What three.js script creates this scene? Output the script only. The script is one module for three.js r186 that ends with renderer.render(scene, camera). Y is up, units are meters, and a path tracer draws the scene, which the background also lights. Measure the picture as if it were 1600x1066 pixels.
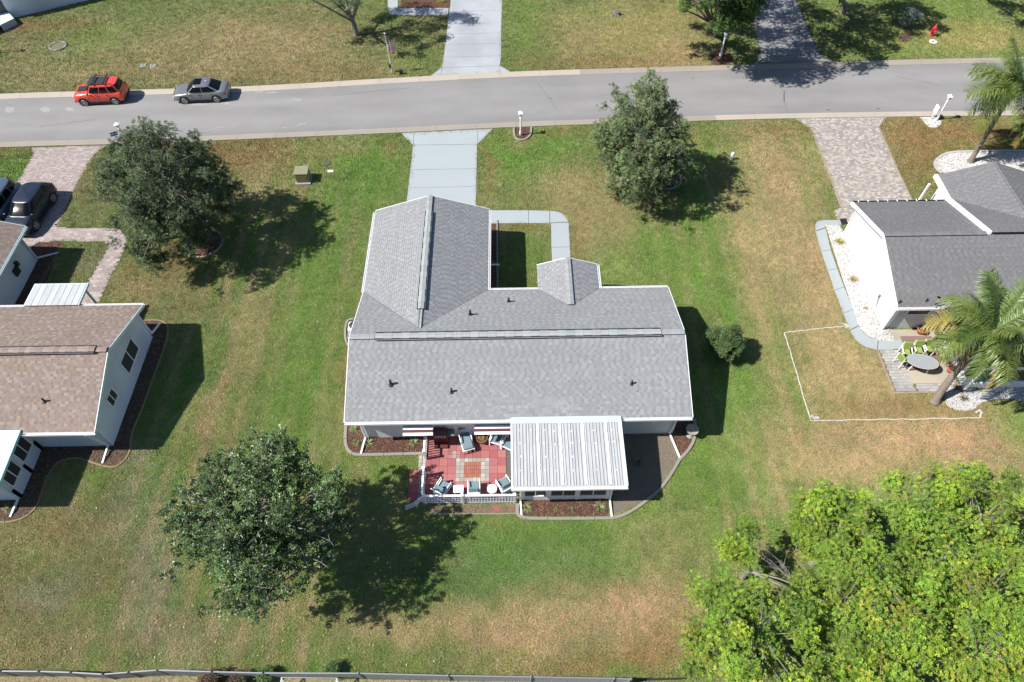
import * as THREE from 'three';
import { mergeGeometries } from 'three/addons/utils/BufferGeometryUtils.js';
import { RoundedBoxGeometry } from 'three/addons/geometries/RoundedBoxGeometry.js';

// ---------------------------------------------------------------- camera, sky, sun, exposure
const scene = new THREE.Scene();
const CAM_H = 33.131, PITCH = 0.95173, YAW = -0.00101, ROLL = -0.01628, FOCAL = 1067.6;
const V = (x, y, z) => new THREE.Vector3(x, y, z);
const cF = V(Math.sin(YAW) * Math.cos(PITCH), -Math.sin(PITCH), -Math.cos(YAW) * Math.cos(PITCH));
const cR0 = V(Math.cos(YAW), 0, Math.sin(YAW)), cU0 = new THREE.Vector3().crossVectors(cR0, cF);
const cR = cR0.clone().multiplyScalar(Math.cos(ROLL)).addScaledVector(cU0, Math.sin(ROLL));
const cU = cR0.clone().multiplyScalar(-Math.sin(ROLL)).addScaledVector(cU0, Math.cos(ROLL));
const camera = new THREE.PerspectiveCamera(2 * Math.atan(533 / FOCAL) * 180 / Math.PI, 1600 / 1066, 0.5, 1500);
camera.position.set(0, CAM_H, 0);
camera.quaternion.setFromRotationMatrix(new THREE.Matrix4().makeBasis(cR, cU, cF.clone().negate()));

const SUNDIR = V(-0.874, 1, 0.157).normalize();           // towards the sun
{ // clear blue sky, paler towards the horizon and round the sun
  const W = 512, H = 256, d = new Float32Array(W * H * 4);
  for (let j = 0; j < H; j++) for (let i = 0; i < W; i++) {
    const el = ((j + 0.5) / H - 0.5) * Math.PI, az = ((i + 0.5) / W - 0.5) * 2 * Math.PI;
    const y = Math.sin(el), x = Math.cos(az) * Math.cos(el), z = Math.sin(az) * Math.cos(el);
    const c = Math.max(0, x * SUNDIR.x + y * SUNDIR.y + z * SUNDIR.z), up = Math.max(0, y), h = Math.pow(1 - up, 4);
    const glow = 0.35 * Math.pow(c, 12) + 1.4 * Math.pow(c, 120);
    const o = (j * W + i) * 4;
    if (y < -0.02) { d[o] = 0.11; d[o + 1] = 0.12; d[o + 2] = 0.08; } else {
      d[o] = 0.19 + 0.62 * h + glow; d[o + 1] = 0.34 + 0.52 * h + glow * 0.95; d[o + 2] = 0.62 + 0.32 * h + glow * 0.85;
    }
    d[o + 3] = 1;
  }
  const t = new THREE.DataTexture(d, W, H, THREE.RGBAFormat, THREE.FloatType);
  t.mapping = THREE.EquirectangularReflectionMapping; t.magFilter = THREE.LinearFilter; t.needsUpdate = true;
  scene.background = t; scene.environment = t;
  scene.environmentIntensity = 0.4; scene.backgroundIntensity = 0.4;
}
const sun = new THREE.DirectionalLight(new THREE.Color(1, 0.955, 0.88), 5);
sun.position.copy(SUNDIR).multiplyScalar(120).add(V(0, 0, -32)); sun.target.position.set(0, 0, -32);
sun.castShadow = true; sun.shadow.mapSize.set(4096, 4096); sun.shadow.radius = 1;
Object.assign(sun.shadow.camera, { left: -80, right: 80, top: 60, bottom: -60, near: 1, far: 260 });
sun.name = 'sun'; scene.add(sun, sun.target);
const renderer = new THREE.WebGLRenderer({ antialias: true });
renderer.toneMapping = THREE.LinearToneMapping; renderer.toneMappingExposure = 1.68;
renderer.shadowMap.enabled = true;

// ---------------------------------------------------------------- helpers
// survey: the point at height H seen along a sight line of the aerial survey photo (photo pixels)
function G(px, py, H = 0) {
  const d = cF.clone().multiplyScalar(FOCAL).addScaledVector(cR, px - 800).addScaledVector(cU, 533 - py);
  const t = (H - CAM_H) / d.y;
  return V(d.x * t, H, d.z * t);
}
const g2 = (px, py, H = 0) => { const v = G(px, py, H); return [v.x, v.z]; };
const pts = (list, H = 0) => list.map(([a, b]) => g2(a, b, H));
function rngOf(seed) { let s = seed >>> 0; return () => { s = (s + 0x6d2b79f5) | 0; let t = Math.imul(s ^ (s >>> 15), 1 | s); t = (t + Math.imul(t ^ (t >>> 7), 61 | t)) ^ t; return ((t ^ (t >>> 14)) >>> 0) / 4294967296; }; }
const R = rngOf(12345);
const rr = (a, b, f = R) => a + (b - a) * f();
const lerp = (a, b, t) => a + (b - a) * t, clamp = (x, a = 0, b = 1) => Math.min(b, Math.max(a, x)), sstep = (a, b, x) => { const t = clamp((x - a) / (b - a)); return t * t * (3 - 2 * t); };
const hash = (x, y, s = 0) => { let h = Math.imul(x | 0, 374761393) + Math.imul(y | 0, 668265263) + Math.imul(s | 0, 974634541); h = Math.imul(h ^ (h >>> 13), 1274126177); return ((h ^ (h >>> 16)) >>> 0) / 4294967296; };
function noise(x, y, s = 0, per = 0) {
  const xi = Math.floor(x), yi = Math.floor(y), fx = x - xi, fy = y - yi, u = fx * fx * (3 - 2 * fx), v = fy * fy * (3 - 2 * fy);
  const m = (a) => per ? ((a % per) + per) % per : a;
  return lerp(lerp(hash(m(xi), m(yi), s), hash(m(xi + 1), m(yi), s), u), lerp(hash(m(xi), m(yi + 1), s), hash(m(xi + 1), m(yi + 1), s), u), v);
}
function fbm(x, y, s = 0, oct = 4) { let a = 0, w = 0.5, n = 0; for (let i = 0; i < oct; i++) { a += w * noise(x, y, s + i * 17); n += w; w *= 0.5; x *= 2.03; y *= 2.03; } return a / n; }
const used = new Map();
function numbered(name) { const n = used.get(name) ?? 0; used.set(name, n + 1); return n ? name + '_' + String(n).padStart(3, '0') : name; }
function fix(g) { if (g.index) g = g.toNonIndexed(); for (const k of Object.keys(g.attributes)) if (!['position', 'normal', 'uv', 'color'].includes(k)) g.deleteAttribute(k); if (!g.attributes.normal) g.computeVertexNormals(); return g; }
function metreUV(g) { // box mapping, one uv unit per metre
  const p = g.attributes.position, n = g.attributes.normal, uv = new Float32Array(p.count * 2);
  for (let i = 0; i < p.count; i++) {
    const ax = Math.abs(n.getX(i)), ay = Math.abs(n.getY(i)), az = Math.abs(n.getZ(i));
    let u, v; if (ay >= ax && ay >= az) { u = p.getX(i); v = p.getZ(i); } else if (ax >= az) { u = p.getZ(i); v = p.getY(i); } else { u = p.getX(i); v = p.getY(i); }
    uv[i * 2] = u; uv[i * 2 + 1] = v;
  }
  g.setAttribute('uv', new THREE.BufferAttribute(uv, 2)); return g;
}
function join(list) { list = list.flat().map(fix).map(metreUV); list.forEach((g) => { if (!list.every((h) => h.attributes.color)) g.deleteAttribute('color'); }); return list.length === 1 ? list[0] : mergeGeometries(list); }
const box = (w, h, d, x = 0, y = 0, z = 0, ry = 0, rx = 0, rz = 0) => { const g = new THREE.BoxGeometry(w, h, d); if (rx) g.rotateX(rx); if (rz) g.rotateZ(rz); if (ry) g.rotateY(ry); return g.translate(x, y, z); };
const rbox = (w, h, d, x, y, z, r = 0.02, ry = 0, rx = 0, seg = 2) => { const g = new RoundedBoxGeometry(w, h, d, seg, r); if (rx) g.rotateX(rx); if (ry) g.rotateY(ry); return g.translate(x, y, z); };
const cyl = (r0, r1, h, x, y, z, n = 12) => new THREE.CylinderGeometry(r1, r0, h, n).translate(x, y + h / 2, z);
function bar(a, b, w = 0.04, h = w) { // rectangular bar from a to b
  const d = b.clone().sub(a), g = new THREE.BoxGeometry(w, h, d.length());
  const m = new THREE.Matrix4().lookAt(a, b, Math.abs(d.y) > 0.99 * d.length() ? V(1, 0, 0) : V(0, 1, 0));
  return g.applyMatrix4(m).translate((a.x + b.x) / 2, (a.y + b.y) / 2, (a.z + b.z) / 2);
}
function tube(points, radii, n = 7) { // tapered tube
  const pos = [], idx = []; let side = null;
  points.forEach((p, i) => {
    const t = (points[i + 1] ?? p).clone().sub(points[i - 1] ?? p).normalize();
    if (!side) side = Math.abs(t.y) > 0.9 ? V(1, 0, 0) : V(0, 1, 0);
    side = side.clone().addScaledVector(t, -side.dot(t)).normalize();
    const b = new THREE.Vector3().crossVectors(t, side), r = Array.isArray(radii) ? radii[i] : radii;
    for (let k = 0; k < n; k++) { const a = k / n * 2 * Math.PI, q = p.clone().addScaledVector(side, Math.cos(a) * r).addScaledVector(b, Math.sin(a) * r); pos.push(q.x, q.y, q.z); }
  });
  for (let i = 0; i < points.length - 1; i++) for (let k = 0; k < n; k++) { const a = i * n + k, b = i * n + (k + 1) % n; idx.push(a, a + n, b, b, a + n, b + n); }
  const top = pos.length / 3, e = points[points.length - 1]; pos.push(e.x, e.y, e.z);
  for (let k = 0; k < n; k++) idx.push((points.length - 1) * n + k, top, (points.length - 1) * n + (k + 1) % n);
  const g = new THREE.BufferGeometry(); g.setAttribute('position', new THREE.Float32BufferAttribute(pos, 3)); g.setIndex(idx); g.computeVertexNormals();
  return g;
}
function slab(poly, y0, y1, bevel = 0) { // plan polygon [x, z] from height y0 to y1
  const s = new THREE.Shape(poly.map(([x, z]) => new THREE.Vector2(x, -z)));
  const g = new THREE.ExtrudeGeometry(s, { depth: y1 - y0 - bevel, bevelEnabled: bevel > 0, bevelThickness: bevel, bevelSize: bevel, bevelOffset: -bevel, bevelSegments: 1, steps: 1, curveSegments: 8 });
  return g.rotateX(-Math.PI / 2).translate(0, y0, 0);
}
function quadGeo(a, b, c, d) { const g = new THREE.BufferGeometry(); g.setAttribute('position', new THREE.Float32BufferAttribute([a, b, c, a, c, d].flatMap((v) => [v.x, v.y, v.z]), 3)); g.computeVertexNormals(); return g; }
function inPoly(x, z, poly) { let s = false; for (let i = 0, j = poly.length - 1; i < poly.length; j = i++) { const [xi, zi] = poly[i], [xj, zj] = poly[j]; if ((zi > z) !== (zj > z) && x < (xj - xi) * (z - zi) / (zj - zi) + xi) s = !s; } return s; }
function smooth(list, n = 24, closed = false) { const c = new THREE.CatmullRomCurve3(list.map(([x, z]) => V(x, 0, z)), closed, 'centripetal'); return c.getPoints(n).map((v) => [v.x, v.z]); }
function ribbon(line, w, y0, y1) { // kerb strip along a polyline in plan, as separate prisms joined
  const L = [], Rr = [];
  line.forEach((p, i) => { const a = line[Math.max(0, i - 1)], b = line[Math.min(line.length - 1, i + 1)], dx = b[0] - a[0], dz = b[1] - a[1], l = Math.hypot(dx, dz) || 1; L.push([p[0] - dz / l * w / 2, p[1] + dx / l * w / 2]); Rr.push([p[0] + dz / l * w / 2, p[1] - dx / l * w / 2]); });
  return slab([...L, ...Rr.reverse()], y0, y1, Math.min(0.015, (y1 - y0) / 3));
}
function put(m, parent) { m.castShadow = m.receiveShadow = true; (parent ?? scene).add(m); return m; }
function obj(name, geos, mat, parent) { // one named mesh
  const m = new THREE.Mesh(join([geos]), mat); m.name = parent ? name : numbered(name); return put(m, parent);
}
function thing(name, label, category, [x, y, z] = [0, 0, 0], turn = 0, group) {
  const o = new THREE.Group(); o.name = numbered(name); o.position.set(x, y, z); o.rotation.y = turn; scene.add(o);
  o.userData = { label, category }; if (group) o.userData.group = group; return o;
}
function tag(o, label, category, group) { Object.assign(o.userData, { label, category }); if (group) o.userData.group = group; return o; }
function struct(name, label, category) { const o = new THREE.Group(); o.name = numbered(name); scene.add(o); o.userData = { kind: 'structure', label, category }; return o; }
function asStruct(m, label, category) { m.userData.kind = 'structure'; m.userData.label = label; m.userData.category = category; return m; }
function inst(name, geo, mat, mats, cols, parent, kind) {
  const m = new THREE.InstancedMesh(geo, mat, mats.length); m.name = parent ? name : numbered(name);
  const c = new THREE.Color();
  mats.forEach((q, i) => { m.setMatrixAt(i, q); if (cols) m.setColorAt(i, c.setRGB(cols[i][0], cols[i][1], cols[i][2])); });
  if (kind) m.userData.kind = kind; return put(m, parent);
}
function dup(root, name, label, pos, turn) { const r = root.clone(); r.name = numbered(name); r.userData = { ...root.userData, label }; scene.add(r); r.position.set(...pos); r.rotation.y = turn; return r; }
const mtx = (x, y, z, rx = 0, ry = 0, rz = 0, sx = 1, sy = sx, sz = sx) => new THREE.Matrix4().compose(V(x, y, z), new THREE.Quaternion().setFromEuler(new THREE.Euler(rx, ry, rz, 'YXZ')), V(sx, sy, sz));

// ---------------------------------------------------------------- materials
const lin = (v) => { v /= 255; return v <= 0.04045 ? v / 12.92 : Math.pow((v + 0.055) / 1.055, 2.4); };
const KEXP = 1.95;                                           // exposure of a level sunlit surface, to turn photo tones into base colours
const alb = (r, g, b, k = 1) => [lin(r) / KEXP * k, lin(g) / KEXP * k, lin(b) / KEXP * k];
const C3 = (a) => new THREE.Color().setRGB(a[0], a[1], a[2]);
function texOf(n, metres, f, srgb = false) { // grey or colour tile: f(u, v, x, y) -> value(s)
  const d = new Uint8Array(n * n * 4);
  for (let y = 0; y < n; y++) for (let x = 0; x < n; x++) { const v = f(x / n, y / n, x, y), o = (y * n + x) * 4, a = Array.isArray(v) ? v : [v, v, v]; for (let c = 0; c < 3; c++) d[o + c] = clamp(a[c]) * 255; d[o + 3] = 255; }
  const t = new THREE.DataTexture(d, n, n); t.wrapS = t.wrapT = THREE.RepeatWrapping; t.magFilter = THREE.LinearFilter; t.minFilter = THREE.LinearMipmapLinearFilter; t.generateMipmaps = true;
  t.repeat.set(1 / metres, 1 / metres); if (srgb) t.colorSpace = THREE.SRGBColorSpace; t.needsUpdate = true; return t;
}
const tn = (u, v, f, s) => noise(u * f, v * f, s, f);       // tileable noise
const tf = (u, v, f, s, o = 4) => { let a = 0, w = 0.5, n = 0; for (let i = 0; i < o; i++) { a += w * tn(u, v, f, s + i); n += w; w *= 0.55; f *= 2; } return a / n; };
const grain = texOf(512, 2.3, (u, v, x, y) => 0.72 + 0.28 * (0.45 * hash(x, y, 3) + 0.3 * tn(u, v, 128, 5) + 0.25 * tf(u, v, 4, 9)));
const mottle = texOf(512, 7.1, (u, v, x, y) => 0.74 + 0.26 * (0.6 * tf(u, v, 3, 21, 6) + 0.4 * hash(x, y, 8)));
const stain = texOf(512, 9.7, (u, v, x, y) => 0.74 + 0.26 * (0.8 * sstep(0.25, 0.7, tf(u, v, 3, 61, 7)) + 0.2 * hash(x, y, 4)));
const wash = texOf(512, 8.3, (u, v, x, y) => 0.86 + 0.14 * (0.8 * tf(u, v, 3, 91, 7) + 0.2 * hash(x, y, 14)));
const streak = texOf(512, 3.1, (u, v) => 0.7 + 0.3 * (0.5 * tn(u, v * 0.05, 64, 31) + 0.5 * tf(u, v, 6, 33, 5)));
const weave = texOf(256, 0.5, (u, v) => 0.75 + 0.25 * (0.5 + 0.5 * Math.sin(u * 2 * Math.PI * 32) * Math.sin(v * 2 * Math.PI * 32)));
const bark = texOf(256, 1.1, (u, v) => 0.5 + 0.5 * (0.6 * tf(u, v, 8, 41, 4) + 0.4 * Math.abs(2 * tn(u, v, 32, 45) - 1)));
const std = (col, o = {}) => new THREE.MeshStandardMaterial({ color: C3(col), roughness: 0.8, ...o });
const M = {
  asphalt: std(alb(186, 184, 184), { map: mottle, bumpMap: grain, bumpScale: 0.006, roughness: 0.92, vertexColors: true }),
  kerb: std(alb(232, 220, 204), { map: mottle, roughness: 0.9 }),
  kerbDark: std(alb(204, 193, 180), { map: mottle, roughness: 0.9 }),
  blueConcrete: std(alb(207, 217, 223), { map: wash, bumpMap: grain, bumpScale: 0.002, roughness: 0.85 }),
  paleConcrete: std(alb(214, 218, 226), { map: stain, bumpMap: grain, bumpScale: 0.003, roughness: 0.88 }),
  greyConcrete: std(alb(190, 188, 188), { map: stain, roughness: 0.9 }),
  edging: std(alb(190, 182, 170), { map: mottle, bumpMap: grain, bumpScale: 0.004, roughness: 0.9 }),
  terraEdging: std(alb(190, 160, 125), { map: mottle, roughness: 0.9 }),
  joint: std([0.09, 0.085, 0.075], { roughness: 1 }),
  wall: std([0.72, 0.74, 0.76], { map: stain, bumpMap: grain, bumpScale: 0.003, roughness: 0.75 }),
  wallBlue: std([0.56, 0.66, 0.76], { map: stain, bumpMap: grain, bumpScale: 0.003, roughness: 0.75 }),
  white: std([0.78, 0.79, 0.8], { roughness: 0.5 }),
  whiteMetal: std([0.74, 0.76, 0.79], { roughness: 0.4, map: stain }),
  paleBlueMetal: std([0.5, 0.62, 0.68], { roughness: 0.45 }),
  roofDeck: std([0.12, 0.12, 0.125], { roughness: 0.95 }),
  roofBrownDeck: std([0.15, 0.12, 0.105], { roughness: 0.95 }),
  roofDarkDeck: std([0.085, 0.085, 0.09], { roughness: 0.95 }),
  shingle: std([1, 1, 1], { map: grain, roughness: 0.93 }),
  vent: std([0.185, 0.2, 0.21], { map: streak, roughness: 0.8 }),
  ventDark: std([0.02, 0.02, 0.022], { roughness: 0.7 }),
  panRoof: std([0.43, 0.44, 0.455], { map: streak, roughness: 0.6, metalness: 0.0 }),
  panSeam: std([0.72, 0.74, 0.76], { map: mottle, roughness: 0.6 }),
  glass: new THREE.MeshPhysicalMaterial({ color: 0x07090b, roughness: 0.05, metalness: 0, specularIntensity: 0.7 }),
  screen: std([0.035, 0.045, 0.045], { roughness: 0.5 }),
  black: std([0.015, 0.015, 0.017], { roughness: 0.6 }),
  rubber: std([0.02, 0.02, 0.021], { roughness: 0.85 }),
  steel: std([0.42, 0.43, 0.45], { roughness: 0.4, metalness: 0.7 }),
  galv: std([0.2, 0.215, 0.23], { roughness: 0.55, metalness: 0.2 }),
  bark: std([0.16, 0.135, 0.11], { map: bark, bumpMap: bark, bumpScale: 0.02, roughness: 0.95 }),
  paleBark: std([0.3, 0.28, 0.25], { map: bark, bumpMap: bark, bumpScale: 0.02, roughness: 0.95 }),
  mulch: std([0.095, 0.05, 0.036], { map: grain, bumpMap: grain, bumpScale: 0.03, roughness: 1 }),
  chip: std([1, 1, 1], { roughness: 0.95 }),
  pebbleBase: std([0.5, 0.49, 0.48], { map: grain, bumpMap: grain, bumpScale: 0.03, roughness: 0.95 }),
  dirt: std([0.17, 0.14, 0.11], { map: mottle, bumpMap: grain, bumpScale: 0.03, roughness: 1 }),
  cushion: std([0.16, 0.235, 0.27], { map: weave, roughness: 0.9 }),
  maroon: std([0.09, 0.02, 0.022], { roughness: 0.5 }),
  terra: std([0.42, 0.15, 0.08], { map: mottle, roughness: 0.85 }),
  tile: std([1, 1, 1], { map: stain, bumpMap: grain, bumpScale: 0.002, roughness: 0.85 }),
  paver: std([1, 1, 1], { map: grain, roughness: 0.9 }),
  chalk: std([0.52, 0.52, 0.5], { roughness: 0.95 }),
  leafy: std([1, 1, 1], { roughness: 0.55, side: THREE.DoubleSide }),
  lime: std([0.24, 0.33, 0.08], { map: weave, roughness: 0.85 }),
};

// ---------------------------------------------------------------- lawn colour (base colour of the turf: vivid, olive, dry and bare patches)
const T_ = { o: alb(112, 118, 66), v: alb(102, 138, 46), d: alb(170, 150, 108), b: alb(142, 112, 70), g: alb(84, 118, 58), p: alb(178, 146, 112), y: alb(152, 148, 80), e: alb(150, 142, 124) };
const PATCH = [
  // far side of the road
  [170, 60, 4, 2.4, 'v', 0.85], [120, 105, 5, 1.6, 'v', 0.4], [50, 40, 6, 1.2, 'b', 0.8], [330, 70, 9, 5, 'd', 0.55], [420, 80, 6, 4, 'd', 0.5], [60, 115, 6, 3, 'd', 0.35], [270, 25, 6, 2, 'v', 0.35], [190, 92, 3, 1, 'b', 0.4], [500, 115, 8, 1.4, 'b', 0.5],
  [650, 95, 2.4, 2, 'v', 0.5], [820, 50, 2.6, 6, 'v', 0.6], [840, 95, 3, 2, 'o', 0.6], [930, 25, 2.4, 2, 'v', 0.5], [900, 60, 2.5, 4, 'd', 0.6], [1000, 60, 5, 6, 'y', 0.75], [960, 100, 7, 1.3, 'b', 0.7], [1050, 85, 3, 3, 'p', 0.5],
  [1490, 20, 4, 3, 'v', 0.5], [1500, 60, 6, 3, 'y', 0.75], [1550, 65, 4, 1.2, 'p', 0.5], [1440, 82, 5, 1, 'v', 0.55], [1560, 85, 5, 0.8, 'g', 0.7], [1360, 60, 5, 5, 'g', 0.4],
  // front yard
  [20, 262, 3, 4, 'v', 0.9], [10, 238, 3, 0.7, 'b', 0.5], [125, 320, 1.3, 4, 'o', 0.8], [340, 245, 4.5, 2.6, 'b', 0.75], [420, 240, 3, 1.4, 'b', 0.6], [370, 300, 3.5, 2, 'd', 0.5], [560, 255, 4.2, 3.4, 'v', 0.95], [580, 300, 3, 2.4, 'v', 0.7], [530, 232, 2, 0.7, 'd', 0.6], [615, 232, 1, 1.1, 'b', 0.55],
  [800, 250, 2.7, 3.4, 'v', 0.9], [870, 230, 4, 2, 'v', 0.65], [762, 250, 0.35, 3, 'b', 0.7], [815, 222, 1.1, 0.7, 'd', 0.5], [900, 205, 2, 0.5, 'b', 0.5], [880, 300, 3.2, 2.2, 'd', 0.45], [930, 360, 2.8, 2, 'd', 0.6], [905, 390, 0.5, 2.6, 'b', 0.65], [830, 385, 1.2, 2.5, 'v', 0.6], [820, 355, 2, 0.4, 'b', 0.7],
  [1030, 400, 4, 3, 'v', 0.55], [960, 430, 2, 1.4, 'v', 0.35], [1110, 340, 2.5, 2, 'v', 0.6], [1140, 215, 4, 1, 'b', 0.45], [1130, 235, 3, 2, 'v', 0.4], [1210, 240, 2.6, 4, 'd', 0.65], [1230, 200, 3, 1, 'b', 0.55], [1180, 380, 1.6, 6, 'd', 0.6], [1240, 380, 2.6, 7, 'd', 0.75], [1290, 440, 1.6, 5, 'p', 0.7], [1210, 290, 1.4, 3, 'p', 0.5],
  [1430, 225, 3, 3.4, 'b', 1], [1480, 200, 3, 1.6, 'b', 1], [1415, 265, 1.3, 2, 'b', 0.8], [1432, 285, 0.8, 1, 'o', 0.5], [1540, 210, 3, 2, 'b', 0.9],
  // side yards
  [250, 420, 2.2, 2, 'b', 0.55], [200, 450, 2, 1.4, 'd', 0.5], [250, 470, 3, 1.5, 'd', 0.35], [400, 500, 0.7, 6, 'd', 0.5], [345, 600, 0.5, 4, 'p', 0.7], [330, 670, 1, 1.4, 'p', 0.55], [470, 450, 1.6, 6, 'v', 0.55], [510, 420, 0.6, 4, 'v', 0.5], [455, 380, 0.6, 3, 'd', 0.5], [540, 400, 0.5, 5, 'o', 0.5], [475, 590, 1.2, 3, 'v', 0.6], [420, 620, 1, 3, 'o', 0.5], [540, 600, 0.4, 4, 'b', 0.5], [290, 480, 2, 1.5, 'o', 0.6], [300, 580, 1, 3, 'v', 0.4],
  [145, 400, 1.6, 2, 'o', 0.6], [150, 415, 0.8, 1, 'e', 0.55],
  [1120, 470, 2, 2, 'v', 0.5], [1160, 620, 2, 3, 'v', 0.5], [1110, 700, 2, 1.6, 'v', 0.4], [1200, 560, 0.8, 6, 'd', 0.5], [1215, 700, 1.4, 3, 'd', 0.35], [1190, 450, 1, 4, 'p', 0.4], [1245, 600, 0.5, 6, 'v', 0.4], [1345, 590, 3.2, 2.6, 'd', 0.95], [1290, 560, 1.8, 3, 'd', 0.7], [1420, 640, 4, 0.8, 'b', 0.75], [1370, 625, 2.4, 0.8, 'b', 0.5], [1480, 690, 4.6, 1.7, 'p', 0.95], [1350, 700, 3, 1.5, 'd', 0.8], [1590, 670, 1.4, 1.6, 'v', 0.7], [1300, 735, 1.6, 1, 'd', 0.7],
  // back yard
  [560, 690, 1.2, 1, 'v', 0.5], [600, 740, 2, 1.4, 'v', 0.7], [480, 690, 2, 0.8, 'v', 0.4], [880, 830, 5, 1, 'v', 0.7], [760, 870, 4.5, 1.4, 'g', 0.85], [950, 870, 3, 1.4, 'g', 0.45], [700, 910, 3, 0.8, 'g', 0.6], [1000, 800, 1.6, 1.2, 'v', 0.5], [1050, 840, 2.4, 1.2, 'd', 0.55], [1140, 730, 2, 1.2, 'v', 0.3], [1040, 760, 0.5, 0.6, 'd', 0.6],
  [900, 960, 6, 0.9, 'd', 0.9], [1010, 950, 3, 1.6, 'p', 0.8], [760, 985, 4, 0.7, 'p', 0.7], [1030, 1020, 1.8, 0.9, 'b', 0.9], [900, 1030, 4, 0.5, 'b', 0.7], [620, 990, 2.6, 0.7, 'd', 0.6], [440, 950, 3, 0.9, 'd', 0.55], [1060, 985, 0.8, 0.8, 'b', 0.6],
  [100, 900, 6, 3, 'b', 0.25], [60, 860, 3, 2, 'd', 0.25], [250, 1000, 4, 1.2, 'e', 0.35], [350, 60, 12, 5, 'd', 0.45], [150, 115, 10, 1.6, 'd', 0.4], [980, 55, 6, 6, 'd', 0.35], [1480, 60, 8, 4, 'y', 0.4], [560, 110, 7, 1.6, 'd', 0.4],
  [470, 560, 2.2, 7, 'v', 0.45], [500, 400, 1.5, 5, 'v', 0.45], [800, 840, 8, 1.5, 'v', 0.4], [1100, 760, 3, 2, 'v', 0.35], [1150, 560, 1.6, 6, 'v', 0.4], [1050, 420, 4, 3, 'v', 0.4], [300, 640, 2, 4, 'v', 0.25], [1290, 480, 2.2, 7, 'd', 0.55], [1340, 700, 5, 1.5, 'd', 0.5], [1400, 690, 5, 1.4, 'p', 0.5],
  [30, 860, 1.4, 1, 'v', 0.45], [80, 900, 1.2, 0.9, 'v', 0.5], [120, 960, 1.2, 0.7, 'v', 0.45], [200, 800, 2, 1.6, 'e', 0.4], [180, 820, 1, 0.8, 'd', 0.4], [240, 900, 1.5, 2.2, 'e', 0.5], [60, 920, 2, 1, 'e', 0.6], [150, 900, 2, 1.3, 'o', 0.4], [100, 820, 1.6, 0.9, 'b', 0.35], [130, 745, 1.2, 0.7, 'v', 0.6], [220, 720, 0.9, 0.8, 'e', 0.5], [20, 830, 0.8, 0.5, 'd', 0.4], [180, 1030, 3, 0.3, 'v', 0.35], [350, 1000, 2, 0.5, 'd', 0.35],
].map(([px, py, rx, rz, t, k]) => { const p = G(px, py); return { x: p.x, z: p.z, rx, rz, c: T_[t], k }; });
const LAWN_GAIN = 1.5;
function lawnTone(x, z) {
  const n1 = fbm(x * 0.16, z * 0.16, 1, 4), n2 = fbm(x * 0.6, z * 0.6, 7, 4), n3 = fbm(x * 2.2, z * 2.2, 13, 3);
  let c = [...T_.o];
  const mix = (a, k) => { for (let i = 0; i < 3; i++) c[i] = lerp(c[i], a[i], k); };
  mix(T_.v, 0.22 * sstep(0.45, 0.65, n1));
  mix(T_.d, 0.4 * sstep(0.52, 0.3, n1));
  const wx = x + (n2 - 0.5) * 1.8 + (n1 - 0.5) * 2.4, wz = z + (fbm(x * 0.6 + 40, z * 0.6, 9, 3) - 0.5) * 1.8;
  // wheel tracks of the mower along the side yards
  const side = (x > 9.5 && x < 24 && z > -42) || (x < -8.8 && x > -20 && z > -42) ? 1 : 0.25;
  const st = Math.sin((x + 0.018 * z + 0.25 * (n1 - 0.5)) * 2 * Math.PI / 1.45);
  mix(T_.v, 0.26 * (side > 0.5 ? 1 : 0.4)); const am = side * (0.45 + 0.9 * n2) * sstep(-47, -42, z);
  mix(T_.d, am * 0.5 * sstep(0.0, 0.9, st)); mix(T_.v, am * 0.42 * sstep(0.0, 0.9, -st));
  mix(T_.e, 0.5 * sstep(0.6, 0.8, n3) * sstep(0.35, 0.7, n2));
  const yard = sstep(-15, -12, z), n4 = lerp(fbm(x * 1.5 + 9, z * 0.34 + 5, 23, 4), fbm(x * 0.4 + 9, z * 1.4 + 5, 24, 4), Math.max(yard, sstep(-47, -50, z))), n5 = fbm(x * 5, z * 5, 29, 2);
  mix(T_.d, 0.34 * sstep(0.52, 0.75, n4)); mix(T_.v, 0.22 * sstep(0.48, 0.28, n4)); 
  for (const p of PATCH) { const d = ((wx - p.x) / p.rx) ** 2 + ((wz - p.z) / p.rz) ** 2; if (d < 4) mix(p.c, p.k * Math.exp(-d * 1.1) * (0.75 + 0.5 * n2)); }
  mix(T_.g, 0.3 * sstep(0.42, 0.28, n5)); mix(T_.e, 0.2 * sstep(0.6, 0.75, n5));
  const f = LAWN_GAIN * (0.7 + 0.3 * n3 + 0.3 * n2);
  return c.map((v) => v * f);
}
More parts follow.
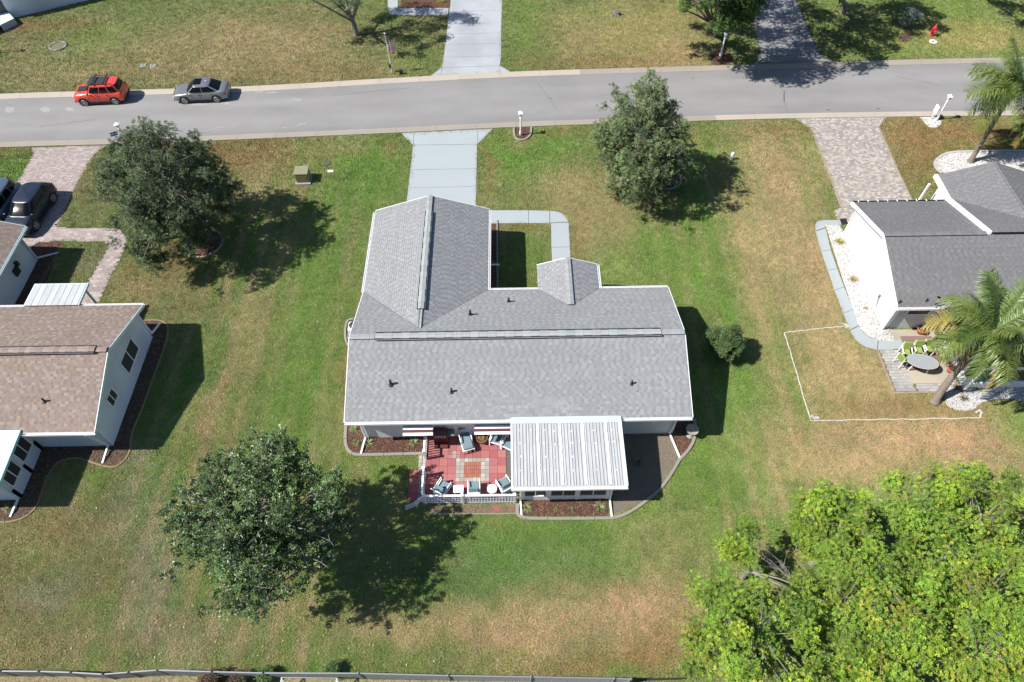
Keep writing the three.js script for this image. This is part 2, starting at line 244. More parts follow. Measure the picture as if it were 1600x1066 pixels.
// ---------------------------------------------------------------- road and kerbs
const farTop = [[-60, -47.6], ...pts([[0, 148], [200, 142], [400, 135.5], [600, 124], [800, 113.5], [1000, 107], [1200, 101.5], [1400, 95], [1600, 90.5]]), [60, -51.9]];
const nearTop = [[-60, -41.0], ...pts([[0, 231], [200, 225.5], [400, 217.5], [600, 209], [800, 199.5], [1000, 192.5], [1200, 186.5], [1400, 183], [1600, 181]]), [60, -43.9]];
const farLine = smooth(farTop, 80), nearLine = smooth(nearTop, 80);
const shift = (line, dz) => line.map(([x, z]) => [x, z + dz]);
{
  const inner = shift(farLine, 0.62), outer = shift(nearLine, -0.62);
  const nx = 240, nz = 26, pos = [], col = [], idx = [];
  const zAt = (line, x) => { for (let i = 1; i < line.length; i++) if (line[i][0] >= x) { const t = (x - line[i - 1][0]) / (line[i][0] - line[i - 1][0]); return lerp(line[i - 1][1], line[i][1], t); } return line[line.length - 1][1]; };
  for (let i = 0; i <= nx; i++) for (let j = 0; j <= nz; j++) {
    const x = lerp(-58, 58, i / nx), z = lerp(zAt(inner, x), zAt(outer, x), j / nz), t = j / nz;
    const lane = Math.exp(-(((t - 0.3) / 0.1) ** 2)) + Math.exp(-(((t - 0.72) / 0.1) ** 2));
    const f = 0.8 + 0.26 * fbm(x * 0.22, z * 1.1, 50, 5) + 0.07 * lane + 0.05 * (fbm(x * 2.5, z * 2.5, 55, 3) - 0.5) - 0.06 * sstep(0.9, 1, t);
    pos.push(x, 0.004 + 0.07 * (1 - (2 * t - 1) ** 2), z); col.push(f, f, f);
  }
  for (let i = 0; i < nx; i++) for (let j = 0; j < nz; j++) { const a = i * (nz + 1) + j, b = a + nz + 1; idx.push(a, a + 1, b, b, a + 1, b + 1); }
  const g = new THREE.BufferGeometry(); g.setAttribute('position', new THREE.Float32BufferAttribute(pos, 3)); g.setAttribute('color', new THREE.Float32BufferAttribute(col, 3)); g.setIndex(idx); g.computeVertexNormals();
  asStruct(obj('road', [g], M.asphalt), 'pale grey asphalt street crossing behind the houses', 'road');
  // worn pale patches, two small cracks and a few spots on the asphalt: thin films lying on it
  const film = std(alb(204, 203, 206), { map: mottle, roughness: 0.95 }), dark = std(alb(120, 120, 122), { roughness: 0.95 });
  const road = scene.children[scene.children.length - 1], blob = (px, py, a, b, turn, mat, nm) => {
    const c = G(px, py), t = clamp((c.z - zAt(inner, c.x)) / (zAt(outer, c.x) - zAt(inner, c.x))), y = 0.008 + 0.07 * (1 - (2 * t - 1) ** 2), poly = [];
    for (let k = 0; k < 14; k++) { const q = k / 14 * 2 * Math.PI, r = 0.75 + 0.5 * noise(k * 0.9, px, 3), u = Math.cos(q) * a * r, v = Math.sin(q) * b * r; poly.push([c.x + u * Math.cos(turn) - v * Math.sin(turn), c.z + u * Math.sin(turn) + v * Math.cos(turn)]); }
    obj(nm, slab(poly, y - 0.004, y + 0.003), mat, road);
  };
  for (const a of [[15, 173, 0.45, 0.35, 0.3], [71, 172, 0.5, 0.28, 0.5], [109, 172, 0.4, 0.22, 0.4], [465, 157, 0.5, 0.14, 0.2], [471, 195, 0.4, 0.1, -0.5], [340, 201, 1.1, 0.07, -0.45], [445, 200, 0.18, 0.06, 0], [310, 164, 0.9, 0.16, 0.1], [350, 161, 0.6, 0.2, 0.6], [425, 145, 0.5, 0.1, 0], [405, 144, 0.4, 0.08, 0]]) blob(...a, film, 'worn_patch');
  const crackM = std([0.05, 0.05, 0.05], { roughness: 1 }), fc = rngOf(515); // hairline cracks wandering over the asphalt
  for (const [x0, y0, x1, y1] of [[520, 150, 640, 138], [1222, 140, 1230, 178], [1400, 120, 1470, 135], [60, 200, 150, 188], [840, 130, 870, 172]]) { const L0 = [], n = 14; for (let k = 0; k <= n; k++) { const q = G(lerp(x0, x1, k / n), lerp(y0, y1, k / n)); L0.push([q.x + rr(-0.09, 0.09, fc), q.z + rr(-0.07, 0.07, fc)]); } const cg = ribbon(L0, 0.014, 0, 0.004), cp = cg.attributes.position; for (let k = 0; k < cp.count; k++) { const t = clamp((cp.getZ(k) - zAt(inner, cp.getX(k))) / (zAt(outer, cp.getX(k)) - zAt(inner, cp.getX(k)))); cp.setY(k, cp.getY(k) + 0.006 + 0.07 * (1 - (2 * t - 1) ** 2)); } obj('crack', cg, crackM, road); }
  for (const a of [[1294, 172, 0.2, 0.05, 0], [1372, 170, 0.16, 0.06, 0], [1083, 122, 0.1, 0.05, 0], [1225, 152, 0.05, 0.9, 0.25], [860, 155, 0.12, 0.05, 0]]) blob(...a, dark, 'dark_spot');
  // low kerb with a gutter pan, cast in lengths of three metres
  const kerb = (line, s, label) => {
    const k = struct('kerb', label, 'kerb'); let run = [], len = 0;
    const fine = []; for (let i = 1; i < line.length; i++) for (let q = 0; q < 4; q++) fine.push([lerp(line[i - 1][0], line[i][0], q / 4), lerp(line[i - 1][1], line[i][1], q / 4)]);
    for (const p of fine) {
      if (p[0] < -50 || p[0] > 50) continue;
      if (run.length) len += Math.hypot(p[0] - run[run.length - 1][0], p[1] - run[run.length - 1][1]);
      run.push(p);
      if (len > 3) {
        const e = run.map((q) => [...q]); e[0][0] += 0.012;
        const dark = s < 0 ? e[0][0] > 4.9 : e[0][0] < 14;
        const prof = [[0.02, 0], [0.02, 0.075], [-0.16, 0.085], [-0.34, 0.04], [-0.64, 0.022], [-0.64, 0]], pos = [], id = [];
        for (const q of e) for (const [o, y] of prof) pos.push(q[0], y, q[1] + o * s);
        for (let i = 0; i < e.length - 1; i++) for (let j = 0; j < prof.length - 1; j++) { const a = i * prof.length + j, b = a + prof.length; s > 0 ? id.push(a, b, a + 1, b, b + 1, a + 1) : id.push(a, a + 1, b, b, a + 1, b + 1); }
        const g = new THREE.BufferGeometry(); g.setAttribute('position', new THREE.Float32BufferAttribute(pos, 3)); g.setIndex(id);
        const flat = g.toNonIndexed(); flat.computeVertexNormals();
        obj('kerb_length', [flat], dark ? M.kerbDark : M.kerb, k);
        run = [p]; len = 0;
      }
    }
  };
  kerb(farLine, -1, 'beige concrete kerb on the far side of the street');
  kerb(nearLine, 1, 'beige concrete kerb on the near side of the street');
}
const zOf = (line, x) => { for (let i = 1; i < line.length; i++) if (line[i][0] >= x) { const t = (x - line[i - 1][0]) / (line[i][0] - line[i - 1][0]); return lerp(line[i - 1][1], line[i][1], t); } return line[line.length - 1][1]; };
const BARE = [];                                              // plan polygons on which no turf grows
BARE.push([...shift(farLine, -0.05), ...shift(nearLine, 0.05).reverse()]);
// paved surface of flat slabs with open joints: rows of [left point, right point] in plan
function slabs(parent, name, rows, mat, y = 0.03, gap = 0.012) {
  for (let i = 0; i < rows.length - 1; i++) {
    const [a, b] = rows[i], [d, c] = rows[i + 1], in_ = (p, q, k) => { const l = Math.hypot(q[0] - p[0], q[1] - p[1]) || 1; return [p[0] + (q[0] - p[0]) / l * k, p[1] + (q[1] - p[1]) / l * k]; };
    obj(name, slab([in_(a, d, gap), in_(b, c, gap), in_(c, b, gap), in_(d, a, gap)], 0.002, y, 0.006), mat, parent);
  }
}
// ---------------------------------------------------------------- driveways and walks
{
  const d = struct('driveway', 'pale blue-grey concrete driveway of the grey-roofed house in the middle', 'driveway'), x0 = -7.22, x1 = -2.40;
  slabs(d, 'concrete_slab', [-31.5, -34.3, -37.1, -39.0, -41.75].map((z) => [[x0, z], [x1, z]]), M.blueConcrete);
  const kz = (x) => zOf(nearLine, x) + 0.05;
  obj('concrete_slab', slab([[x0, -41.77], [x1, -41.77], [x1, kz(x1)], [x0, kz(x0)]], 0.002, 0.03, 0.006), M.blueConcrete, d);
  obj('concrete_flare', slab([[x0 - 0.02, -41.77], [x0 - 0.02, kz(x0)], [-8.2, kz(-8.2)]], 0.002, 0.03, 0.006), M.blueConcrete, d);
  obj('concrete_flare', slab([[x1 + 0.02, -41.77], [-1.25, kz(-1.25)], [x1 + 0.02, kz(x1)]], 0.002, 0.03, 0.006), M.blueConcrete, d);
  obj('joint_strip', slab([[x0 + 0.03, -41.6], [x1 - 0.03, -41.6], [x1 - 0.03, -31.6], [x0 + 0.03, -31.6]], 0.001, 0.016), M.joint, d);
  BARE.push([[x0, -31], [x1, -31], [x1, -41.8], [-1.25, -43.4], [-8.2, -43.1], [x0, -41.8]]);
  // entrance walk: along the garage, round a corner and to the porch
  const w = struct('walkway', 'pale blue-grey concrete walk curving from the garage to the porch', 'path');
  const A = (px, py) => g2(px, py), rows = [[A(762, 329), A(762, 349.5)], [A(826, 329), A(826, 349)], [A(859, 330), A(859, 349)]];
  slabs(w, 'concrete_slab', rows, M.blueConcrete);
  const corner = smooth([A(859.6, 330), A(872, 331.5), A(882, 337), A(888.5, 347)], 8);
  obj('concrete_slab', slab([...corner, A(860.5, 348.3), A(859.6, 348.6)], 0.002, 0.03, 0.006), M.blueConcrete, w);
  slabs(w, 'concrete_slab', [[A(861, 349), A(888.7, 348)], [A(861.8, 387), A(890.5, 386)], [A(863, 412), A(892, 411)]], M.blueConcrete);
  slabs(w, 'concrete_slab', [[A(863, 412), A(892, 411)], [[1.9, -25.0], [3.5, -25.0]]], M.blueConcrete);
  BARE.push([A(762, 328), A(862, 329), A(880, 334), A(889, 346), A(893, 412), [3.5, -25], [1.9, -25], A(860, 349), A(762, 350)]);
}
{
  const d = struct('driveway', 'long pale concrete driveway across the street with a tree shadow over its upper end', 'driveway');
  const A = (px, py) => g2(px, py), L = [A(690, 110.5), A(696, 70), A(700, 38), A(704.5, 0), A(708, -40), A(711, -80)], Rr = [A(783, 108), A(783, 68), A(783.5, 36), A(784.5, -2), A(785, -40), A(785.5, -80)];
  const mid = (a, b) => [(a[0] + b[0]) / 2, (a[1] + b[1]) / 2], rows = []; L.forEach((l, i) => { rows.push([l, Rr[i]]); if (L[i + 1]) rows.push([mid(l, L[i + 1]), mid(Rr[i], Rr[i + 1])]); });
  rows[0] = [A(690.5, 106), A(781, 103)];
  slabs(d, 'concrete_slab', rows, M.paleConcrete);
  const kz = (x) => zOf(farLine, x) - 0.03, e0 = A(690.5, 106), e1 = A(781, 103);
  obj('concrete_slab', slab([[e0[0], e0[1] + 0.02], [e1[0], e1[1] + 0.02], [e1[0], kz(e1[0])], [e0[0], kz(e0[0])]].reverse(), 0.002, 0.03, 0.006), M.paleConcrete, d);
  const f0 = A(672, 119), f1 = A(798, 113);
  obj('concrete_flare', slab([[e0[0] - 0.02, e0[1]], [f0[0], kz(f0[0])], [e0[0] - 0.02, kz(e0[0])]], 0.002, 0.03, 0.006), M.paleConcrete, d);
  obj('concrete_flare', slab([[e1[0] + 0.02, e1[1]], [e1[0] + 0.02, kz(e1[0])], [f1[0], kz(f1[0])]], 0.002, 0.03, 0.006), M.paleConcrete, d);
  BARE.push([A(672, 118), A(690, 106), A(711, -80), A(786, -80), A(782, 102), A(799, 113)]);
  const w = struct('walkway', 'pale concrete walk joining the long driveway across the street from the left', 'path');
  slabs(w, 'concrete_slab', [[A(701, 13), A(700, 24)], [A(662, 13), A(661, 24)], [A(622, 13), A(620, 24)], [A(606, 13), A(608, 23)]], M.paleConcrete);
  slabs(w, 'concrete_slab', [[A(606, 12.6), A(622, 12.6)], [A(606, -14), A(621, -14)], [A(606, -40), A(620, -40)]], M.paleConcrete);
  BARE.push([A(702, 12), A(702, 25), A(606, 24), A(604, -40), A(624, -40), A(624, 12)]);
}
{
  const d = struct('driveway', 'grey driveway across the street almost wholly in tree shade', 'driveway'), A = (px, py) => g2(px, py), kz = (x) => zOf(farLine, x) - 0.03;
  const grey = std(alb(172, 172, 178), { map: stain, bumpMap: grain, bumpScale: 0.003, roughness: 0.88 });
  const L = [[1189, 88], [1183, 60], [1176, 30], [1169, 0], [1160, -40], [1152, -80]], Rr = [[1281, 86], [1267, 56], [1254, 26], [1243, 0], [1226, -40], [1211, -80]];
  slabs(d, 'concrete_slab', L.map((l, i) => [A(...l), A(...Rr[i])]), grey);
  const a = A(1189, 88), b = A(1281, 86), f0 = A(1176, 99), f1 = A(1305, 97);
  obj('concrete_slab', slab([[f0[0], kz(f0[0])], [f1[0], kz(f1[0])], [b[0], b[1] + 0.02], [a[0], a[1] + 0.02]], 0.002, 0.03, 0.006), grey, d);
  const edge = std(alb(120, 118, 122), { map: mottle, roughness: 0.9 });
  for (const s of [L, Rr]) obj('edge_course', ribbon(s.map((q) => A(...q)), 0.12, 0.002, 0.045), edge, d);
  BARE.push([A(1175, 98), A(1189, 87), A(1152, -80), A(1211, -80), A(1282, 86), A(1306, 96)]);
}
// paver fields: stones too small to pick apart singly, laid as one field of real blocks
function pavers(parent, poly, w, l, tones, seed, bond = 0.5, y = 0.03, gap = 0.008, turn = 0) {
  const f = rngOf(seed), xs = poly.map((p) => p[0]), zs = poly.map((p) => p[1]), cx = (Math.min(...xs) + Math.max(...xs)) / 2, cz = (Math.min(...zs) + Math.max(...zs)) / 2, rad = Math.hypot(Math.max(...xs) - cx, Math.max(...zs) - cz);
  const ms = [], cs = [], c = Math.cos(turn), s = Math.sin(turn);
  for (let j = -Math.ceil(rad / l); j <= rad / l; j++) for (let i = -Math.ceil(rad / w); i <= rad / w; i++) {
    const u = (i + (j % 2 ? bond : 0)) * w, v = j * l, x = cx + u * c - v * s, z = cz + u * s + v * c;
    if (!inPoly(x, z, poly)) continue;
    ms.push(mtx(x, y - 0.02 + rr(-0.002, 0.002, f), z, 0, -turn, 0, w - gap, 0.04, l - gap));
    const t = tones[Math.floor(f() * tones.length)], k = rr(0.85, 1.15, f); cs.push(t.map((q) => q * k));
  }
  return inst('paver_field', metreUV(fix(new RoundedBoxGeometry(1, 1, 1, 1, 0.06))), M.paver, ms, cs, parent, 'stuff');
}
const LDRIVE = pts([[48, 231], [53, 243], [22, 292], [-70, 430], [40, 430], [70, 402], [88, 357], [113, 300], [145, 243], [165, 228]]);
const LWALK = [...pts([[84, 357], [178, 356.5]]), ...smooth(pts([[178, 356.5], [192, 362], [197, 374], [194, 388]]), 8), ...pts([[150, 478], [117, 478], [166, 395]]), ...smooth(pts([[170, 388], [170, 381], [163, 377], [155, 376.5]]), 8), ...pts([[58, 376.5], [62, 366]])];
{
  const d = struct('driveway', 'pinkish brick driveway beside the brown-roofed house on the left', 'driveway'), tones = [alb(222, 204, 200), alb(214, 194, 190), alb(230, 214, 210), alb(204, 188, 184)].map((t) => t.map((v) => v * 0.98));
  obj('bedding', slab(LDRIVE, 0.002, 0.014), M.greyConcrete, d);
  pavers(d, LDRIVE, 0.22, 0.13, tones, 5, 0.5);
  const w = struct('walkway', 'pinkish brick walk with a rounded corner on the left', 'path');
  obj('bedding', slab(LWALK, 0.003, 0.013), M.greyConcrete, w);
  pavers(w, LWALK, 0.3, 0.2, tones, 6, 0.5, 0.034);
  BARE.push(LDRIVE, LWALK);
}
const RDRIVE = pts([[1242, 185.5], [1268, 201], [1280, 232], [1315, 325], [1304, 329], [1312, 352], [1326, 352], [1345, 372], [1445, 372], [1424, 312], [1373, 199], [1384, 183.5]]);
{
  const d = struct('driveway', 'mottled tan and grey cobble driveway of the white house on the right', 'driveway');
  obj('bedding', slab(RDRIVE, 0.002, 0.014), M.greyConcrete, d);
  const tones = [alb(214, 202, 192), alb(192, 184, 182), alb(226, 218, 212), alb(202, 184, 172), alb(184, 180, 180), alb(224, 211, 200)].map((t) => t.map((v) => v * 1.12));
  pavers(d, RDRIVE, 0.2, 0.155, tones, 9, 0.37);
  for (const s of [[[1268, 201], [1280, 232], [1316, 326]], [[1373, 199], [1402, 265], [1428, 320]]]) obj('edge_course', ribbon(pts(s), 0.14, 0.002, 0.04), std(alb(204, 188, 176), { map: mottle }), d);
  BARE.push(RDRIVE);
}

// ---------------------------------------------------------------- roofs
const SLOPE = 0.335;
// one pitched plane over a plan polygon; y = y0 + b (x - x0) + c (z - z0); real tabs are nailed on in courses
const tabGeo = metreUV(fix(new THREE.BoxGeometry(1, 1, 1)));
function roofPlane(parent, poly, [x0, y0, z0, b, c], deck, tones, o = {}) {
  const { t = 0.11, rowH = 0.145, tabW = 0.21, seed = 3, solo = 0, inset = 0.0, contrast = 0.12 } = o;
  const yf = (x, z) => y0 + b * (x - x0) + c * (z - z0), n = V(-b, 1, -c).normalize(), v = V(b, b * b + c * c, c).normalize(), u = new THREE.Vector3().crossVectors(v, n);
  const O = V(poly[0][0], yf(...poly[0]), poly[0][1]), uv = poly.map(([x, z]) => { const q = V(x, yf(x, z), z).sub(O); return [q.dot(u), q.dot(v)]; });
  const basis = new THREE.Matrix4().makeBasis(u, v, n).setPosition(O);
  const g = new THREE.ExtrudeGeometry(new THREE.Shape(uv.map((q) => new THREE.Vector2(...q))), { depth: t, bevelEnabled: false }).translate(0, 0, -t).applyMatrix4(basis);
  const deckMesh = obj('roof_plane', g, deck, parent);
  const f = rngOf(seed), us = uv.map((q) => q[0]), vs = uv.map((q) => q[1]), u0 = Math.min(...us), u1 = Math.max(...us), v0 = Math.min(...vs), v1 = Math.max(...vs);
  const list = [];
  for (let j = 0, vv = v0 + rowH / 2; vv < v1 + rowH / 2; vv += rowH, j++) {
    let uu = u0 - tabW * (0.2 + 0.6 * f()), wide = f() < 0.5;
    while (uu < u1 + tabW) {
      wide = !wide; const w = tabW * (wide ? rr(1.0, 1.35, f) : rr(0.35, 0.75, f)), nk = wide ? 1.0 : 1 - contrast * 1.5; let a = uu, e = uu + w; uu = e;
      const vy = Math.min(vv, v1 - 0.03);
      // trim the tab to the polygon along its course
      const K = 9; let lo = null, hi = null; for (let k = 0; k <= K; k++) { const q = lerp(a, e, k / K); if (inPoly(q, vy, uv)) { lo = lo ?? q; hi = q; } }
      if (lo === null || hi - lo < 0.03) continue; a = lo; e = hi;
      const q = V((a + e) / 2, vv, 0.004).applyMatrix4(basis);
      const m = basis.clone().setPosition(q).multiply(new THREE.Matrix4().makeRotationX(0.07)).multiply(new THREE.Matrix4().makeScale(e - a - 0.006, Math.min(rowH * 1.12, rowH * 1.12), rr(0.012, 0.022, f)));
      const tone = tones[Math.floor(f() * tones.length)], wx = q.x * 0.35, wz = q.z * 0.35, kk = nk * (1 + contrast * 0.5 * (2 * f() - 1)) * (0.94 + 0.12 * fbm(wx + q.y, wz, seed, 3)) * (0.97 + 0.06 * hash(j, seed, 7));
      list.push({ m, c: tone.map((s) => s * kk), d: q.distanceTo(camera.position) });
    }
  }
  list.sort((p, q) => p.d - q.d);
  if (solo) {
    const mats = tones.flatMap((s) => [0.9, 0.98, 1.06].map((k) => M.shingle.clone())); let i = 0;
    tones.forEach((s) => [0.9, 0.98, 1.06].forEach((k) => mats[i++].color.copy(C3(s.map((q) => q * k)))));
    for (const s of list.splice(0, solo)) { const m = new THREE.Mesh(tabGeo, mats[Math.floor(f() * mats.length)]); m.name = 'shingle'; s.m.decompose(m.position, m.quaternion, m.scale); put(m, deckMesh); }
  }
  inst('shingles', tabGeo, M.shingle, list.map((s) => s.m), list.map((s) => s.c), deckMesh, 'stuff');
  return deckMesh;
}
const GREY_T = [alb(190, 193, 197), alb(185, 188, 192), alb(196, 199, 203), alb(188, 190, 195)].map((t) => t.map((v) => v * 1.02)), BROWN_T = [alb(190, 171, 162), alb(180, 160, 152), alb(200, 182, 172), alb(186, 164, 146)].map((t) => t.map((v) => v * 1.0)), DARK_T = [alb(152, 152, 154), alb(148, 148, 151), alb(157, 157, 160), alb(150, 151, 155)].map((t) => t.map((v) => v * 1.04));
function gableWall(x, z0, z1, h0, h1, th = 0.16) { const s = new THREE.Shape([[z0, 0], [z1, 0], [z1, h0], [(z0 + z1) / 2, h1], [z0, h0]].map((q) => new THREE.Vector2(...q))); return new THREE.ExtrudeGeometry(s, { depth: th, bevelEnabled: false }).rotateY(-Math.PI / 2).translate(x + th / 2, 0, 0); }
function gableWallZ(z, x0, x1, h0, h1, th = 0.16) { const s = new THREE.Shape([[x0, 0], [x1, 0], [x1, h0], [(x0 + x1) / 2, h1], [x0, h0]].map((q) => new THREE.Vector2(...q))); return new THREE.ExtrudeGeometry(s, { depth: th, bevelEnabled: false }).translate(0, 0, z - th / 2); }
function gutter(a, b, out, parent, mat = M.white) { // open box gutter hung on an eave
  const o = out.clone().multiplyScalar(0.07), dn = V(0, -0.07, 0);
  obj('gutter', [bar(a.clone().add(o.clone().multiplyScalar(1.75)), b.clone().add(o.clone().multiplyScalar(1.75)), 0.022, 0.11), bar(a.clone().add(o).add(dn), b.clone().add(o).add(dn), 0.13, 0.02), bar(a.clone().addScaledVector(out, 0.015), b.clone().addScaledVector(out, 0.015), 0.02, 0.14)], mat, parent);
}
function downspout(parent, top, foot, tip, mat = M.white) { // falls down a wall corner, then runs out over the ground
  obj('downspout', [bar(top, foot, 0.085, 0.085), bar(foot.clone().add(V(0, 0.02, 0)), tip, 0.085, 0.085)], mat, parent);
}
function windowUnit(parent, w, h, pos, turn, panes = 2, frame = M.white, glass = M.glass) { // frame proud of the wall, panes set back
  const s = new THREE.Group(); s.name = 'window'; s.position.copy(pos); s.rotation.y = turn; parent.add(s);
  const fr = [box(w + 0.1, 0.06, 0.07, 0, h / 2 + 0.02, 0), box(w + 0.14, 0.06, 0.1, 0, -h / 2 - 0.02, 0), box(0.06, h, 0.07, -w / 2 - 0.02, 0, 0), box(0.06, h, 0.07, w / 2 + 0.02, 0, 0)];
  for (let i = 1; i < panes; i++) fr.push(box(0.05, h, 0.06, -w / 2 + w * i / panes, 0, 0));
  obj('frame', fr, frame, s);
  for (let i = 0; i < panes; i++) obj('pane', box(w / panes - 0.05, h - 0.02, 0.015, -w / 2 + w * (i + 0.5) / panes, 0, -0.005), glass, s);
  return s;
}
function ventPipe(parent, x, y, z, s = 1) { obj('vent_pipe', [cyl(0.14 * s, 0.06 * s, 0.08, x, y, z, 12), cyl(0.05 * s, 0.05 * s, 0.34 * s, x, y, z, 10)], M.ventDark, parent); }
function ridgeVent(parent, a, b, w, mat, capLen, dirAcross) { // low box along a ridge with separate cap shingles over it
  const n = Math.round(a.distanceTo(b) / capLen), side = dirAcross.clone();
  obj('ridge_vent', [bar(a, b, w, 0.05)], M.ventDark, parent);
  const caps = [];
  for (let i = 0; i < n; i++) {
    const p = a.clone().lerp(b, (i + 0.0) / n), q = a.clone().lerp(b, (i + 0.985) / n);
    for (const s of [-1, 1]) { const o = side.clone().multiplyScalar(s * w * 0.27).add(V(0, 0.045 - w * 0.055 + (i % 2) * 0.004, 0)); const g = bar(p, q, w * 0.54, 0.025); const mid = p.clone().add(q).multiplyScalar(0.5); g.translate(-mid.x, -mid.y, -mid.z); g.applyQuaternion(new THREE.Quaternion().setFromAxisAngle(q.clone().sub(p).normalize(), (side.x ? (q.z > p.z ? -s : s) : (q.x > p.x ? s : -s)) * 0.2)); g.translate(mid.x + o.x, mid.y + o.y, mid.z + o.z); caps.push(g); }
    const m = obj('ridge_cap', caps.splice(0), mat[i % mat.length], parent);
  }
}
const capMats = (tones) => tones.map((t) => std(t.map((v) => v * 1.03), { map: streak, roughness: 0.85 }));

// ---------------------------------------------------------------- the grey-roofed house in the middle
{
  const h = thing('house', 'grey shingled L-shaped house in the middle with metal-roofed sunroom', 'house', [0, 0, 0]);
  const X0 = -8.6, X1 = 9.09, ZS = -16.88, ZN = -25.46, ZR = -21.17, HE = 2.55, HR = HE + (ZS - ZR) * SLOPE, XG = -1.36, XM = -4.98, ZG = -32.16, HG = HE + (XG - XM) * SLOPE, ZV = ZR - (HR - HG) / SLOPE;
  const P = { contrast: 0.075 };
  roofPlane(h, [[X0, ZS], [X1, ZS], [X1, ZR], [X0, ZR]], [0, HR, ZR, 0, -SLOPE], M.roofDeck, GREY_T, { ...P, seed: 3, solo: 300 });
  // small porch gable: from its own eaves up to the main roof
  const e0 = G(839, 414, HE), e1 = G(932.5, 413, HE), PX0 = e0.x, PX1 = e1.x, PXM = (PX0 + PX1) / 2, PZ = (e0.z + e1.z) / 2, HP = HE + (PX1 - PXM) * SLOPE, PZV = ZR - (HR - HP) / SLOPE;
  roofPlane(h, [[X0, ZR], [X1, ZR], [X1, ZN], [PX1, ZN], [PXM, PZV], [PX0, ZN], [XG, ZN], [XM, ZV], [X0, ZN]], [0, HR, ZR, 0, SLOPE], M.roofDeck, GREY_T, { ...P, seed: 4 });
  roofPlane(h, [[X0, ZG], [XM, ZG], [XM, ZV], [X0, ZN]], [XM, HG, 0, SLOPE, 0], M.roofDeck, GREY_T, { ...P, seed: 5 });
  roofPlane(h, [[XM, ZG], [XG, ZG], [XG, ZN], [XM, ZV]], [XM, HG, 0, -SLOPE, 0], M.roofDeck, GREY_T, { ...P, seed: 6, contrast: 0.11 });
  roofPlane(h, [[PX0, PZ], [PXM, PZ], [PXM, PZV], [PX0, ZN]], [PXM, HP, 0, SLOPE, 0], M.roofDeck, GREY_T, { ...P, seed: 7 });
  roofPlane(h, [[PXM, PZ], [PX1, PZ], [PX1, ZN], [PXM, PZV]], [PXM, HP, 0, -SLOPE, 0], M.roofDeck, GREY_T, { ...P, seed: 8, contrast: 0.11 });
  const caps = capMats([alb(200, 203, 207), alb(194, 198, 202), alb(205, 207, 211)]), ventCaps = capMats([alb(208, 216, 217), alb(202, 210, 213), alb(212, 216, 219)]);
  ridgeVent(h, V(XM, HG + 0.07, G(674, 331, HG).z), V(XM, HG + 0.07, G(657, 484, HG).z), 0.44, ventCaps, 0.45, V(1, 0, 0));
  ridgeVent(h, V(G(587, 523, HR).x, HR + 0.07, ZR), V(G(1033, 520, HR).x, HR + 0.07, ZR), 0.5, ventCaps, 0.45, V(0, 0, 1));
  ridgeVent(h, V(XM, HG + 0.025, ZG + 0.02), V(XM, HG + 0.025, G(674, 332, HG).z), 0.3, caps, 0.25, V(1, 0, 0));
  ridgeVent(h, V(X0 + 0.02, HR + 0.025, ZR), V(G(586, 523, HR).x, HR + 0.025, ZR), 0.3, caps, 0.25, V(0, 0, 1));
  ridgeVent(h, V(G(1034, 520, HR).x, HR + 0.025, ZR), V(X1 - 0.02, HR + 0.025, ZR), 0.3, caps, 0.25, V(0, 0, 1));
  ridgeVent(h, V(PXM, HP + 0.025, PZ + 0.02), V(PXM, HP + 0.025, PZV - 0.1), 0.3, caps, 0.25, V(1, 0, 0));
  for (const [px, py, s] of [[611, 601, 1.25], [706, 613, 1], [987, 600, 0.9], [735, 493, 1.25], [795, 471, 1.1]]) { const onS = py > 525; const p = G(px, py, 3.2); const zz = p.z, y = onS ? HR - (zz - ZR) * SLOPE : HR + (zz - ZR) * SLOPE; const q = G(px, py, y); ventPipe(h, q.x, (onS ? HR - (q.z - ZR) * SLOPE : HR + (q.z - ZR) * SLOPE) - 0.02, q.z, s); }
  // walls, white trim
  const WX0 = X0 + 0.5, WX1 = X1 - 0.5, WS = ZS - 0.5, WN = ZN + 0.5;
  obj('wall', [box(WX1 - WX0, 2.45, 0.16, (WX0 + WX1) / 2, 1.225, WS), gableWall(WX1 - 0.08, WN, WS - 0.09, 2.44, 2.42 + (WS - WN) / 2 * SLOPE), gableWall(WX0 + 0.08, WN, WS - 0.09, 2.44, 2.42 + (WS - WN) / 2 * SLOPE), box(WX1 - WX0 - 0.4, 2.45, 0.16, (WX0 + WX1) / 2, 1.225, WN + 0.08)], M.wall, h);
  obj('garage_wall', [box(0.16, 2.45, WN - ZG - 0.62, WX0 + 0.085, 1.225, (WN + ZG) / 2 + 0.2), box(0.16, 2.45, WN - ZG - 0.62, XG - 0.5, 1.225, (WN + ZG) / 2 + 0.2), gableWallZ(ZG + 0.5, WX0, XG - 0.42, 2.44, 2.42 + (XG - X0 - 0.92) / 2 * SLOPE)], M.wall, h);
  obj('garage_door', [0, 1, 2, 3].map((i) => rbox(4.7, 0.52, 0.05, -4.8, 0.29 + i * 0.535, ZG + 0.4, 0.015)), M.white, h);
  obj('soffit', [box(X1 - X0, 0.03, 0.52, (X0 + X1) / 2, 2.4, ZS - 0.26), box(WX1 - XG, 0.03, 0.5, (WX1 + XG) / 2, 2.4, ZN + 0.27)], M.white, h);
  gutter(V(X0, HE - 0.06, ZS), V(-0.05, HE - 0.06, ZS), V(0, 0, 1), h); gutter(V(5.35, HE - 0.06, ZS), V(X1, HE - 0.06, ZS), V(0, 0, 1), h);
  gutter(V(X0, HE - 0.06, ZN), V(X0, HE - 0.06, ZG + 0.1), V(-1, 0, 0), h); gutter(V(XG, HE - 0.06, ZN), V(PX0, HE - 0.06, ZN), V(0, 0, -1), h); gutter(V(PX1, HE - 0.06, ZN), V(X1, HE - 0.06, ZN), V(0, 0, -1), h);
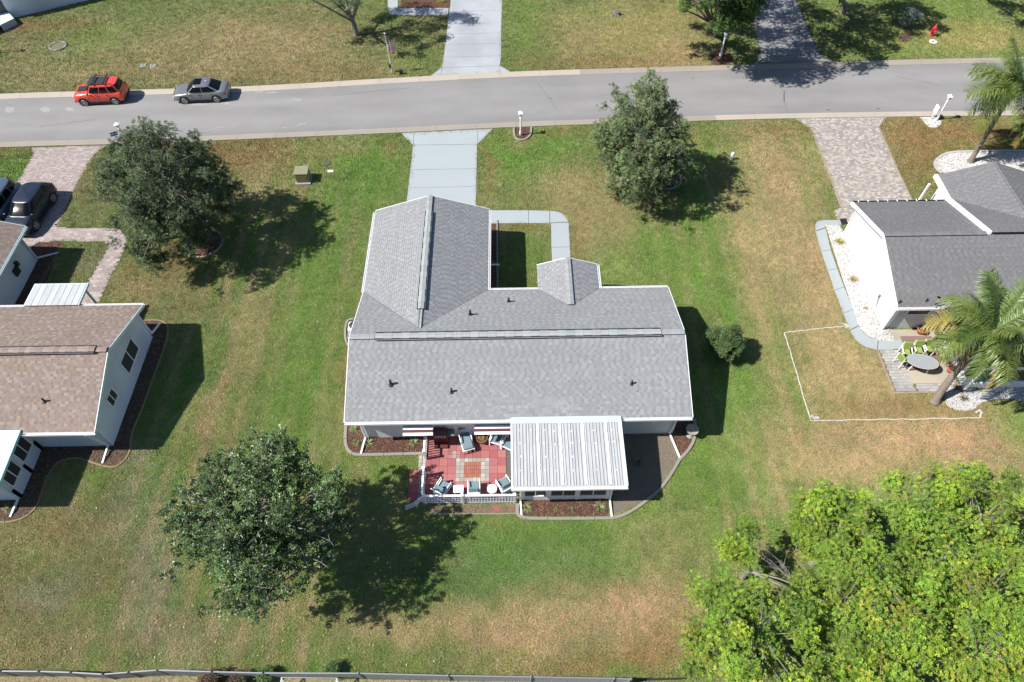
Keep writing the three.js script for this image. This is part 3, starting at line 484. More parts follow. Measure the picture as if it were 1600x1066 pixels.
  gutter(V(PX1, HE - 0.06, PZ), V(PX1, HE - 0.06, ZN), V(1, 0, 0), h); gutter(V(XG, HE - 0.06, ZN), V(XG, HE - 0.06, ZG + 0.05), V(1, 0, 0), h);
  const rake = (a, b) => bar(a.clone().add(V(0, -0.075, 0)), b.clone().add(V(0, -0.075, 0)), 0.035, 0.16);
  obj('rake_board', [rake(V(X1 + 0.02, HE, ZS), V(X1 + 0.02, HR, ZR)), rake(V(X1 + 0.02, HR, ZR), V(X1 + 0.02, HE, ZN)), rake(V(X0 - 0.02, HE, ZS), V(X0 - 0.02, HR, ZR)), rake(V(X0 - 0.02, HR, ZR), V(X0 - 0.02, HE, ZN)), rake(V(X0, HE, ZG - 0.02), V(XM, HG, ZG - 0.02)), rake(V(XG, HE, ZG - 0.02), V(XM, HG, ZG - 0.02)), rake(V(PX0, HE, PZ - 0.02), V(PXM, HP, PZ - 0.02)), rake(V(PX1, HE, PZ - 0.02), V(PXM, HP, PZ - 0.02))], M.white, h);
  obj('porch_post', [box(0.14, 2.45, 0.14, PX0 + 0.2, 1.225, PZ + 0.25), box(0.14, 2.45, 0.14, PX1 - 0.2, 1.225, PZ + 0.25)], M.white, h);
  // downspouts
  downspout(h, V(-7.98, 2.4, WS + 0.14), V(-8.0, 0.2, WS + 0.16), G(564, 709, 0.06));
  downspout(h, V(8.55, 2.4, WS + 0.14), V(8.4, 0.12, WS + 0.14), G(1063, 717, 0.05));
  obj('outlet_pipe', bar(V(XG - 0.3, 0.1, -29.6), V(-0.75, 0.1, -29.6), 0.1, 0.08), M.white, h);
  // back windows under striped awnings
  for (const [a, b] of [[629, 676], [741, 799]]) {
    const p = G(a, 660, 2.1), q = G(b, 660, 2.1), w = q.x - p.x, cx = (p.x + q.x) / 2;
    windowUnit(h, w - 0.2, 1.1, V(cx, 1.35, WS + 0.1), 0, 2);
    const aw = new THREE.Group(); aw.name = 'awning'; aw.position.set(cx, 0, WS + 0.085); h.add(aw);
    let s0 = 0; for (const [wd, mt] of [[0.42, std([0.2, 0.28, 0.34], { roughness: 0.5 })], [0.15, M.white], [0.15, M.maroon], [0.15, M.white]]) { const m = s0 + wd / 2; s0 += wd; obj('awning_slat', box(w, 0.015, wd - 0.006, 0, 2.1 - m * 0.45, 0.02 + m * 0.89, 0, 0.47), mt, aw); }
    for (const s of [-1, 1]) obj('awning_bracket', bar(V(s * w / 2.05, 2.07, 0.02), V(s * w / 2.05, 1.72, 0.72), 0.02, 0.03), M.white, aw);
  }
  // sunroom: low walls with windows under a ribbed metal pan roof
  const LX0 = -0.06, LX1 = 5.33, LZ0 = ZS - 0.05, LZ1 = -13.26, LH0 = 2.62, LH1 = 2.42, BX0 = 0.28, BX1 = 4.82, BZ = -13.66;
  const ly = (z) => lerp(LH0, LH1, (z - LZ0) / (LZ1 - LZ0)), ang = Math.atan2(LH0 - LH1, LZ1 - LZ0), LL = Math.hypot(LH0 - LH1, LZ1 - LZ0), lc = [(LH0 + LH1) / 2, (LZ0 + LZ1) / 2];
  const edges = [LX0, 1.2, 2.32, 3.45, 4.62, LX1];
  for (let i = 0; i < 5; i++) {
    const w = edges[i + 1] - edges[i] - 0.012, cx = (edges[i] + edges[i + 1]) / 2, pan = obj('roof_panel', box(w, 0.06, LL, cx, lc[0], lc[1], 0, ang), M.panRoof, h);
    const rib = std([0.5, 0.515, 0.53].map((v) => v * rr(0.92, 1.02)), { map: streak, roughness: 0.6 }); // some ribs still carry their white coat
    const n = Math.max(3, Math.round(w / 0.155)); for (let k = 1; k < n; k++) obj('rib', box(rr(0.02, 0.045), 0.03, LL - 0.3, cx - w / 2 + w * k / n + rr(-0.02, 0.02), lc[0] + 0.04, lc[1] + 0.1, 0, ang), R() < 0.4 ? rib : M.panRoof, pan);
    for (let k = 0; k < 4; k++) for (const s of i === 0 || i === 1 ? [0.3, 0.75] : [0.5]) obj('sealant_dab', new THREE.SphereGeometry(rr(0.035, 0.065), 8, 5).scale(1, 0.3, rr(0.8, 1.3)).translate(cx - w / 2 + w * s + rr(-0.03, 0.03), ly(lerp(LZ0, LZ1, 0.2 + k * 0.19)) + 0.035, lerp(LZ0, LZ1, 0.2 + k * 0.19) + rr(-0.05, 0.05)), M.panSeam, pan);
  }
  for (const x of edges.slice(1, 5)) { // hand-brushed sealant along each seam
    const Lr = [], Rt = []; for (let k = 0; k <= 30; k++) { const z = lerp(LZ0 + 0.3, LZ1 - 0.08, k / 30), c = x + 0.006 * Math.sin(k * 0.7); Lr.push([c - rr(0.045, 0.075), z]); Rt.push([c + rr(0.045, 0.075), z]); }
    const sg = slab([...Lr, ...Rt.reverse()], 0, 0.02), sp = sg.attributes.position; for (let k = 0; k < sp.count; k++) sp.setY(k, sp.getY(k) + ly(sp.getZ(k)) + 0.045);
    obj('seam', sg, M.panSeam, h);
  }
  obj('flashing', [box(LX1 - LX0 + 0.04, 0.05, 0.36, (LX0 + LX1) / 2, LH0 + 0.03, LZ0 + 0.16, 0, ang)], std([0.5, 0.58, 0.64], { map: mottle, roughness: 0.5 }), h);
  obj('edge_trim', [box(0.1, 0.12, LL, LX0 - 0.05, lc[0], lc[1], 0, ang), box(0.16, 0.12, LL, LX1 + 0.03, lc[0], lc[1], 0, ang)], M.panSeam, h);
  gutter(V(LX0 - 0.1, LH1 - 0.06, LZ1), V(LX1 + 0.1, LH1 - 0.06, LZ1), V(0, 0, 1), h);
  obj('sunroom_wall', [box(BX1 - BX0, 0.42, 0.1, (BX0 + BX1) / 2, 0.21, BZ), box(0.1, 0.95, LZ0 - BZ + 6.9, BX0 + 0.05, 0.475, -15.5).scale(1, 1, 1), box(0.1, 2.36, 3.5, BX1 - 0.05, 1.18, -15.42), box(BX1 - BX0, 0.5, 0.1, (BX0 + BX1) / 2, 2.08, BZ)], M.wall, h);
  obj('sunroom_post', [BX0 + 0.1, 1.7, 3.15, BX1 - 0.1].map((x) => box(0.2, 2.36, 0.14, x, 1.18, BZ)), M.white, h);
  for (const [a, b] of [[BX0 + 0.2, 1.6], [1.8, 3.05], [3.25, BX1 - 0.2]]) windowUnit(h, b - a - 0.05, 1.3, V((a + b) / 2, 1.14, BZ + 0.01), 0, 2, M.white, M.screen);
  downspout(h, V(BX0 + 0.02, 2.3, BZ + 0.12), V(BX0, 0.12, BZ + 0.12), G(815, 807, 0.05)); downspout(h, V(BX1 - 0.02, 2.3, BZ + 0.12), V(BX1, 0.12, BZ + 0.12), G(956, 808, 0.05));
}
// ---------------------------------------------------------------- the brown-roofed house on the left
{
  const h = thing('house', 'brown shingled house with pale blue walls at the left edge', 'house');
  const X1 = -21.2, X0 = -44, ZS = -16.55, ZN = -24.75, ZR = (ZS + ZN) / 2, HE = 2.55, HR = HE + (ZS - ZR) * SLOPE, P = { contrast: 0.075 };
  roofPlane(h, [[X0, ZS], [X1, ZS], [X1, ZR], [X0, ZR]], [0, HR, ZR, 0, -SLOPE], M.roofBrownDeck, BROWN_T, { ...P, seed: 13 });
  const GX = -30.6, GXM = -36.2, GZ = -31.25, HG = HE + (GX - GXM) * SLOPE;
  roofPlane(h, [[X0, ZR], [X1, ZR], [X1, ZN], [X0, ZN]], [0, HR, ZR, 0, SLOPE], M.roofBrownDeck, BROWN_T, { ...P, seed: 14 });
  roofPlane(h, [[GXM, GZ], [GX, GZ], [GX, ZN + 0.2], [GXM, ZN + 0.2]], [GXM, HG, 0, -SLOPE, 0], M.roofBrownDeck, BROWN_T, { ...P, seed: 15 });
  roofPlane(h, [[-41.8, GZ], [GXM, GZ], [GXM, ZN + 0.2], [-41.8, ZN + 0.2]], [GXM, HG, 0, SLOPE, 0], M.roofBrownDeck, BROWN_T, { ...P, seed: 16 });
  const caps = capMats(BROWN_T.slice(0, 3));
  ridgeVent(h, V(-36, HR + 0.09, ZR), V(G(149, 549, HR).x, HR + 0.09, ZR), 0.5, caps, 0.3, V(0, 0, 1));
  ridgeVent(h, V(G(150, 549, HR).x, HR + 0.03, ZR), V(X1 - 0.02, HR + 0.03, ZR), 0.3, caps, 0.25, V(0, 0, 1));
  const vp = G(66, 624, 3.3); ventPipe(h, vp.x, HR - (vp.z - ZR) * SLOPE - 0.02, vp.z, 1);
  const WX = X1 - 0.42, WS = ZS - 0.5, WN = ZN + 0.45;
  obj('wall', [gableWall(WX - 0.08, WN, WS, 2.44, 2.42 + (WS - WN) / 2 * SLOPE), box(WX - X0 - 0.17, 2.45, 0.16, (WX + X0 - 0.17) / 2, 1.225, WS - 0.08), box(WX - X0 - 0.17, 2.45, 0.16, (WX + X0 - 0.17) / 2, 1.225, WN + 0.08)], M.wallBlue, h);
  obj('garage_wall', [box(0.16, 2.45, WN - GZ - 0.5, GX - 0.5, 1.225, (WN + GZ + 0.5) / 2), box(10.3, 2.45, 0.16, GXM, 1.225, GZ + 0.5)], M.wallBlue, h);
  const rake = (a, b) => bar(a.clone().add(V(0, -0.07, 0)), b.clone().add(V(0, -0.07, 0)), 0.035, 0.18);
  obj('rake_board', [rake(V(X1 + 0.02, HE, ZS), V(X1 + 0.02, HR, ZR)), rake(V(X1 + 0.02, HR, ZR), V(X1 + 0.02, HE, ZN)), rake(V(GX, HE, GZ - 0.02), V(GXM, HG, GZ - 0.02))], M.paleBlueMetal, h);
  obj('soffit', [box(X1 - X0, 0.03, 0.5, (X0 + X1) / 2, 2.4, ZS - 0.25)], M.paleBlueMetal, h);
  gutter(V(X0, HE - 0.06, ZS), V(X1, HE - 0.06, ZS), V(0, 0, 1), h, M.white); gutter(V(X0, HE - 0.06, ZN), V(X1, HE - 0.06, ZN), V(0, 0, -1), h, M.white); gutter(V(GX, HE - 0.06, GZ), V(GX, HE - 0.06, ZN), V(1, 0, 0), h, M.paleBlueMetal);
  windowUnit(h, 1.75, 1.05, V(WX + 0.03, 1.5, G(208, 556, 1.5).z), Math.PI / 2, 2, M.white, M.screen);
  windowUnit(h, 0.75, 0.75, V(WX + 0.03, 1.65, G(171, 622, 1.6).z), Math.PI / 2, 2, M.white, M.screen);
  downspout(h, V(WX - 0.1, 2.4, ZS + 0.1), V(WX - 0.1, 0.3, WS + 0.1), G(160, 724, 0.05), M.paleBlueMetal);
  downspout(h, V(WX, 2.4, WN - 0.05), V(WX + 0.05, 0.3, WN - 0.05), G(249, 506, 0.05), M.white);
  downspout(h, V(GX - 0.35, 2.4, GZ + 0.55), V(GX - 0.35, 0.25, GZ + 0.6), G(91, 395, 0.06), M.paleBlueMetal);
  // flat metal canopy over the side entrance, on two posts
  const cx0 = -27.95, cx1 = -24.9, cz0 = -26.3, cz1 = -24.72; for (let i = 0; i < 8; i++) obj('canopy_panel', rbox((cx1 - cx0) / 8 - 0.012, 0.06, cz1 - cz0, cx0 + (i + 0.5) * (cx1 - cx0) / 8, 2.66, (cz0 + cz1) / 2, 0.015), i % 2 ? std([0.5, 0.52, 0.54], { map: streak, roughness: 0.5 }) : std([0.46, 0.48, 0.5], { map: streak, roughness: 0.5 }), h);
  obj('canopy_frame', [box(cx1 - cx0 + 0.12, 0.14, 0.06, (cx0 + cx1) / 2, 2.6, cz0 - 0.03), box(0.06, 0.14, cz1 - cz0, cx1 + 0.03, 2.6, (cz0 + cz1) / 2), box(0.06, 0.14, cz1 - cz0, cx0 - 0.03, 2.6, (cz0 + cz1) / 2)], M.paleBlueMetal, h);
  obj('canopy_post', [box(0.1, 2.55, 0.1, cx1 - 0.1, 1.275, cz0 + 0.3), box(0.1, 2.55, 0.1, cx0 + 0.1, 1.275, cz0 + 0.3)], M.paleBlueMetal, h);
  // sunroom in front with big windows in its right wall
  const SX = -24.95, SB = -25.48, SZ1 = -13.35; obj('sunroom_roof', [box(6, 0.1, 3.35, SX - 3, 2.52, -14.98, 0, 0.06)], M.whiteMetal, h);
  obj('sunroom_trim', [box(0.05, 0.16, 3.4, SX + 0.03, 2.5, -14.98, 0, 0.06), box(6.05, 0.16, 0.05, SX - 2.98, 2.4, SZ1 + 0.05)], std([0.32, 0.55, 0.58], { roughness: 0.5 }), h);
  obj('sunroom_wall', [box(0.12, 0.85, 3.0, SB, 0.425, -15.6), box(0.12, 0.28, 3.0, SB, 2.26, -15.6), box(0.12, 2.4, 0.22, SB, 1.2, -16.95), box(0.12, 2.4, 0.2, SB, 1.2, -15.6), box(0.12, 2.4, 0.2, SB, 1.2, -14.22), box(6, 2.4, 0.12, SB - 3.07, 1.2, -14.1)], M.wallBlue, h);
  for (const z of [-16.27, -14.91]) windowUnit(h, 1.02, 1.2, V(SB + 0.04, 1.47, z), Math.PI / 2, 2, M.white, M.screen);
  downspout(h, V(SB + 0.1, 2.3, -14.0), V(SB + 0.1, 0.25, -14.0), G(16, 808, 0.05), M.paleBlueMetal);
  obj('wall_lantern', [box(0.1, 0.5, 0.5, GX - 0.35, 1.15, -28.75), box(0.16, 0.3, 0.22, GX - 0.3, 1.45, -29.1)], M.black, h);
}
// ---------------------------------------------------------------- the white house on the right
{
  const h = thing('house', 'white house with dark grey shingle roof at the right edge', 'house');
  const X0 = 21.84, XK = 28.0, X1 = 46, ZS = -23.7, ZN = -32.25, ZR = (ZS + ZN) / 2, HE = 2.55, HR = HE + (ZS - ZR) * SLOPE, P = { contrast: 0.075 };
  roofPlane(h, [[X0, ZS], [X1, ZS], [X1, ZR], [X0, ZR]], [0, HR, ZR, 0, -SLOPE], M.roofDarkDeck, DARK_T, { ...P, seed: 23 });
  roofPlane(h, [[X0, ZR], [XK + 0.05, ZR], [XK + 0.05, ZN], [X0, ZN]], [0, HR, ZR, 0, SLOPE], M.roofDarkDeck, DARK_T, { ...P, seed: 24 });
  const UP = 0.17, GXM = 31.1, GX1 = 34.2, GZ = -34.5, HG = HE + UP + (GXM - XK) * SLOPE, ZV = ZR - (HR + UP - HG) / SLOPE;
  roofPlane(h, [[XK, ZR], [X1, ZR], [X1, ZN], [GX1, ZN], [GXM, ZV], [XK, ZN]], [0, HR + UP, ZR, 0, SLOPE], M.roofDarkDeck, DARK_T, { ...P, seed: 25, t: 0.2 });
  roofPlane(h, [[XK, GZ], [GXM, GZ], [GXM, ZV], [XK, ZN]], [GXM, HG, 0, SLOPE, 0], M.roofDarkDeck, DARK_T, { ...P, seed: 26 });
  roofPlane(h, [[GXM, GZ], [GX1, GZ], [GX1, ZN], [GXM, ZV]], [GXM, HG, 0, -SLOPE, 0], M.roofDarkDeck, DARK_T, { ...P, seed: 27 });
  const rake = (a, b, w = 0.05, hh = 0.2) => bar(a.clone().add(V(0, -0.06, 0)), b.clone().add(V(0, -0.06, 0)), w, hh);
  obj('rake_board', [rake(V(X0 - 0.03, HE, ZS), V(X0 - 0.03, HR, ZR)), rake(V(X0 - 0.03, HR, ZR), V(X0 - 0.03, HE, ZN), 0.12), rake(V(XK - 0.08, HE + UP, GZ), V(XK - 0.08, HE + UP, ZN), 0.22, 0.24), rake(V(XK - 0.08, HE + UP, ZN), V(XK - 0.08, HR + UP, ZR + 0.1), 0.2, 0.26)], M.white, h);
  ridgeVent(h, V(X0 + 0.02, HR + 0.03, ZR), V(XK - 0.2, HR + 0.03, ZR), 0.28, capMats(DARK_T), 0.3, V(0, 0, 1));
  const WX = X0 + 0.3, WS = ZS - 0.4, WN = ZN + 0.4;
  obj('wall', [gableWall(WX + 0.08, WN, WS, 2.44, 2.42 + (WS - WN) / 2 * SLOPE), box(X1 - WX - 0.17, 2.45, 0.16, (X1 + WX + 0.17) / 2, 1.225, WN + 0.08)], std([0.66, 0.67, 0.68], { map: stain, roughness: 0.75 }), h);
  for (let i = 0; i < 16; i++) obj('siding_board', box(3.35, 0.148, 0.05, 23.87, 0.075 + i * 0.15, WS - 0.04, 0, -0.09), std([0.52, 0.55, 0.58], { roughness: 0.6 }), h);
  obj('garage_wall', [box(0.14, 2.45, 2.2, XK + 0.45, 1.225, -33.1), box(5.4, 2.45, 0.14, GXM, 1.225, GZ + 0.5)], M.wall, h);
  gutter(V(X0, HE - 0.06, ZN), V(XK - 0.2, HE - 0.06, ZN), V(0, 0, -1), h, M.black); obj('gutter_hanger', [0, 1, 2, 3, 4, 5, 6, 7, 8, 9].map((i) => box(0.05, 0.02, 0.16, X0 + 0.4 + i * 0.62, HE + 0.02, ZN - 0.08)), M.white, h);
  gutter(V(X0, HE - 0.06, ZS), V(24.95, HE - 0.06, ZS), V(0, 0, 1), h, M.white);
  obj('porch_post', [bar(V(27.4, 0.02, -33.9), V(27.4, 2.5, -33.9), 0.12, 0.12), bar(V(WX + 0.02, 0, WN - 0.08), V(WX + 0.02, 2.4, WN - 0.08), 0.09, 0.09), bar(V(WX - 0.02, 0.02, WS + 0.1), V(WX - 0.02, 2.4, WS + 0.1), 0.09, 0.09)], M.white, h);
  windowUnit(h, 1.25, 0.6, V(G(1438, 490, 1.7).x, 1.75, WS + 0.03), 0, 1, M.white, M.screen);
  // screened rear porch whose left wall shows terracotta curtains between white posts
  const QX = 25.12, QZ = -19.7;
  obj('porch_roof', [box(9, 0.1, ZS - QZ + 8.2 - 4.1, QX + 4.5, 2.5, (ZS + QZ) / 2 + 0.05, 0, 0.04)], M.whiteMetal, h);
  obj('porch_trim', [box(0.1, 0.2, 4.05, QX - 0.03, 2.48, (ZS + QZ) / 2 + 0.05, 0, 0.04), box(9, 0.16, 0.08, QX + 4.5, 2.36, QZ + 0.1)], M.white, h);
  obj('porch_column', [-23.3, -22.4, -21.5, -20.6, -19.9].map((z) => box(0.12, 2.4, 0.12, QX + 0.25, 1.2, z)), M.white, h);
  obj('porch_rail', [box(0.1, 0.5, 3.5, QX + 0.25, 0.25, -21.6), box(8, 0.5, 0.1, QX + 4.4, 0.25, QZ - 0.2)], M.white, h);
  for (const z of [-22.85, -21.95, -21.05]) { const g = []; for (let k = 0; k < 7; k++) g.push(cyl(0.06, 0.06, 1.8, QX + 0.32 + (k % 2) * 0.03, 0.5, z - 0.36 + k * 0.12, 7)); obj('curtain', g, M.terra, h); }
  downspout(h, V(QX, 2.35, QZ + 0.15), V(QX, 0.4, QZ + 0.15), G(1503, 606, 0.06), M.white);
  for (const [px, py] of [[1407, 470], [1449, 468]]) { const q = G(px, py, 2.8); ventPipe(h, q.x, HR - (q.z - ZR) * SLOPE - 0.02, q.z, 0.7); }
  obj('conduit', [bar(G(1368, 486, 0.05), G(1382, 464, 1.0).setX(WX - 0.06), 0.05, 0.05), cyl(0.06, 0.06, 0.2, WX - 0.08, 1.0, G(1382, 464, 1).z, 8)], M.galv, h);
  // dish aerial on the roof edge
  const p = G(1466, 474, 2.85), d = thing('satellite_dish', 'small dark satellite dish on the right house roof edge', 'satellite dish', [p.x, HR - (p.z - ZR) * SLOPE, p.z], -0.9);
  obj('mast', [tube([V(0, 0, 0), V(0, 0.35, 0), V(0, 0.62, -0.12)], 0.022, 7), cyl(0.1, 0.1, 0.02, 0, 0, 0, 10)], M.steel, d);
  obj('dish', new THREE.SphereGeometry(0.55, 18, 6, 0, Math.PI * 2, 0, 0.55).scale(1, -1, 1).translate(0, 0.53, 0).rotateX(-0.9).translate(0, 0.55, -0.05), std([0.1, 0.1, 0.11], { side: THREE.DoubleSide, roughness: 0.5 }), d);
  obj('arm', bar(V(0, 0.4, 0), V(0, 0.6, 0.5), 0.03, 0.03), M.black, d); obj('receiver', rbox(0.09, 0.09, 0.16, 0, 0.64, 0.5, 0.02), M.black, d);
}
// ---------------------------------------------------------------- corner of a house at the top left
{
  const h = thing('house', 'pale blue house corner cut by the top left of the picture', 'house');
  const a = G(20, 28), b = G(142, -1), dir = b.clone().sub(a).normalize(), n = V(dir.z, 0, -dir.x).multiplyScalar(-1), far = a.clone().addScaledVector(dir, 14);
  const nn = n.z > 0 ? n : n.clone().multiplyScalar(-1);
  const w = (p, q, y0, y1, t) => bar(p.clone().setY((y0 + y1) / 2), q.clone().setY((y0 + y1) / 2), t, y1 - y0);
  const in_ = nn.clone().multiplyScalar(-8), back = a.clone().add(in_), eb = far.clone().add(in_);
  obj('wall', [w(a, far, 0, 2.5, 0.2), w(a, back, 0, 2.5, 0.2)], M.wallBlue, h);
  const rf = std([0.28, 0.26, 0.25], { map: grain });
  const o = nn.clone().multiplyScalar(0.25), mid = in_.clone().multiplyScalar(0.5).setY(1.3), s = dir.clone().multiplyScalar(-0.4);
  const A = a.clone().add(o).add(s).setY(2.55), B = far.clone().add(o).setY(2.55), C = far.clone().add(mid).setY(3.9), D = a.clone().add(mid).add(s).setY(3.9), E = back.clone().sub(o).add(s).setY(2.55), F = eb.clone().sub(o).setY(2.55);
  obj('roof_plane', [quadGeo(A, B, C, D), quadGeo(D, C, F, E)], rf, h);
  obj('fascia', [bar(A, B, 0.05, 0.18), bar(A, D, 0.05, 0.18), bar(D, E, 0.05, 0.18)], M.white, h);
  obj('porch_roof', slab(pts([[0, 6], [21, 29], [0, 39], [-70, 70], [-70, 0]], 0.6), 0.5, 0.6), M.whiteMetal, h);
  obj('porch_trim', ribbon(pts([[0, 6], [21, 29], [0, 39]], 0.6), 0.1, 0.0, 0.62), std([0.3, 0.36, 0.4]), h);
  obj('porch_screen', [w(a.clone().addScaledVector(dir, -0.1), a.clone().addScaledVector(dir, -2.8), 0.5, 2.1, 0.05)], M.screen, h);
}

// ---------------------------------------------------------------- planting beds
function scatter(poly, n, f, grow = 0) { const xs = poly.map((p) => p[0]), zs = poly.map((p) => p[1]), x0 = Math.min(...xs), x1 = Math.max(...xs), z0 = Math.min(...zs), z1 = Math.max(...zs), out = []; let guard = 0; while (out.length < n && guard++ < n * 30) { const x = rr(x0, x1, f), z = rr(z0, z1, f); if (inPoly(x, z, poly)) out.push([x, z]); } return out; }
const areaOf = (poly) => { let a = 0; poly.forEach((p, i) => { const q = poly[(i + 1) % poly.length]; a += p[0] * q[1] - q[0] * p[1]; }); return Math.abs(a / 2); };
const chipGeo = metreUV(fix(new THREE.BoxGeometry(1, 0.25, 0.4))), pebGeo = metreUV(fix(new THREE.IcosahedronGeometry(0.5, 0)));
function mulchBed(poly, label, edge, seed, tones = [[0.13, 0.06, 0.04], [0.09, 0.045, 0.032], [0.17, 0.085, 0.055], [0.06, 0.035, 0.028]], dens = 260) {
  const b = struct('mulch_bed', label, 'mulch bed'), f = rngOf(seed);
  obj('soil', slab(poly, 0.002, 0.035), M.mulch, b);
  const ms = [], cs = []; for (const [x, z] of scatter(poly, Math.min(7000, areaOf(poly) * dens), f)) { const s = rr(0.05, 0.13, f); ms.push(mtx(x, 0.045, z, rr(-0.4, 0.4, f), f() * 6.3, rr(-0.4, 0.4, f), s)); const t = tones[Math.floor(f() * tones.length)], k = rr(0.7, 1.3, f); cs.push(t.map((v) => v * k)); }
  inst('bark_chips', chipGeo, M.chip, ms, cs, b, 'stuff');
  if (edge) edgingRun(b, edge.line, edge.w ?? 0.14, edge.mat ?? M.edging, edge.h ?? 0.1);
  BARE.push(poly); return b;
}
function edgingRun(parent, line, w, mat, h, len = 0.9) { // cast edging cut into lengths
  let run = [line[0]], d = 0;
  for (let i = 1; i < line.length; i++) { d += Math.hypot(line[i][0] - line[i - 1][0], line[i][1] - line[i - 1][1]); run.push(line[i]); if (d > len || i === line.length - 1) { if (run.length > 1 && d > 0.02) { const e = run.map((q) => [...q]); const l = Math.hypot(e[1][0] - e[0][0], e[1][1] - e[0][1]); e[0][0] += (e[1][0] - e[0][0]) / l * 0.012; e[0][1] += (e[1][1] - e[0][1]) / l * 0.012; obj('edging_length', ribbon(e, w, 0.001, h), mat, parent); } run = [line[i]]; d = 0; } }
}
function gravelBed(poly, label, seed, dens = 330, tones = [[0.6, 0.59, 0.575], [0.48, 0.475, 0.47], [0.68, 0.67, 0.66], [0.38, 0.37, 0.35]]) {
  const b = struct('gravel_bed', label, 'gravel bed'), f = rngOf(seed);
  obj('base', slab(poly, 0.002, 0.02), M.pebbleBase, b);
  const ms = [], cs = []; for (const [x, z] of scatter(poly, Math.min(9000, areaOf(poly) * dens), f)) { const s = rr(0.04, 0.085, f); ms.push(mtx(x, 0.03, z, f() * 3, f() * 6, f() * 3, s, s * 0.7, s)); const t = f() < 0.06 ? [0.08, 0.07, 0.065] : tones[Math.floor(f() * tones.length)], k = rr(0.85, 1.1, f); cs.push(t.map((v) => v * k)); }
  inst('pebbles', pebGeo, M.chip, ms, cs, b, 'stuff');
  BARE.push(poly); return b;
}
const bedL = [...smooth(pts([[541, 662], [540, 690], [543, 702], [552, 710], [566, 711.5]]), 14), ...pts([[662, 709.5], [662, 684]])];
mulchBed([...bedL, g2(560, 664), g2(545, 655)], 'red mulch bed with tufted plants behind the house, left of the patio', { line: [...bedL.slice(0, -2), g2(600, 711), g2(630, 710.2), g2(662, 709.5)], w: 0.17 }, 31);
const bedA = [...smooth(pts([[553, 499], [545, 501], [541, 508], [539.5, 520], [541, 534], [547, 543]]), 12)];
mulchBed([...bedA, g2(560, 540), g2(562, 505)], 'small mulch bed round the air conditioner at the left wall', { line: bedA, w: 0.14 }, 32);
mulchBed(pts([[764, 351], [776.5, 351], [776.5, 451], [764, 451]]), 'narrow mulch strip beside the garage wall', { line: pts([[777, 345], [777, 400], [777.5, 451]]), w: 0.1 }, 33);
mulchBed([[0.3, -13.6], [4.75, -13.6], g2(951, 806), g2(818, 806)], 'red mulch bed below the sunroom windows', { line: smooth(pts([[809, 788], [808.5, 800], [811, 806], [822, 810], [860, 811], [900, 811], [940, 810.5], [962, 809.5], [985, 800], [1010, 783], [1030, 766], [1048, 742], [1062, 718]]), 40), w: 0.16 }, 34);
const bedR = [...smooth(pts([[1085, 655], [1086, 672], [1084, 688], [1076, 703], [1062, 719]]), 16)];
mulchBed([...bedR, g2(1053, 684), g2(1055, 660)], 'mulch bed at the back right corner of the grey-roofed house', { line: bedR, w: 0.16 }, 35);
{ // bare soil between sunroom and corner bed
  const p = [...pts([[966, 678], [1052, 678], [1060, 716], [1046, 740], [1028, 764], [1008, 781], [983, 797], [962, 806], [955, 806]])];
  const s = struct('bare_soil', 'bare sandy soil patch right of the sunroom', 'soil'), f = rngOf(36);
  obj('soil', slab(p, 0.001, 0.012), M.dirt, s); const ms = [], cs = [];
  for (const [x, z] of scatter(p, 1800, f)) { const k = rr(0.02, 0.08, f); ms.push(mtx(x, 0.015, z, 0, f() * 6, 0, k)); const t = f() < 0.5 ? [0.2, 0.16, 0.12] : [0.13, 0.1, 0.08]; cs.push(t); }
  inst('soil_crumbs', chipGeo, M.chip, ms, cs, s, 'stuff'); BARE.push(p);
  const q = [...pts([[668, 792], [808, 790], [808, 803], [672, 803]])], t = struct('bare_soil', 'narrow dry planting strip below the patio railing', 'soil');
  obj('soil', slab(q, 0.001, 0.015), M.dirt, t); const m2 = [], c2 = []; for (const [x, z] of scatter(q, 900, f)) { const k = rr(0.03, 0.1, f); m2.push(mtx(x, 0.02, z, 0, f() * 6, 0, k)); c2.push(f() < 0.5 ? [0.2, 0.13, 0.09] : [0.12, 0.08, 0.05]); }
  inst('soil_crumbs', chipGeo, M.chip, m2, c2, t, 'stuff'); obj('edging_length', ribbon(pts([[672, 804], [808, 803]]), 0.07, 0, 0.06), M.edging, t);
  obj('stepping_tile', slab(pts([[769, 790], [781, 790], [782, 801], [769, 801]]), 0.002, 0.03, 0.005), std(alb(196, 112, 112), { map: stain }), t); BARE.push(q);
}
{ // beds of the left house: loose edging only
  const e1 = smooth(pts([[226, 501.5], [246, 501], [258, 505], [263, 514], [258, 540], [240, 590], [222, 640], [206, 680], [203, 705], [196, 718], [182, 729], [170, 730], [156, 727], [128, 718], [110, 717], [90, 724], [75, 745], [62, 782], [54, 796], [40, 808], [20, 815], [-10, 817]]), 70);
  const wallside = pts([[-10, 784], [28, 782], [68, 694], [176, 698], [241, 526], [222, 505]]);
  mulchBed([...e1, ...wallside], 'thin brown mulch round the walls of the left house, edged by a tan strip', { line: e1, w: 0.1, mat: M.terraEdging, h: 0.07 }, 37, [[0.09, 0.06, 0.045], [0.14, 0.1, 0.075], [0.07, 0.085, 0.035]], 120);
  mulchBed(pts([[50, 386], [60, 379], [99, 378.5], [88, 398], [62, 476], [18, 478]]), 'dark mulch bed below the side wall of the left house', null, 38, undefined, 100);
  obj('edging_length', ribbon(pts([[99, 378.5], [88, 398], [62, 446]]), 0.06, 0, 0.05), M.terraEdging, scene.children[scene.children.length - 1]);
}
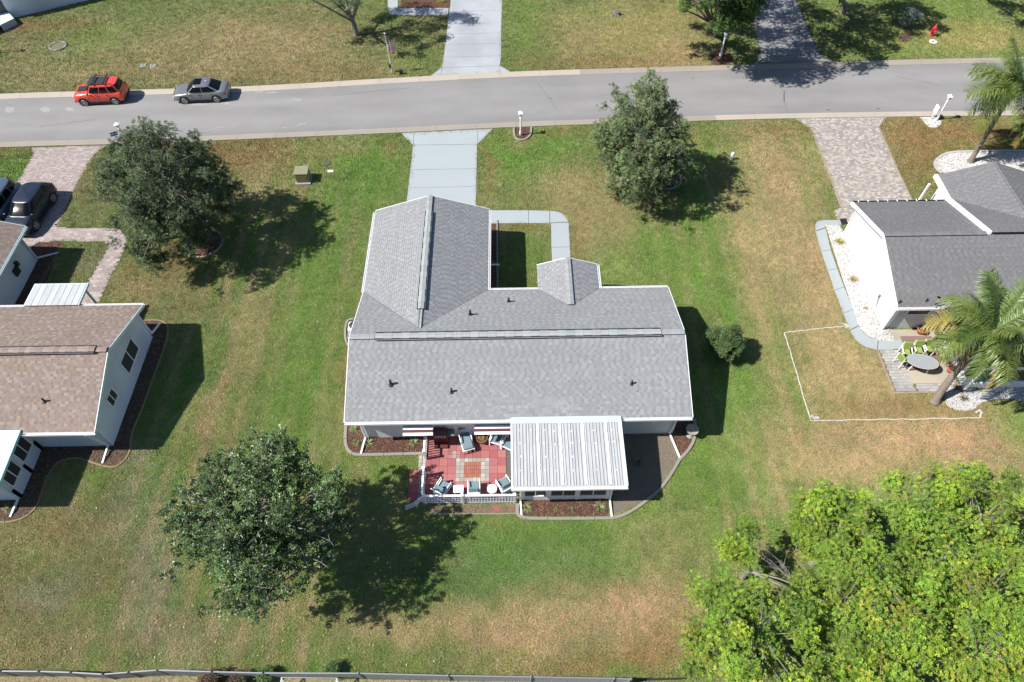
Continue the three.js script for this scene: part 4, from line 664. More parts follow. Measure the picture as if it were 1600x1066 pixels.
{ // ring beds round trees and posts
  const ring = (c, r, label, seed, wd = 0.13, k = 1) => { const line = [], poly = []; for (let i = 0; i <= 22; i++) { const a = i / 22 * 2 * Math.PI; line.push([c[0] + Math.cos(a) * r, c[1] + Math.sin(a) * r * k]); if (i < 22) poly.push([c[0] + Math.cos(a) * r, c[1] + Math.sin(a) * r * k]); } mulchBed(poly, label, { line, w: wd, h: 0.11 }, seed); };
  ring(g2(318, 381), 1.25, 'round mulch ring at the foot of the dark tree on the left lawn', 39);
  ring(g2(1040, 280), 1.1, 'round mulch ring under the tree on the front right lawn', 40);
  const u = [...pts([[803, 200.5], [803, 209]]), ...smooth(pts([[803, 209], [805, 216], [811, 219.5], [818, 219.5], [825, 216], [829.5, 210]]), 12), ...pts([[830, 199.5]])];
  mulchBed(u, 'rounded mulch bed at the foot of the white lamp post by the near kerb', { line: u, w: 0.16, h: 0.12 }, 41);
  mulchBed(smooth(pts([[1110, 90], [1116, 82], [1128, 79], [1140, 84], [1143, 95], [1137, 103], [1118, 103]]), 20, true), 'shaded mulch bed at the lamp post across the street', null, 42);
  mulchBed(smooth(pts([[1406, 60], [1412, 52], [1424, 54], [1424, 62], [1410, 66]]), 16, true), 'small mulch patch below the weeping grey-green shrub', null, 43, undefined, 120);
  mulchBed(pts([[626, 11.5], [702, 11.5], [702.5, -14], [626, -14]]), 'red mulch bed beside the walk at the top of the picture', null, 44, [[0.22, 0.06, 0.045], [0.15, 0.045, 0.035], [0.12, 0.09, 0.03]], 80);
}
gravelBed([...pts([[1290, 352], [1312, 352.5], [1321, 367], [1376, 513], [1392, 510], [1397, 534]]), ...pts([[1372, 532], [1356, 525], [1343, 512], [1318, 440]])], 'white pebble bed between the grey walk and the white house', 51);
{ const e = [...smooth(pts([[1600, 236], [1560, 236.5], [1500, 237.5], [1480, 240], [1468, 246], [1461, 254], [1463, 264], [1472, 271]]), 20)]; const b = gravelBed([...e, ...pts([[1500, 273], [1620, 268], [1620, 236]])], 'white pebble bed at the foot of the tall palm behind the right house', 52);
  edgingRun(b, e, 0.2, std(alb(236, 234, 230), { map: mottle, roughness: 0.9 }), 0.08, 0.3);
  gravelBed([...smooth(pts([[1437, 183.5], [1443, 190], [1449, 197], [1459, 200], [1468, 197], [1471, 190], [1464, 183.5]]), 20)], 'pale pebble bed round the white post by the right driveway', 53, 260, [[0.55, 0.54, 0.53], [0.45, 0.45, 0.44], [0.65, 0.64, 0.63]]);
  gravelBed([...smooth(pts([[1476, 622], [1480, 634], [1500, 642], [1520, 640], [1538, 628], [1580, 624], [1640, 640]]), 24), ...pts([[1660, 600], [1530, 588], [1480, 600]])], 'grey pebble bed under the near palm on the right', 54, 300, [[0.42, 0.42, 0.43], [0.5, 0.5, 0.5], [0.3, 0.3, 0.31]]); }
{ // grey walk along the white house
  const w = struct('walkway', 'curved blue-grey concrete walk along the white house on the right', 'path');
  const Lp = [[1274.5, 362], [1283, 393], [1293.5, 423], [1304, 454], [1318, 490], [1328, 516]], Rp = [[1290, 357], [1298, 391], [1308, 420], [1319, 449], [1333, 484], [1342, 509]];
  slabs(w, 'concrete_slab', Lp.map((l, i) => [g2(...l), g2(...Rp[i])]), M.blueConcrete);
  obj('concrete_slab', slab([...smooth(pts([[1275, 360.5], [1274, 352], [1278, 346], [1286, 344]]), 8), ...pts([[1311, 344.5], [1312, 352], [1291, 352.5], [1290, 356]])], 0.002, 0.03, 0.006), M.blueConcrete, w);
  const o = smooth(pts([[1328.4, 517], [1337, 531], [1352, 542], [1370, 547]]), 12), n = smooth(pts([[1342.4, 510], [1349, 520], [1358, 527], [1372, 532]]), 12);
  obj('concrete_slab', slab([...o, ...n.reverse()], 0.002, 0.03, 0.006), M.blueConcrete, w);
  slabs(w, 'concrete_slab', [[g2(1371, 547.2), g2(1373, 532)], [g2(1412, 547.5), g2(1408, 531)], [g2(1478, 546), g2(1474, 530)]], M.blueConcrete);
  BARE.push([...pts(Lp), ...o, ...pts([[1412, 548], [1410, 531], [1372, 532], [1342, 509], [1290, 356], [1291, 352], [1312, 352], [1311, 344], [1286, 344], [1278, 346], [1274, 352]])]);
  obj('doormat', slab(pts([[1312, 343], [1322, 342], [1325, 351], [1315, 352]]), 0.035, 0.05, 0.004), M.black, w);
}
// ---------------------------------------------------------------- red patio behind the house
const PT = { x0: -4.75, x1: -0.02, z0: -17.36, z1: -13.5 };
{
  const p = struct('patio', 'red tiled patio with a white bordered square in its middle', 'patio'), f = rngOf(61);
  obj('bedding', slab([[PT.x0, PT.z0], [PT.x1, PT.z0], [PT.x1, PT.z1], [PT.x0, PT.z1]], 0.001, 0.018), M.joint, p);
  const reds = [[212, 130, 134], [206, 122, 126], [218, 138, 138], [200, 116, 120], [214, 134, 128], [220, 144, 140]].map((c) => std(alb(...c), { map: stain, bumpMap: grain, bumpScale: 0.002, roughness: 0.85 })), whites = [[226, 218, 206], [210, 204, 196], [232, 226, 216], [204, 190, 180]].map((c) => std(alb(...c), { map: stain, roughness: 0.85 })), oranges = [[212, 134, 112], [206, 124, 106], [214, 142, 120]].map((c) => std(alb(...c), { map: stain, roughness: 0.85 })), pinks = [[214, 150, 144], [222, 176, 166], [200, 120, 118]].map((c) => std(alb(...c), { map: stain, roughness: 0.85 }));
  const T = 0.44, ox = G(711.5, 736).x - 3 * T + 0.02, oz = G(740, 716.5).z - 3 * T, tile = metreUV(fix(new RoundedBoxGeometry(1, 1, 1, 1, 0.03)));
  const lay = (x, z, w, l, mats, n) => { const m = new THREE.Mesh(tile, mats[Math.floor(f() * mats.length)]); m.name = n; m.scale.set(w - 0.012, 0.04, l - 0.012); m.position.set(x, 0.022 + rr(-0.002, 0.002, f), z); m.rotation.y = Math.floor(f() * 2) * Math.PI; put(m, p); };
  for (let i = -1; i < 9; i++) for (let j = -2; j < 9; j++) {
    let x0 = ox + i * T, x1 = x0 + T, z0 = oz + j * T, z1 = z0 + T; x0 = Math.max(x0, PT.x0); x1 = Math.min(x1, PT.x1); z0 = Math.max(z0, PT.z0); z1 = Math.min(z1, PT.z1); if (x1 - x0 < 0.06 || z1 - z0 < 0.06) continue;
    if (i >= 3 && i <= 6 && j >= 3 && j <= 5) continue;
    if (j === 2 && (i === 2 || i === 3)) { for (const a of [0.25, 0.75]) for (const b of [0.25, 0.75]) lay(lerp(x0, x1, a), lerp(z0, z1, b), T / 2, T / 2, i === 2 ? [...pinks, whites[3]] : pinks, 'paving_brick'); continue; }
    lay((x0 + x1) / 2, (z0 + z1) / 2, x1 - x0, z1 - z0, reds, 'patio_tile');
  }
  const B = T / 2, bx = ox + 3 * T, bz = oz + 3 * T;
  for (let i = 0; i < 8; i++) for (let j = 0; j < 6; j++) if (i < 2 || i > 5 || j < 1 || j > 4) lay(bx + (i + 0.5) * B, bz + (j + 0.5) * B, B, B, whites, 'border_paver');
  for (let i = 0; i < 8; i++) for (let j = 0; j < 4; j++) lay(bx + 2 * B + (i + 0.5) * B / 2, bz + B + (j + 0.5) * B, B / 2, B, oranges, 'centre_brick');
  BARE.push([[PT.x0 - 0.05, PT.z0], [PT.x1, PT.z0], [PT.x1 + 0.4, PT.z1 + 0.1], [PT.x0 - 0.05, PT.z1 + 0.1]]);
  const s = struct('step', 'red and pale tiled step outside the left patio railing', 'step'), q = g2(646, 736), e = g2(661, 784);
  const put2 = (x, z, w, l, mats, y) => { const m = new THREE.Mesh(tile, mats[Math.floor(f() * mats.length)]); m.name = 'step_tile'; m.scale.set(w - 0.012, y, l - 0.012); m.position.set(x, y / 2, z); put(m, s); };
  for (let j = 0; j < 4; j++) put2(-5.22, lerp(q[1], e[1], (j + 0.5) / 4), 0.52, (e[1] - q[1]) / 4, reds, 0.1);
  const a = g2(655, 712), b = g2(670, 784); for (let j = 0; j < 11; j++) for (const k of [0, 1]) put2(-4.92 + (k - 0.5) * 0.2 + 0.05, lerp(a[1], b[1], (j + 0.5) / 11), 0.18, (b[1] - a[1]) / 11, whites, 0.05);
  BARE.push([[-5.5, q[1]], [-4.75, a[1]], [-4.75, e[1] + 0.1], [-5.5, e[1] + 0.1]]);
}
function railing(name, label, a, b, h, posts, spacing, lattice) {
  const r = thing(name, label, 'railing', [0, 0, 0]), A = V(a[0], 0, a[1]), B = V(b[0], 0, b[1]), L = A.distanceTo(B), at = (t, y) => A.clone().lerp(B, t).setY(y);
  obj('top_rail', bar(at(0, h), at(1, h), 0.1, 0.05), M.white, r); obj('bottom_rail', bar(at(0, 0.12), at(1, 0.12), 0.05, 0.05), M.white, r);
  if (lattice) for (const y of [0.34, 0.56, 0.78]) obj('middle_rail', bar(at(0, y), at(1, y), 0.03, 0.04), M.white, r);
  const n = Math.round(L / spacing); for (let i = 1; i < n; i++) obj('baluster', bar(at(i / n, 0.12), at(i / n, h), 0.045, 0.045), M.white, r);
  for (const t of posts) obj('post', [bar(at(t, 0), at(t, h + 0.06), 0.11, 0.11), bar(at(t, h + 0.06), at(t, h + 0.1), 0.15, 0.15)], M.white, r);
  return r;
}
railing('patio_railing', 'long white lattice railing along the near side of the red patio', [-4.62, -13.52], [0.12, -13.5], 0.95, [0.02, 0.42, 0.97], 0.15, true);
railing('patio_railing', 'short white railing on the left of the patio, next to the stairs handrail', [-4.66, -15.05], [-4.64, -13.62], 0.95, [0.02], 0.14, false);
railing('patio_railing', 'short white railing between the mulch bed and the covered grill', [-4.7, -17.2], [-4.68, -15.95], 0.95, [0.98], 0.14, false);
{ const p = [V(-4.6, 0.98, -13.55), V(-4.75, 0.97, -13.4), V(-4.95, 0.85, -13.28), V(-5.25, 0.62, -13.22), V(-5.5, 0.5, -13.2)], q = new THREE.CatmullRomCurve3(p).getPoints(14), t = thing('handrail', 'curved pale handrail sweeping out at the near left patio corner', 'handrail'); obj('rail', [0, 0.12, 0.24].map((d) => tube(q.map((v) => v.clone().add(V(0, -d, d * 0.3))), 0.03, 7)), M.whiteMetal, t); obj('post', [bar(V(-5.45, 0, -13.2), V(-5.45, 0.5, -13.2), 0.05), bar(V(-4.95, 0, -13.3), V(-4.95, 0.84, -13.3), 0.05)], M.whiteMetal, t); }
// ---------------------------------------------------------------- patio furniture
function cushion(w, d, t, y, z, tilt) { // tufted pad
  const g = new RoundedBoxGeometry(w, t, d, 4, t * 0.42); const p = g.attributes.position;
  for (let i = 0; i < p.count; i++) if (p.getY(i) > 0) { const u = p.getX(i) / w * 3, v = p.getZ(i) / d * 3; p.setY(i, p.getY(i) - 0.018 * (Math.abs(Math.cos(u * Math.PI)) < 0.35 || Math.abs(Math.cos(v * Math.PI)) < 0.35 ? 1 : 0)); }
  g.computeVertexNormals(); return g.rotateX(tilt).translate(0, y, z);
}
function patioChair(label, long = 0) {
  const c = thing('patio_chair', label, 'chair', [0, 0, 0], 0, undefined), s = 0.3;
  obj('seat_cushion', cushion(0.54, 0.56 + long, 0.11, 0.42, -0.04 - long / 2, 0.06), M.cushion, c);
  obj('back_cushion', cushion(0.54, 0.62, 0.11, 0.7, 0.36, 1.18), M.cushion, c);
  obj('headrest', rbox(0.5, 0.13, 0.1, 0, 0.93, 0.5, 0.045), M.cushion, c);
  for (const x of [-s, s]) {
    obj('arm', tube([V(x, 0.62, -0.34), V(x, 0.64, 0), V(x, 0.62, 0.34)], 0.032, 8), M.white, c);
    obj('front_leg', bar(V(x, 0, -0.36), V(x, 0.62, -0.33), 0.05), M.white, c); obj('rear_leg', bar(V(x, 0, 0.42), V(x, 0.62, 0.34), 0.05), M.white, c);
    obj('back_post', bar(V(x, 0.36, 0.26), V(x * 0.97, 1.0, 0.56), 0.045), M.white, c); obj('side_rail', bar(V(x, 0.34, -0.35 - long), V(x, 0.33, 0.38), 0.05, 0.05), M.white, c);
  }
  obj('front_rail', bar(V(-s, 0.34, -0.33 - long), V(s, 0.34, -0.33 - long), 0.05), M.white, c); obj('back_rail', bar(V(-s, 0.98, 0.55), V(s, 0.98, 0.55), 0.045), M.white, c);
  if (long) for (const x of [-s, s]) obj('front_leg', bar(V(x, 0, -0.33 - long), V(x, 0.34, -0.33 - long), 0.045), M.white, c);
  return c;
}
{
  const c = patioChair('white chair with blue-grey cushions, middle one along the near railing'); const at = (px, py) => { const q = G(px, py, 0.3); return [q.x, 0.042, q.z]; };
  c.position.set(...at(741, 764)); c.rotation.y = 0.03;
  dup(c, 'patio_chair', 'white chair with blue-grey cushions left of the square white table', at(692.5, 763), -0.52);
  dup(c, 'patio_chair', 'white chair with blue-grey cushions right of the round white table', at(788, 759), 0.5);
  dup(c, 'patio_chair', 'white chair with pale cushions between the flower pot and the sunroom roof', at(776.5, 686), Math.PI - 0.32);
  dup(c, 'patio_chair', 'white chair half hidden under the edge of the sunroom roof', at(796, 694), Math.PI - 0.5);
  const l = patioChair('white lounge chair with blue cushions between the grill and the flower pot', 0.45); const q = at(727, 686); l.position.set(q[0], q[1], q[2] - 0.05); l.rotation.y = Math.PI + 0.28;
  const t = thing('side_table', 'small square white table between two chairs by the railing', 'table', at(717, 767)); obj('top', rbox(0.52, 0.04, 0.42, 0, 0.5, 0, 0.02), M.white, t); for (const x of [-0.2, 0.2]) for (const z of [-0.16, 0.16]) obj('leg', box(0.035, 0.5, 0.035, x, 0.25, z), M.white, t);
  const r = thing('side_table', 'small round white table near the railing', 'table', at(769, 767)); obj('top', [cyl(0.25, 0.25, 0.035, 0, 0.48, 0, 28)], M.white, r); for (let k = 0; k < 3; k++) { const a = k * 2.1; obj('leg', bar(V(Math.cos(a) * 0.22, 0, Math.sin(a) * 0.22), V(Math.cos(a) * 0.1, 0.49, Math.sin(a) * 0.1), 0.03), M.white, r); }
  // covered grill
  const gp = G(690, 690), g = thing('grill', 'maroon barbecue grill with side shelves against the back wall', 'barbecue grill', [gp.x, 0.042, gp.z - 0.1]);
  obj('cabinet', rbox(0.78, 0.8, 0.5, 0, 0.44, 0, 0.03), std([0.1, 0.024, 0.024], { roughness: 0.6 }), g); obj('lid', [new THREE.CylinderGeometry(0.3, 0.3, 0.8, 20, 1, false, -Math.PI / 2, Math.PI).rotateZ(Math.PI / 2).rotateX(-Math.PI / 2 + Math.PI / 2).translate(0, 0.86, -0.04), box(0.8, 0.1, 0.52, 0, 0.84, 0)], M.maroon, g);
  obj('handle', tube([V(-0.3, 0.98, 0.3), V(0, 0.98, 0.33), V(0.3, 0.98, 0.3)], 0.018, 7), M.steel, g); for (let k = 0; k < 4; k++) obj('knob', cyl(0.035, 0.035, 0.05, 0, 0, 0, 10).rotateX(Math.PI / 2).translate(-0.24 + k * 0.16, 0.8, 0.26), M.white, g);
  obj('side_shelf', rbox(0.36, 0.05, 0.46, 0.58, 0.82, 0, 0.02), std([0.14, 0.17, 0.15]), g); obj('side_shelf', rbox(0.34, 0.05, 0.46, -0.57, 0.82, 0, 0.02), M.black, g); for (const x of [-0.35, 0.35]) obj('wheel', new THREE.CylinderGeometry(0.08, 0.08, 0.04, 14).rotateZ(Math.PI / 2).translate(x, 0.08, 0.2), M.rubber, g);
  obj('front_tray', rbox(0.72, 0.03, 0.3, 0, 0.12, 0.42, 0.01), M.maroon, g);
}
function pot(label, p, r, h, mat = M.terra) { const t = thing('flower_pot', label, 'flower pot', p); obj('pot', new THREE.LatheGeometry([[0, 0], [r * 0.68, 0], [r * 0.95, h * 0.86], [r * 1.05, h * 0.87], [r * 1.05, h], [r * 0.92, h], [r * 0.88, h * 0.84], [0, h * 0.84]].map((q) => new THREE.Vector2(...q)), 20), mat, t); obj('soil', cyl(r * 0.87, r * 0.87, 0.01, 0, h * 0.84, 0, 16), M.mulch, t); return t; }
const bladeGeo = (n, L, w, seed, droop = 0.6, spread = 1) => { // arching strap leaves
  const f = rngOf(seed), pos = []; for (let i = 0; i < n; i++) { const a = f() * 6.283, l = L * rr(0.65, 1.1, f), up = rr(0.3, 0.95, f), wd = w * rr(0.7, 1.2, f), ca = Math.cos(a), sa = Math.sin(a); let prev = null;
    for (let k = 0; k <= 4; k++) { const t = k / 4, r = l * t * (1 - up * 0.55) * spread, y = l * (up * t - droop * t * t * 0.75), h = wd * (1 - t * t) / 2, p = [[r * ca - sa * h, Math.max(y, 0.01), r * sa + ca * h], [r * ca + sa * h, Math.max(y, 0.01), r * sa - ca * h]]; if (prev) pos.push(...prev[0], ...prev[1], ...p[0], ...p[0], ...prev[1], ...p[1]); prev = p; } }
  const g = new THREE.BufferGeometry(); g.setAttribute('position', new THREE.Float32BufferAttribute(pos, 3)); g.computeVertexNormals(); return g; };
const leafMat = (c, o = {}) => new THREE.MeshPhysicalMaterial({ color: C3(c), roughness: 0.6, side: THREE.DoubleSide, ...o });
const strapPale = leafMat([0.24, 0.26, 0.11]), strapGreen = leafMat([0.1, 0.16, 0.035]), strapStraw = leafMat([0.3, 0.25, 0.12]), strapDark = leafMat([0.04, 0.07, 0.025]);
function tuft(label, px, py, L, mat, seed, n = 46, name = 'strap_plant', cat = 'plant', w = 0.03) { const p = G(px, py, 0.03), t = thing(name, label, cat, [p.x, 0.03, p.z]); obj('leaves', bladeGeo(n, L, w, seed), mat, t); obj('leaves', bladeGeo(Math.round(n * 0.5), L * 0.7, w, seed + 50, 0.4), mat === strapPale ? strapGreen : strapStraw, t); return t; }
tuft('pale striped tuft plant at the left corner of the mulch bed, nearest the wall', 553.5, 671, 0.5, strapPale, 71); tuft('green tuft plant in the rounded corner of the left mulch bed', 557, 693, 0.42, strapGreen, 72);
tuft('pale spiky tuft plant just right of the white downspout', 576, 693.5, 0.55, strapPale, 73); tuft('pale spiky tuft plant in the mulch near the short railing', 647.5, 692.5, 0.55, strapPale, 74);
tuft('pale tuft plant at the left end of the bed under the sunroom windows', 824, 794, 0.55, strapPale, 75); tuft('pale tuft plant at the right end of the bed under the sunroom windows', 938, 793, 0.6, strapPale, 76);
tuft('small green plant in the sunroom bed, left of the middle', 869.5, 796.5, 0.3, strapGreen, 77, 26); tuft('small green plant in the sunroom bed, right of the middle', 892, 794.5, 0.27, strapGreen, 78, 24);
tuft('lone spiky plant in the shade on the bare soil', 994, 722, 0.6, strapDark, 79, 34); tuft('dark green tuft at the foot of the white lamp post', 809, 213, 0.35, strapGreen, 80);
tuft('yellow-green tuft in white pebbles near the doormat', 1312, 378, 0.62, leafMat([0.3, 0.3, 0.06]), 81, 60); tuft('straw coloured tuft halfway along the white pebble bed', 1333.5, 437, 0.55, strapStraw, 82, 54);
tuft('thin dry plant in pebbles below the wall conduit', 1352, 482, 0.35, strapStraw, 83, 20); tuft('brown leaning plant at the corner post of the white house', 1384, 513, 0.45, strapStraw, 84, 24);
tuft('reddish shrub in grey pebbles beside the near palm trunk', 1496, 607, 0.6, leafMat([0.15, 0.09, 0.06]), 85, 60); tuft('yellow-green shrub in grey pebbles right of the porch downspout', 1524, 606, 0.55, leafMat([0.2, 0.22, 0.04]), 86, 60); tuft('low brown shrub in grey pebbles in front of the porch', 1506, 622, 0.5, leafMat([0.13, 0.1, 0.06]), 87, 50);
tuft('pale plant at the bottom left corner beside the edging', 10, 795, 0.4, strapPale, 88, 26); tuft('bright yellow-green plant in the red mulch at the top edge', 690, 3, 0.8, leafMat([0.22, 0.27, 0.03]), 89, 60);
{ const p = G(753.5, 690), t = pot('large round pot with a dry brown plant near the back wall', [p.x, 0.042, p.z], 0.3, 0.4, std([0.28, 0.15, 0.1], { map: mottle })); obj('leaves', bladeGeo(70, 0.34, 0.045, 91).translate(0, 0.36, 0), leafMat([0.2, 0.15, 0.05]), t);
  const q = G(792.5, 772); pot('small terracotta pot beside the right railing chair', [q.x, 0.042, q.z], 0.12, 0.2); const s = G(1440, 517, 0.2); const u = pot('orange pot by the wall of the white house', [s.x, 0.03, s.z], 0.28, 0.36, std([0.5, 0.14, 0.06])); obj('leaves', bladeGeo(20, 0.3, 0.04, 92).translate(0, 0.3, 0), strapGreen, u);
  const v = G(1487, 578, 0.2); pot('orange pot at the foot of the near palm', [v.x, 0.03, v.z], 0.26, 0.34, std([0.5, 0.14, 0.06])); }
{ // bird bath on the corner bed
  const p = G(1078, 681), t = thing('bird_bath', 'grey stone bird bath in the corner mulch bed', 'bird bath', [p.x, 0.03, p.z]), m = std([0.33, 0.31, 0.28], { map: mottle, bumpMap: grain, bumpScale: 0.004 });
  obj('pedestal', new THREE.LatheGeometry([[0, 0], [0.22, 0], [0.22, 0.06], [0.12, 0.12], [0.08, 0.3], [0.11, 0.42], [0.08, 0.5], [0.16, 0.56], [0, 0.56]].map((q) => new THREE.Vector2(...q)), 16), m, t);
  obj('bowl', new THREE.LatheGeometry([[0, 0.56], [0.14, 0.56], [0.33, 0.66], [0.34, 0.69], [0.31, 0.69], [0.14, 0.61], [0, 0.6]].map((q) => new THREE.Vector2(...q)), 22), m, t); obj('finial', new THREE.LatheGeometry([[0, 0.6], [0.05, 0.6], [0.035, 0.68], [0.075, 0.76], [0.05, 0.84], [0.06, 0.9], [0, 0.95]].map((q) => new THREE.Vector2(...q)), 12), m, t);
  const q = G(1070, 668), b = thing('fern', 'dark fern in the shade beside the back right wall corner', 'plant', [q.x, 0.03, q.z]); obj('leaves', bladeGeo(40, 0.45, 0.05, 93), strapDark, b);
  // air conditioner by the left wall
  const a = G(549.5, 509, 0.75), c = thing('air_conditioner', 'pale round-cornered air conditioner by the left wall of the grey-roofed house', 'air conditioner', [a.x + 0.12, 0.03, a.z]);
  obj('case', rbox(0.72, 0.75, 0.72, 0, 0.4, 0, 0.16, 0, 0, 4), std([0.52, 0.54, 0.55], { roughness: 0.5 }), c); obj('fan_grille', [cyl(0.27, 0.27, 0.012, 0, 0.775, 0, 24)], M.black, c); obj('grille_ring', [0.1, 0.19, 0.27].map((r) => new THREE.TorusGeometry(r, 0.009, 5, 24).rotateX(Math.PI / 2).translate(0, 0.795, 0)), M.galv, c); for (let i = 0; i < 3; i++) obj('louvre', [box(0.6, 0.02, 0.01, 0, 0.2 + i * 0.17, 0.365), box(0.01, 0.02, 0.6, 0.365, 0.2 + i * 0.17, 0), box(0.01, 0.02, 0.6, -0.365, 0.2 + i * 0.17, 0)], M.galv, c); obj('pad', slab([[-0.5, -0.5], [0.5, -0.5], [0.5, 0.5], [-0.5, 0.5]], -0.02, 0.03), M.greyConcrete, c);
}
{ // terrace of the white house
  const t = struct('terrace', 'beige slab terrace with brick and cobble border behind the white house', 'terrace'), f = rngOf(95);
  obj('concrete_slab', slab([[22.25, -24.0], [25.15, -24.0], [25.15, -20.2], [22.5, -20.2], [22.45, -22.6]], 0.001, 0.026, 0.005), std(alb(222, 212, 192), { map: stain, roughness: 0.9 }), t);
  const tile = metreUV(fix(new RoundedBoxGeometry(1, 1, 1, 1, 0.04))), mats = [[214, 210, 206], [198, 194, 192], [224, 220, 216]].map((c) => std(alb(...c), { map: stain, roughness: 0.9 })), edgeM = [[212, 186, 170], [200, 172, 158]].map((c) => std(alb(...c), { map: stain }));
  const lay = (x, z, w, l, m, n) => { const o = new THREE.Mesh(tile, m[Math.floor(f() * m.length)]); o.name = n; o.scale.set(w - 0.014, 0.04, l - 0.014); o.position.set(x, 0.022, z); put(o, t); };
  for (let j = 0; j < 14; j++) for (let i = 0; i < 4; i++) lay(21.6 + (i + (j % 2 ? 0.75 : 0.5)) * 0.27 - 0.1, -22.5 + (j + 0.5) * 0.2, 0.27, 0.2, mats, 'terrace_paver');
  for (let j = 0; j < 3; j++) for (let i = 0; i < 5; i++) lay(22.8 + (i + (j % 2 ? 0.3 : 0.5)) * 0.3, -20.18 + (j + 0.5) * 0.17, 0.3, 0.17, mats, 'terrace_paver');
  for (let j = 0; j < 14; j++) lay(21.38, -22.5 + (j + 0.5) * 0.2, 0.13, 0.2, edgeM, 'edge_brick'); for (let i = 0; i < 11; i++) lay(21.42 + i * 0.22, -19.62, 0.22, 0.12, edgeM, 'edge_brick');
  BARE.push([[21.3, -22.55], [25.2, -22.55], [25.2, -20.2], [23.9, -19.55], [21.3, -19.55]]); BARE.push([[22, -24], [25.2, -24], [25.2, -20], [22.6, -20]]);
  const rug = (label, poly, mat, y) => tag(obj('rug', slab(poly, y, y + 0.012), mat), label, 'rug');
  rug('plain brown rug on the terrace of the white house', pts([[1406, 526], [1455, 526], [1464, 546], [1414, 545.5]]), std(alb(172, 148, 132), { map: weave, roughness: 1 }), 0.036);
  const zig = tag(obj('rug', slab(pts([[1395, 546], [1462, 545], [1470, 560], [1466, 578], [1412, 580]]), 0.03, 0.04), std(alb(160, 132, 110), { map: weave, roughness: 1 })), 'brown rug with pale zigzag lines under the glass table', 'rug');
  for (const r of [547.5, 552]) { const line = []; for (let i = 0; i <= 18; i++) line.push(g2(1397 + i * 3.7 + (r - 547) * 0.5, r + (i % 2 ? 3 : 0))); obj('zigzag_line', ribbon(line, 0.035, 0.0405, 0.044), std([0.5, 0.46, 0.42]), zig); }
  const p = G(1441, 566, 0.7), tb = thing('garden_table', 'oval grey glass table on the terrace of the white house', 'table', [p.x, 0.04, p.z], -0.25);
  obj('top', new THREE.CylinderGeometry(1, 1, 0.025, 36).scale(0.85, 1, 0.5).translate(0, 0.72, 0), new THREE.MeshPhysicalMaterial({ color: C3([0.3, 0.32, 0.34]), roughness: 0.25, metalness: 0.1 }), tb); obj('rim', new THREE.TorusGeometry(1, 0.025, 6, 36).rotateX(Math.PI / 2).scale(0.85, 1, 0.5).translate(0, 0.72, 0), std([0.45, 0.42, 0.36]), tb); for (const x of [-0.5, 0.5]) for (const z of [-0.25, 0.25]) obj('leg', bar(V(x, 0, z), V(x * 0.8, 0.71, z * 0.8), 0.04), M.white, tb);
  const mk = (label, px, py, turn) => { const q = G(px, py, 0.4), c = thing('garden_chair', label, 'chair', [q.x, 0.04, q.z], turn); obj('seat', rbox(0.44, 0.08, 0.44, 0, 0.44, 0, 0.03), M.lime, c); obj('backrest', rbox(0.44, 0.5, 0.08, 0, 0.74, 0.24, 0.03, 0, 0.15), M.lime, c); for (const x of [-0.25, 0.25]) { obj('leg', bar(V(x, 0, -0.22), V(x, 0.62, -0.22), 0.035), M.white, c); obj('leg', bar(V(x, 0, 0.26), V(x, 0.95, 0.3), 0.035), M.white, c); obj('arm', bar(V(x, 0.62, -0.24), V(x, 0.62, 0.28), 0.045), M.white, c); } return c; };
  mk('lime green cushioned chair at the left end of the glass table', 1410, 563, 1.9 - Math.PI); mk('lime green cushioned chair at the far left side of the glass table', 1415, 551, Math.PI - 0.2); mk('lime green cushioned chair in the middle of the far side of the glass table', 1434, 548, Math.PI - 0.1); mk('lime green cushioned chair at the far right of the glass table', 1450, 546, Math.PI);
}

// ---------------------------------------------------------------- trees
function clumpGeo(n, rad, len, wid, seed, fold = 0.25, flat = 0.6) { // a spray of folded leaves round one twig end
  const f = rngOf(seed), pos = [], nor = [];
  for (let i = 0; i < n; i++) {
    const a = f() * 6.283, cz = 2 * f() - 1, s = Math.sqrt(1 - cz * cz), r = rad * Math.cbrt(f()), c = V(Math.cos(a) * s * r, cz * r * flat, Math.sin(a) * s * r);
    const d = V(Math.cos(a) * s + rr(-0.6, 0.6, f), cz * 0.5 + rr(-0.5, 0.5, f), Math.sin(a) * s + rr(-0.6, 0.6, f)).normalize(), up = V(rr(-0.5, 0.5, f), 1, rr(-0.5, 0.5, f)), sd = new THREE.Vector3().crossVectors(d, up).normalize(), nn = new THREE.Vector3().crossVectors(sd, d).normalize();
    const L = len * rr(0.7, 1.2, f), W = wid * rr(0.8, 1.2, f), tip = c.clone().addScaledVector(d, L), mid = c.clone().addScaledVector(d, L * 0.45), l = mid.clone().addScaledVector(sd, W / 2).addScaledVector(nn, W * fold), r2 = mid.clone().addScaledVector(sd, -W / 2).addScaledVector(nn, W * fold);
    for (const tri of [[c, l, tip], [c, tip, r2]]) for (const p of tri) pos.push(p.x, p.y, p.z);
  }
  const g = new THREE.BufferGeometry(); g.setAttribute('position', new THREE.Float32BufferAttribute(pos, 3)); g.computeVertexNormals(); return g;
}
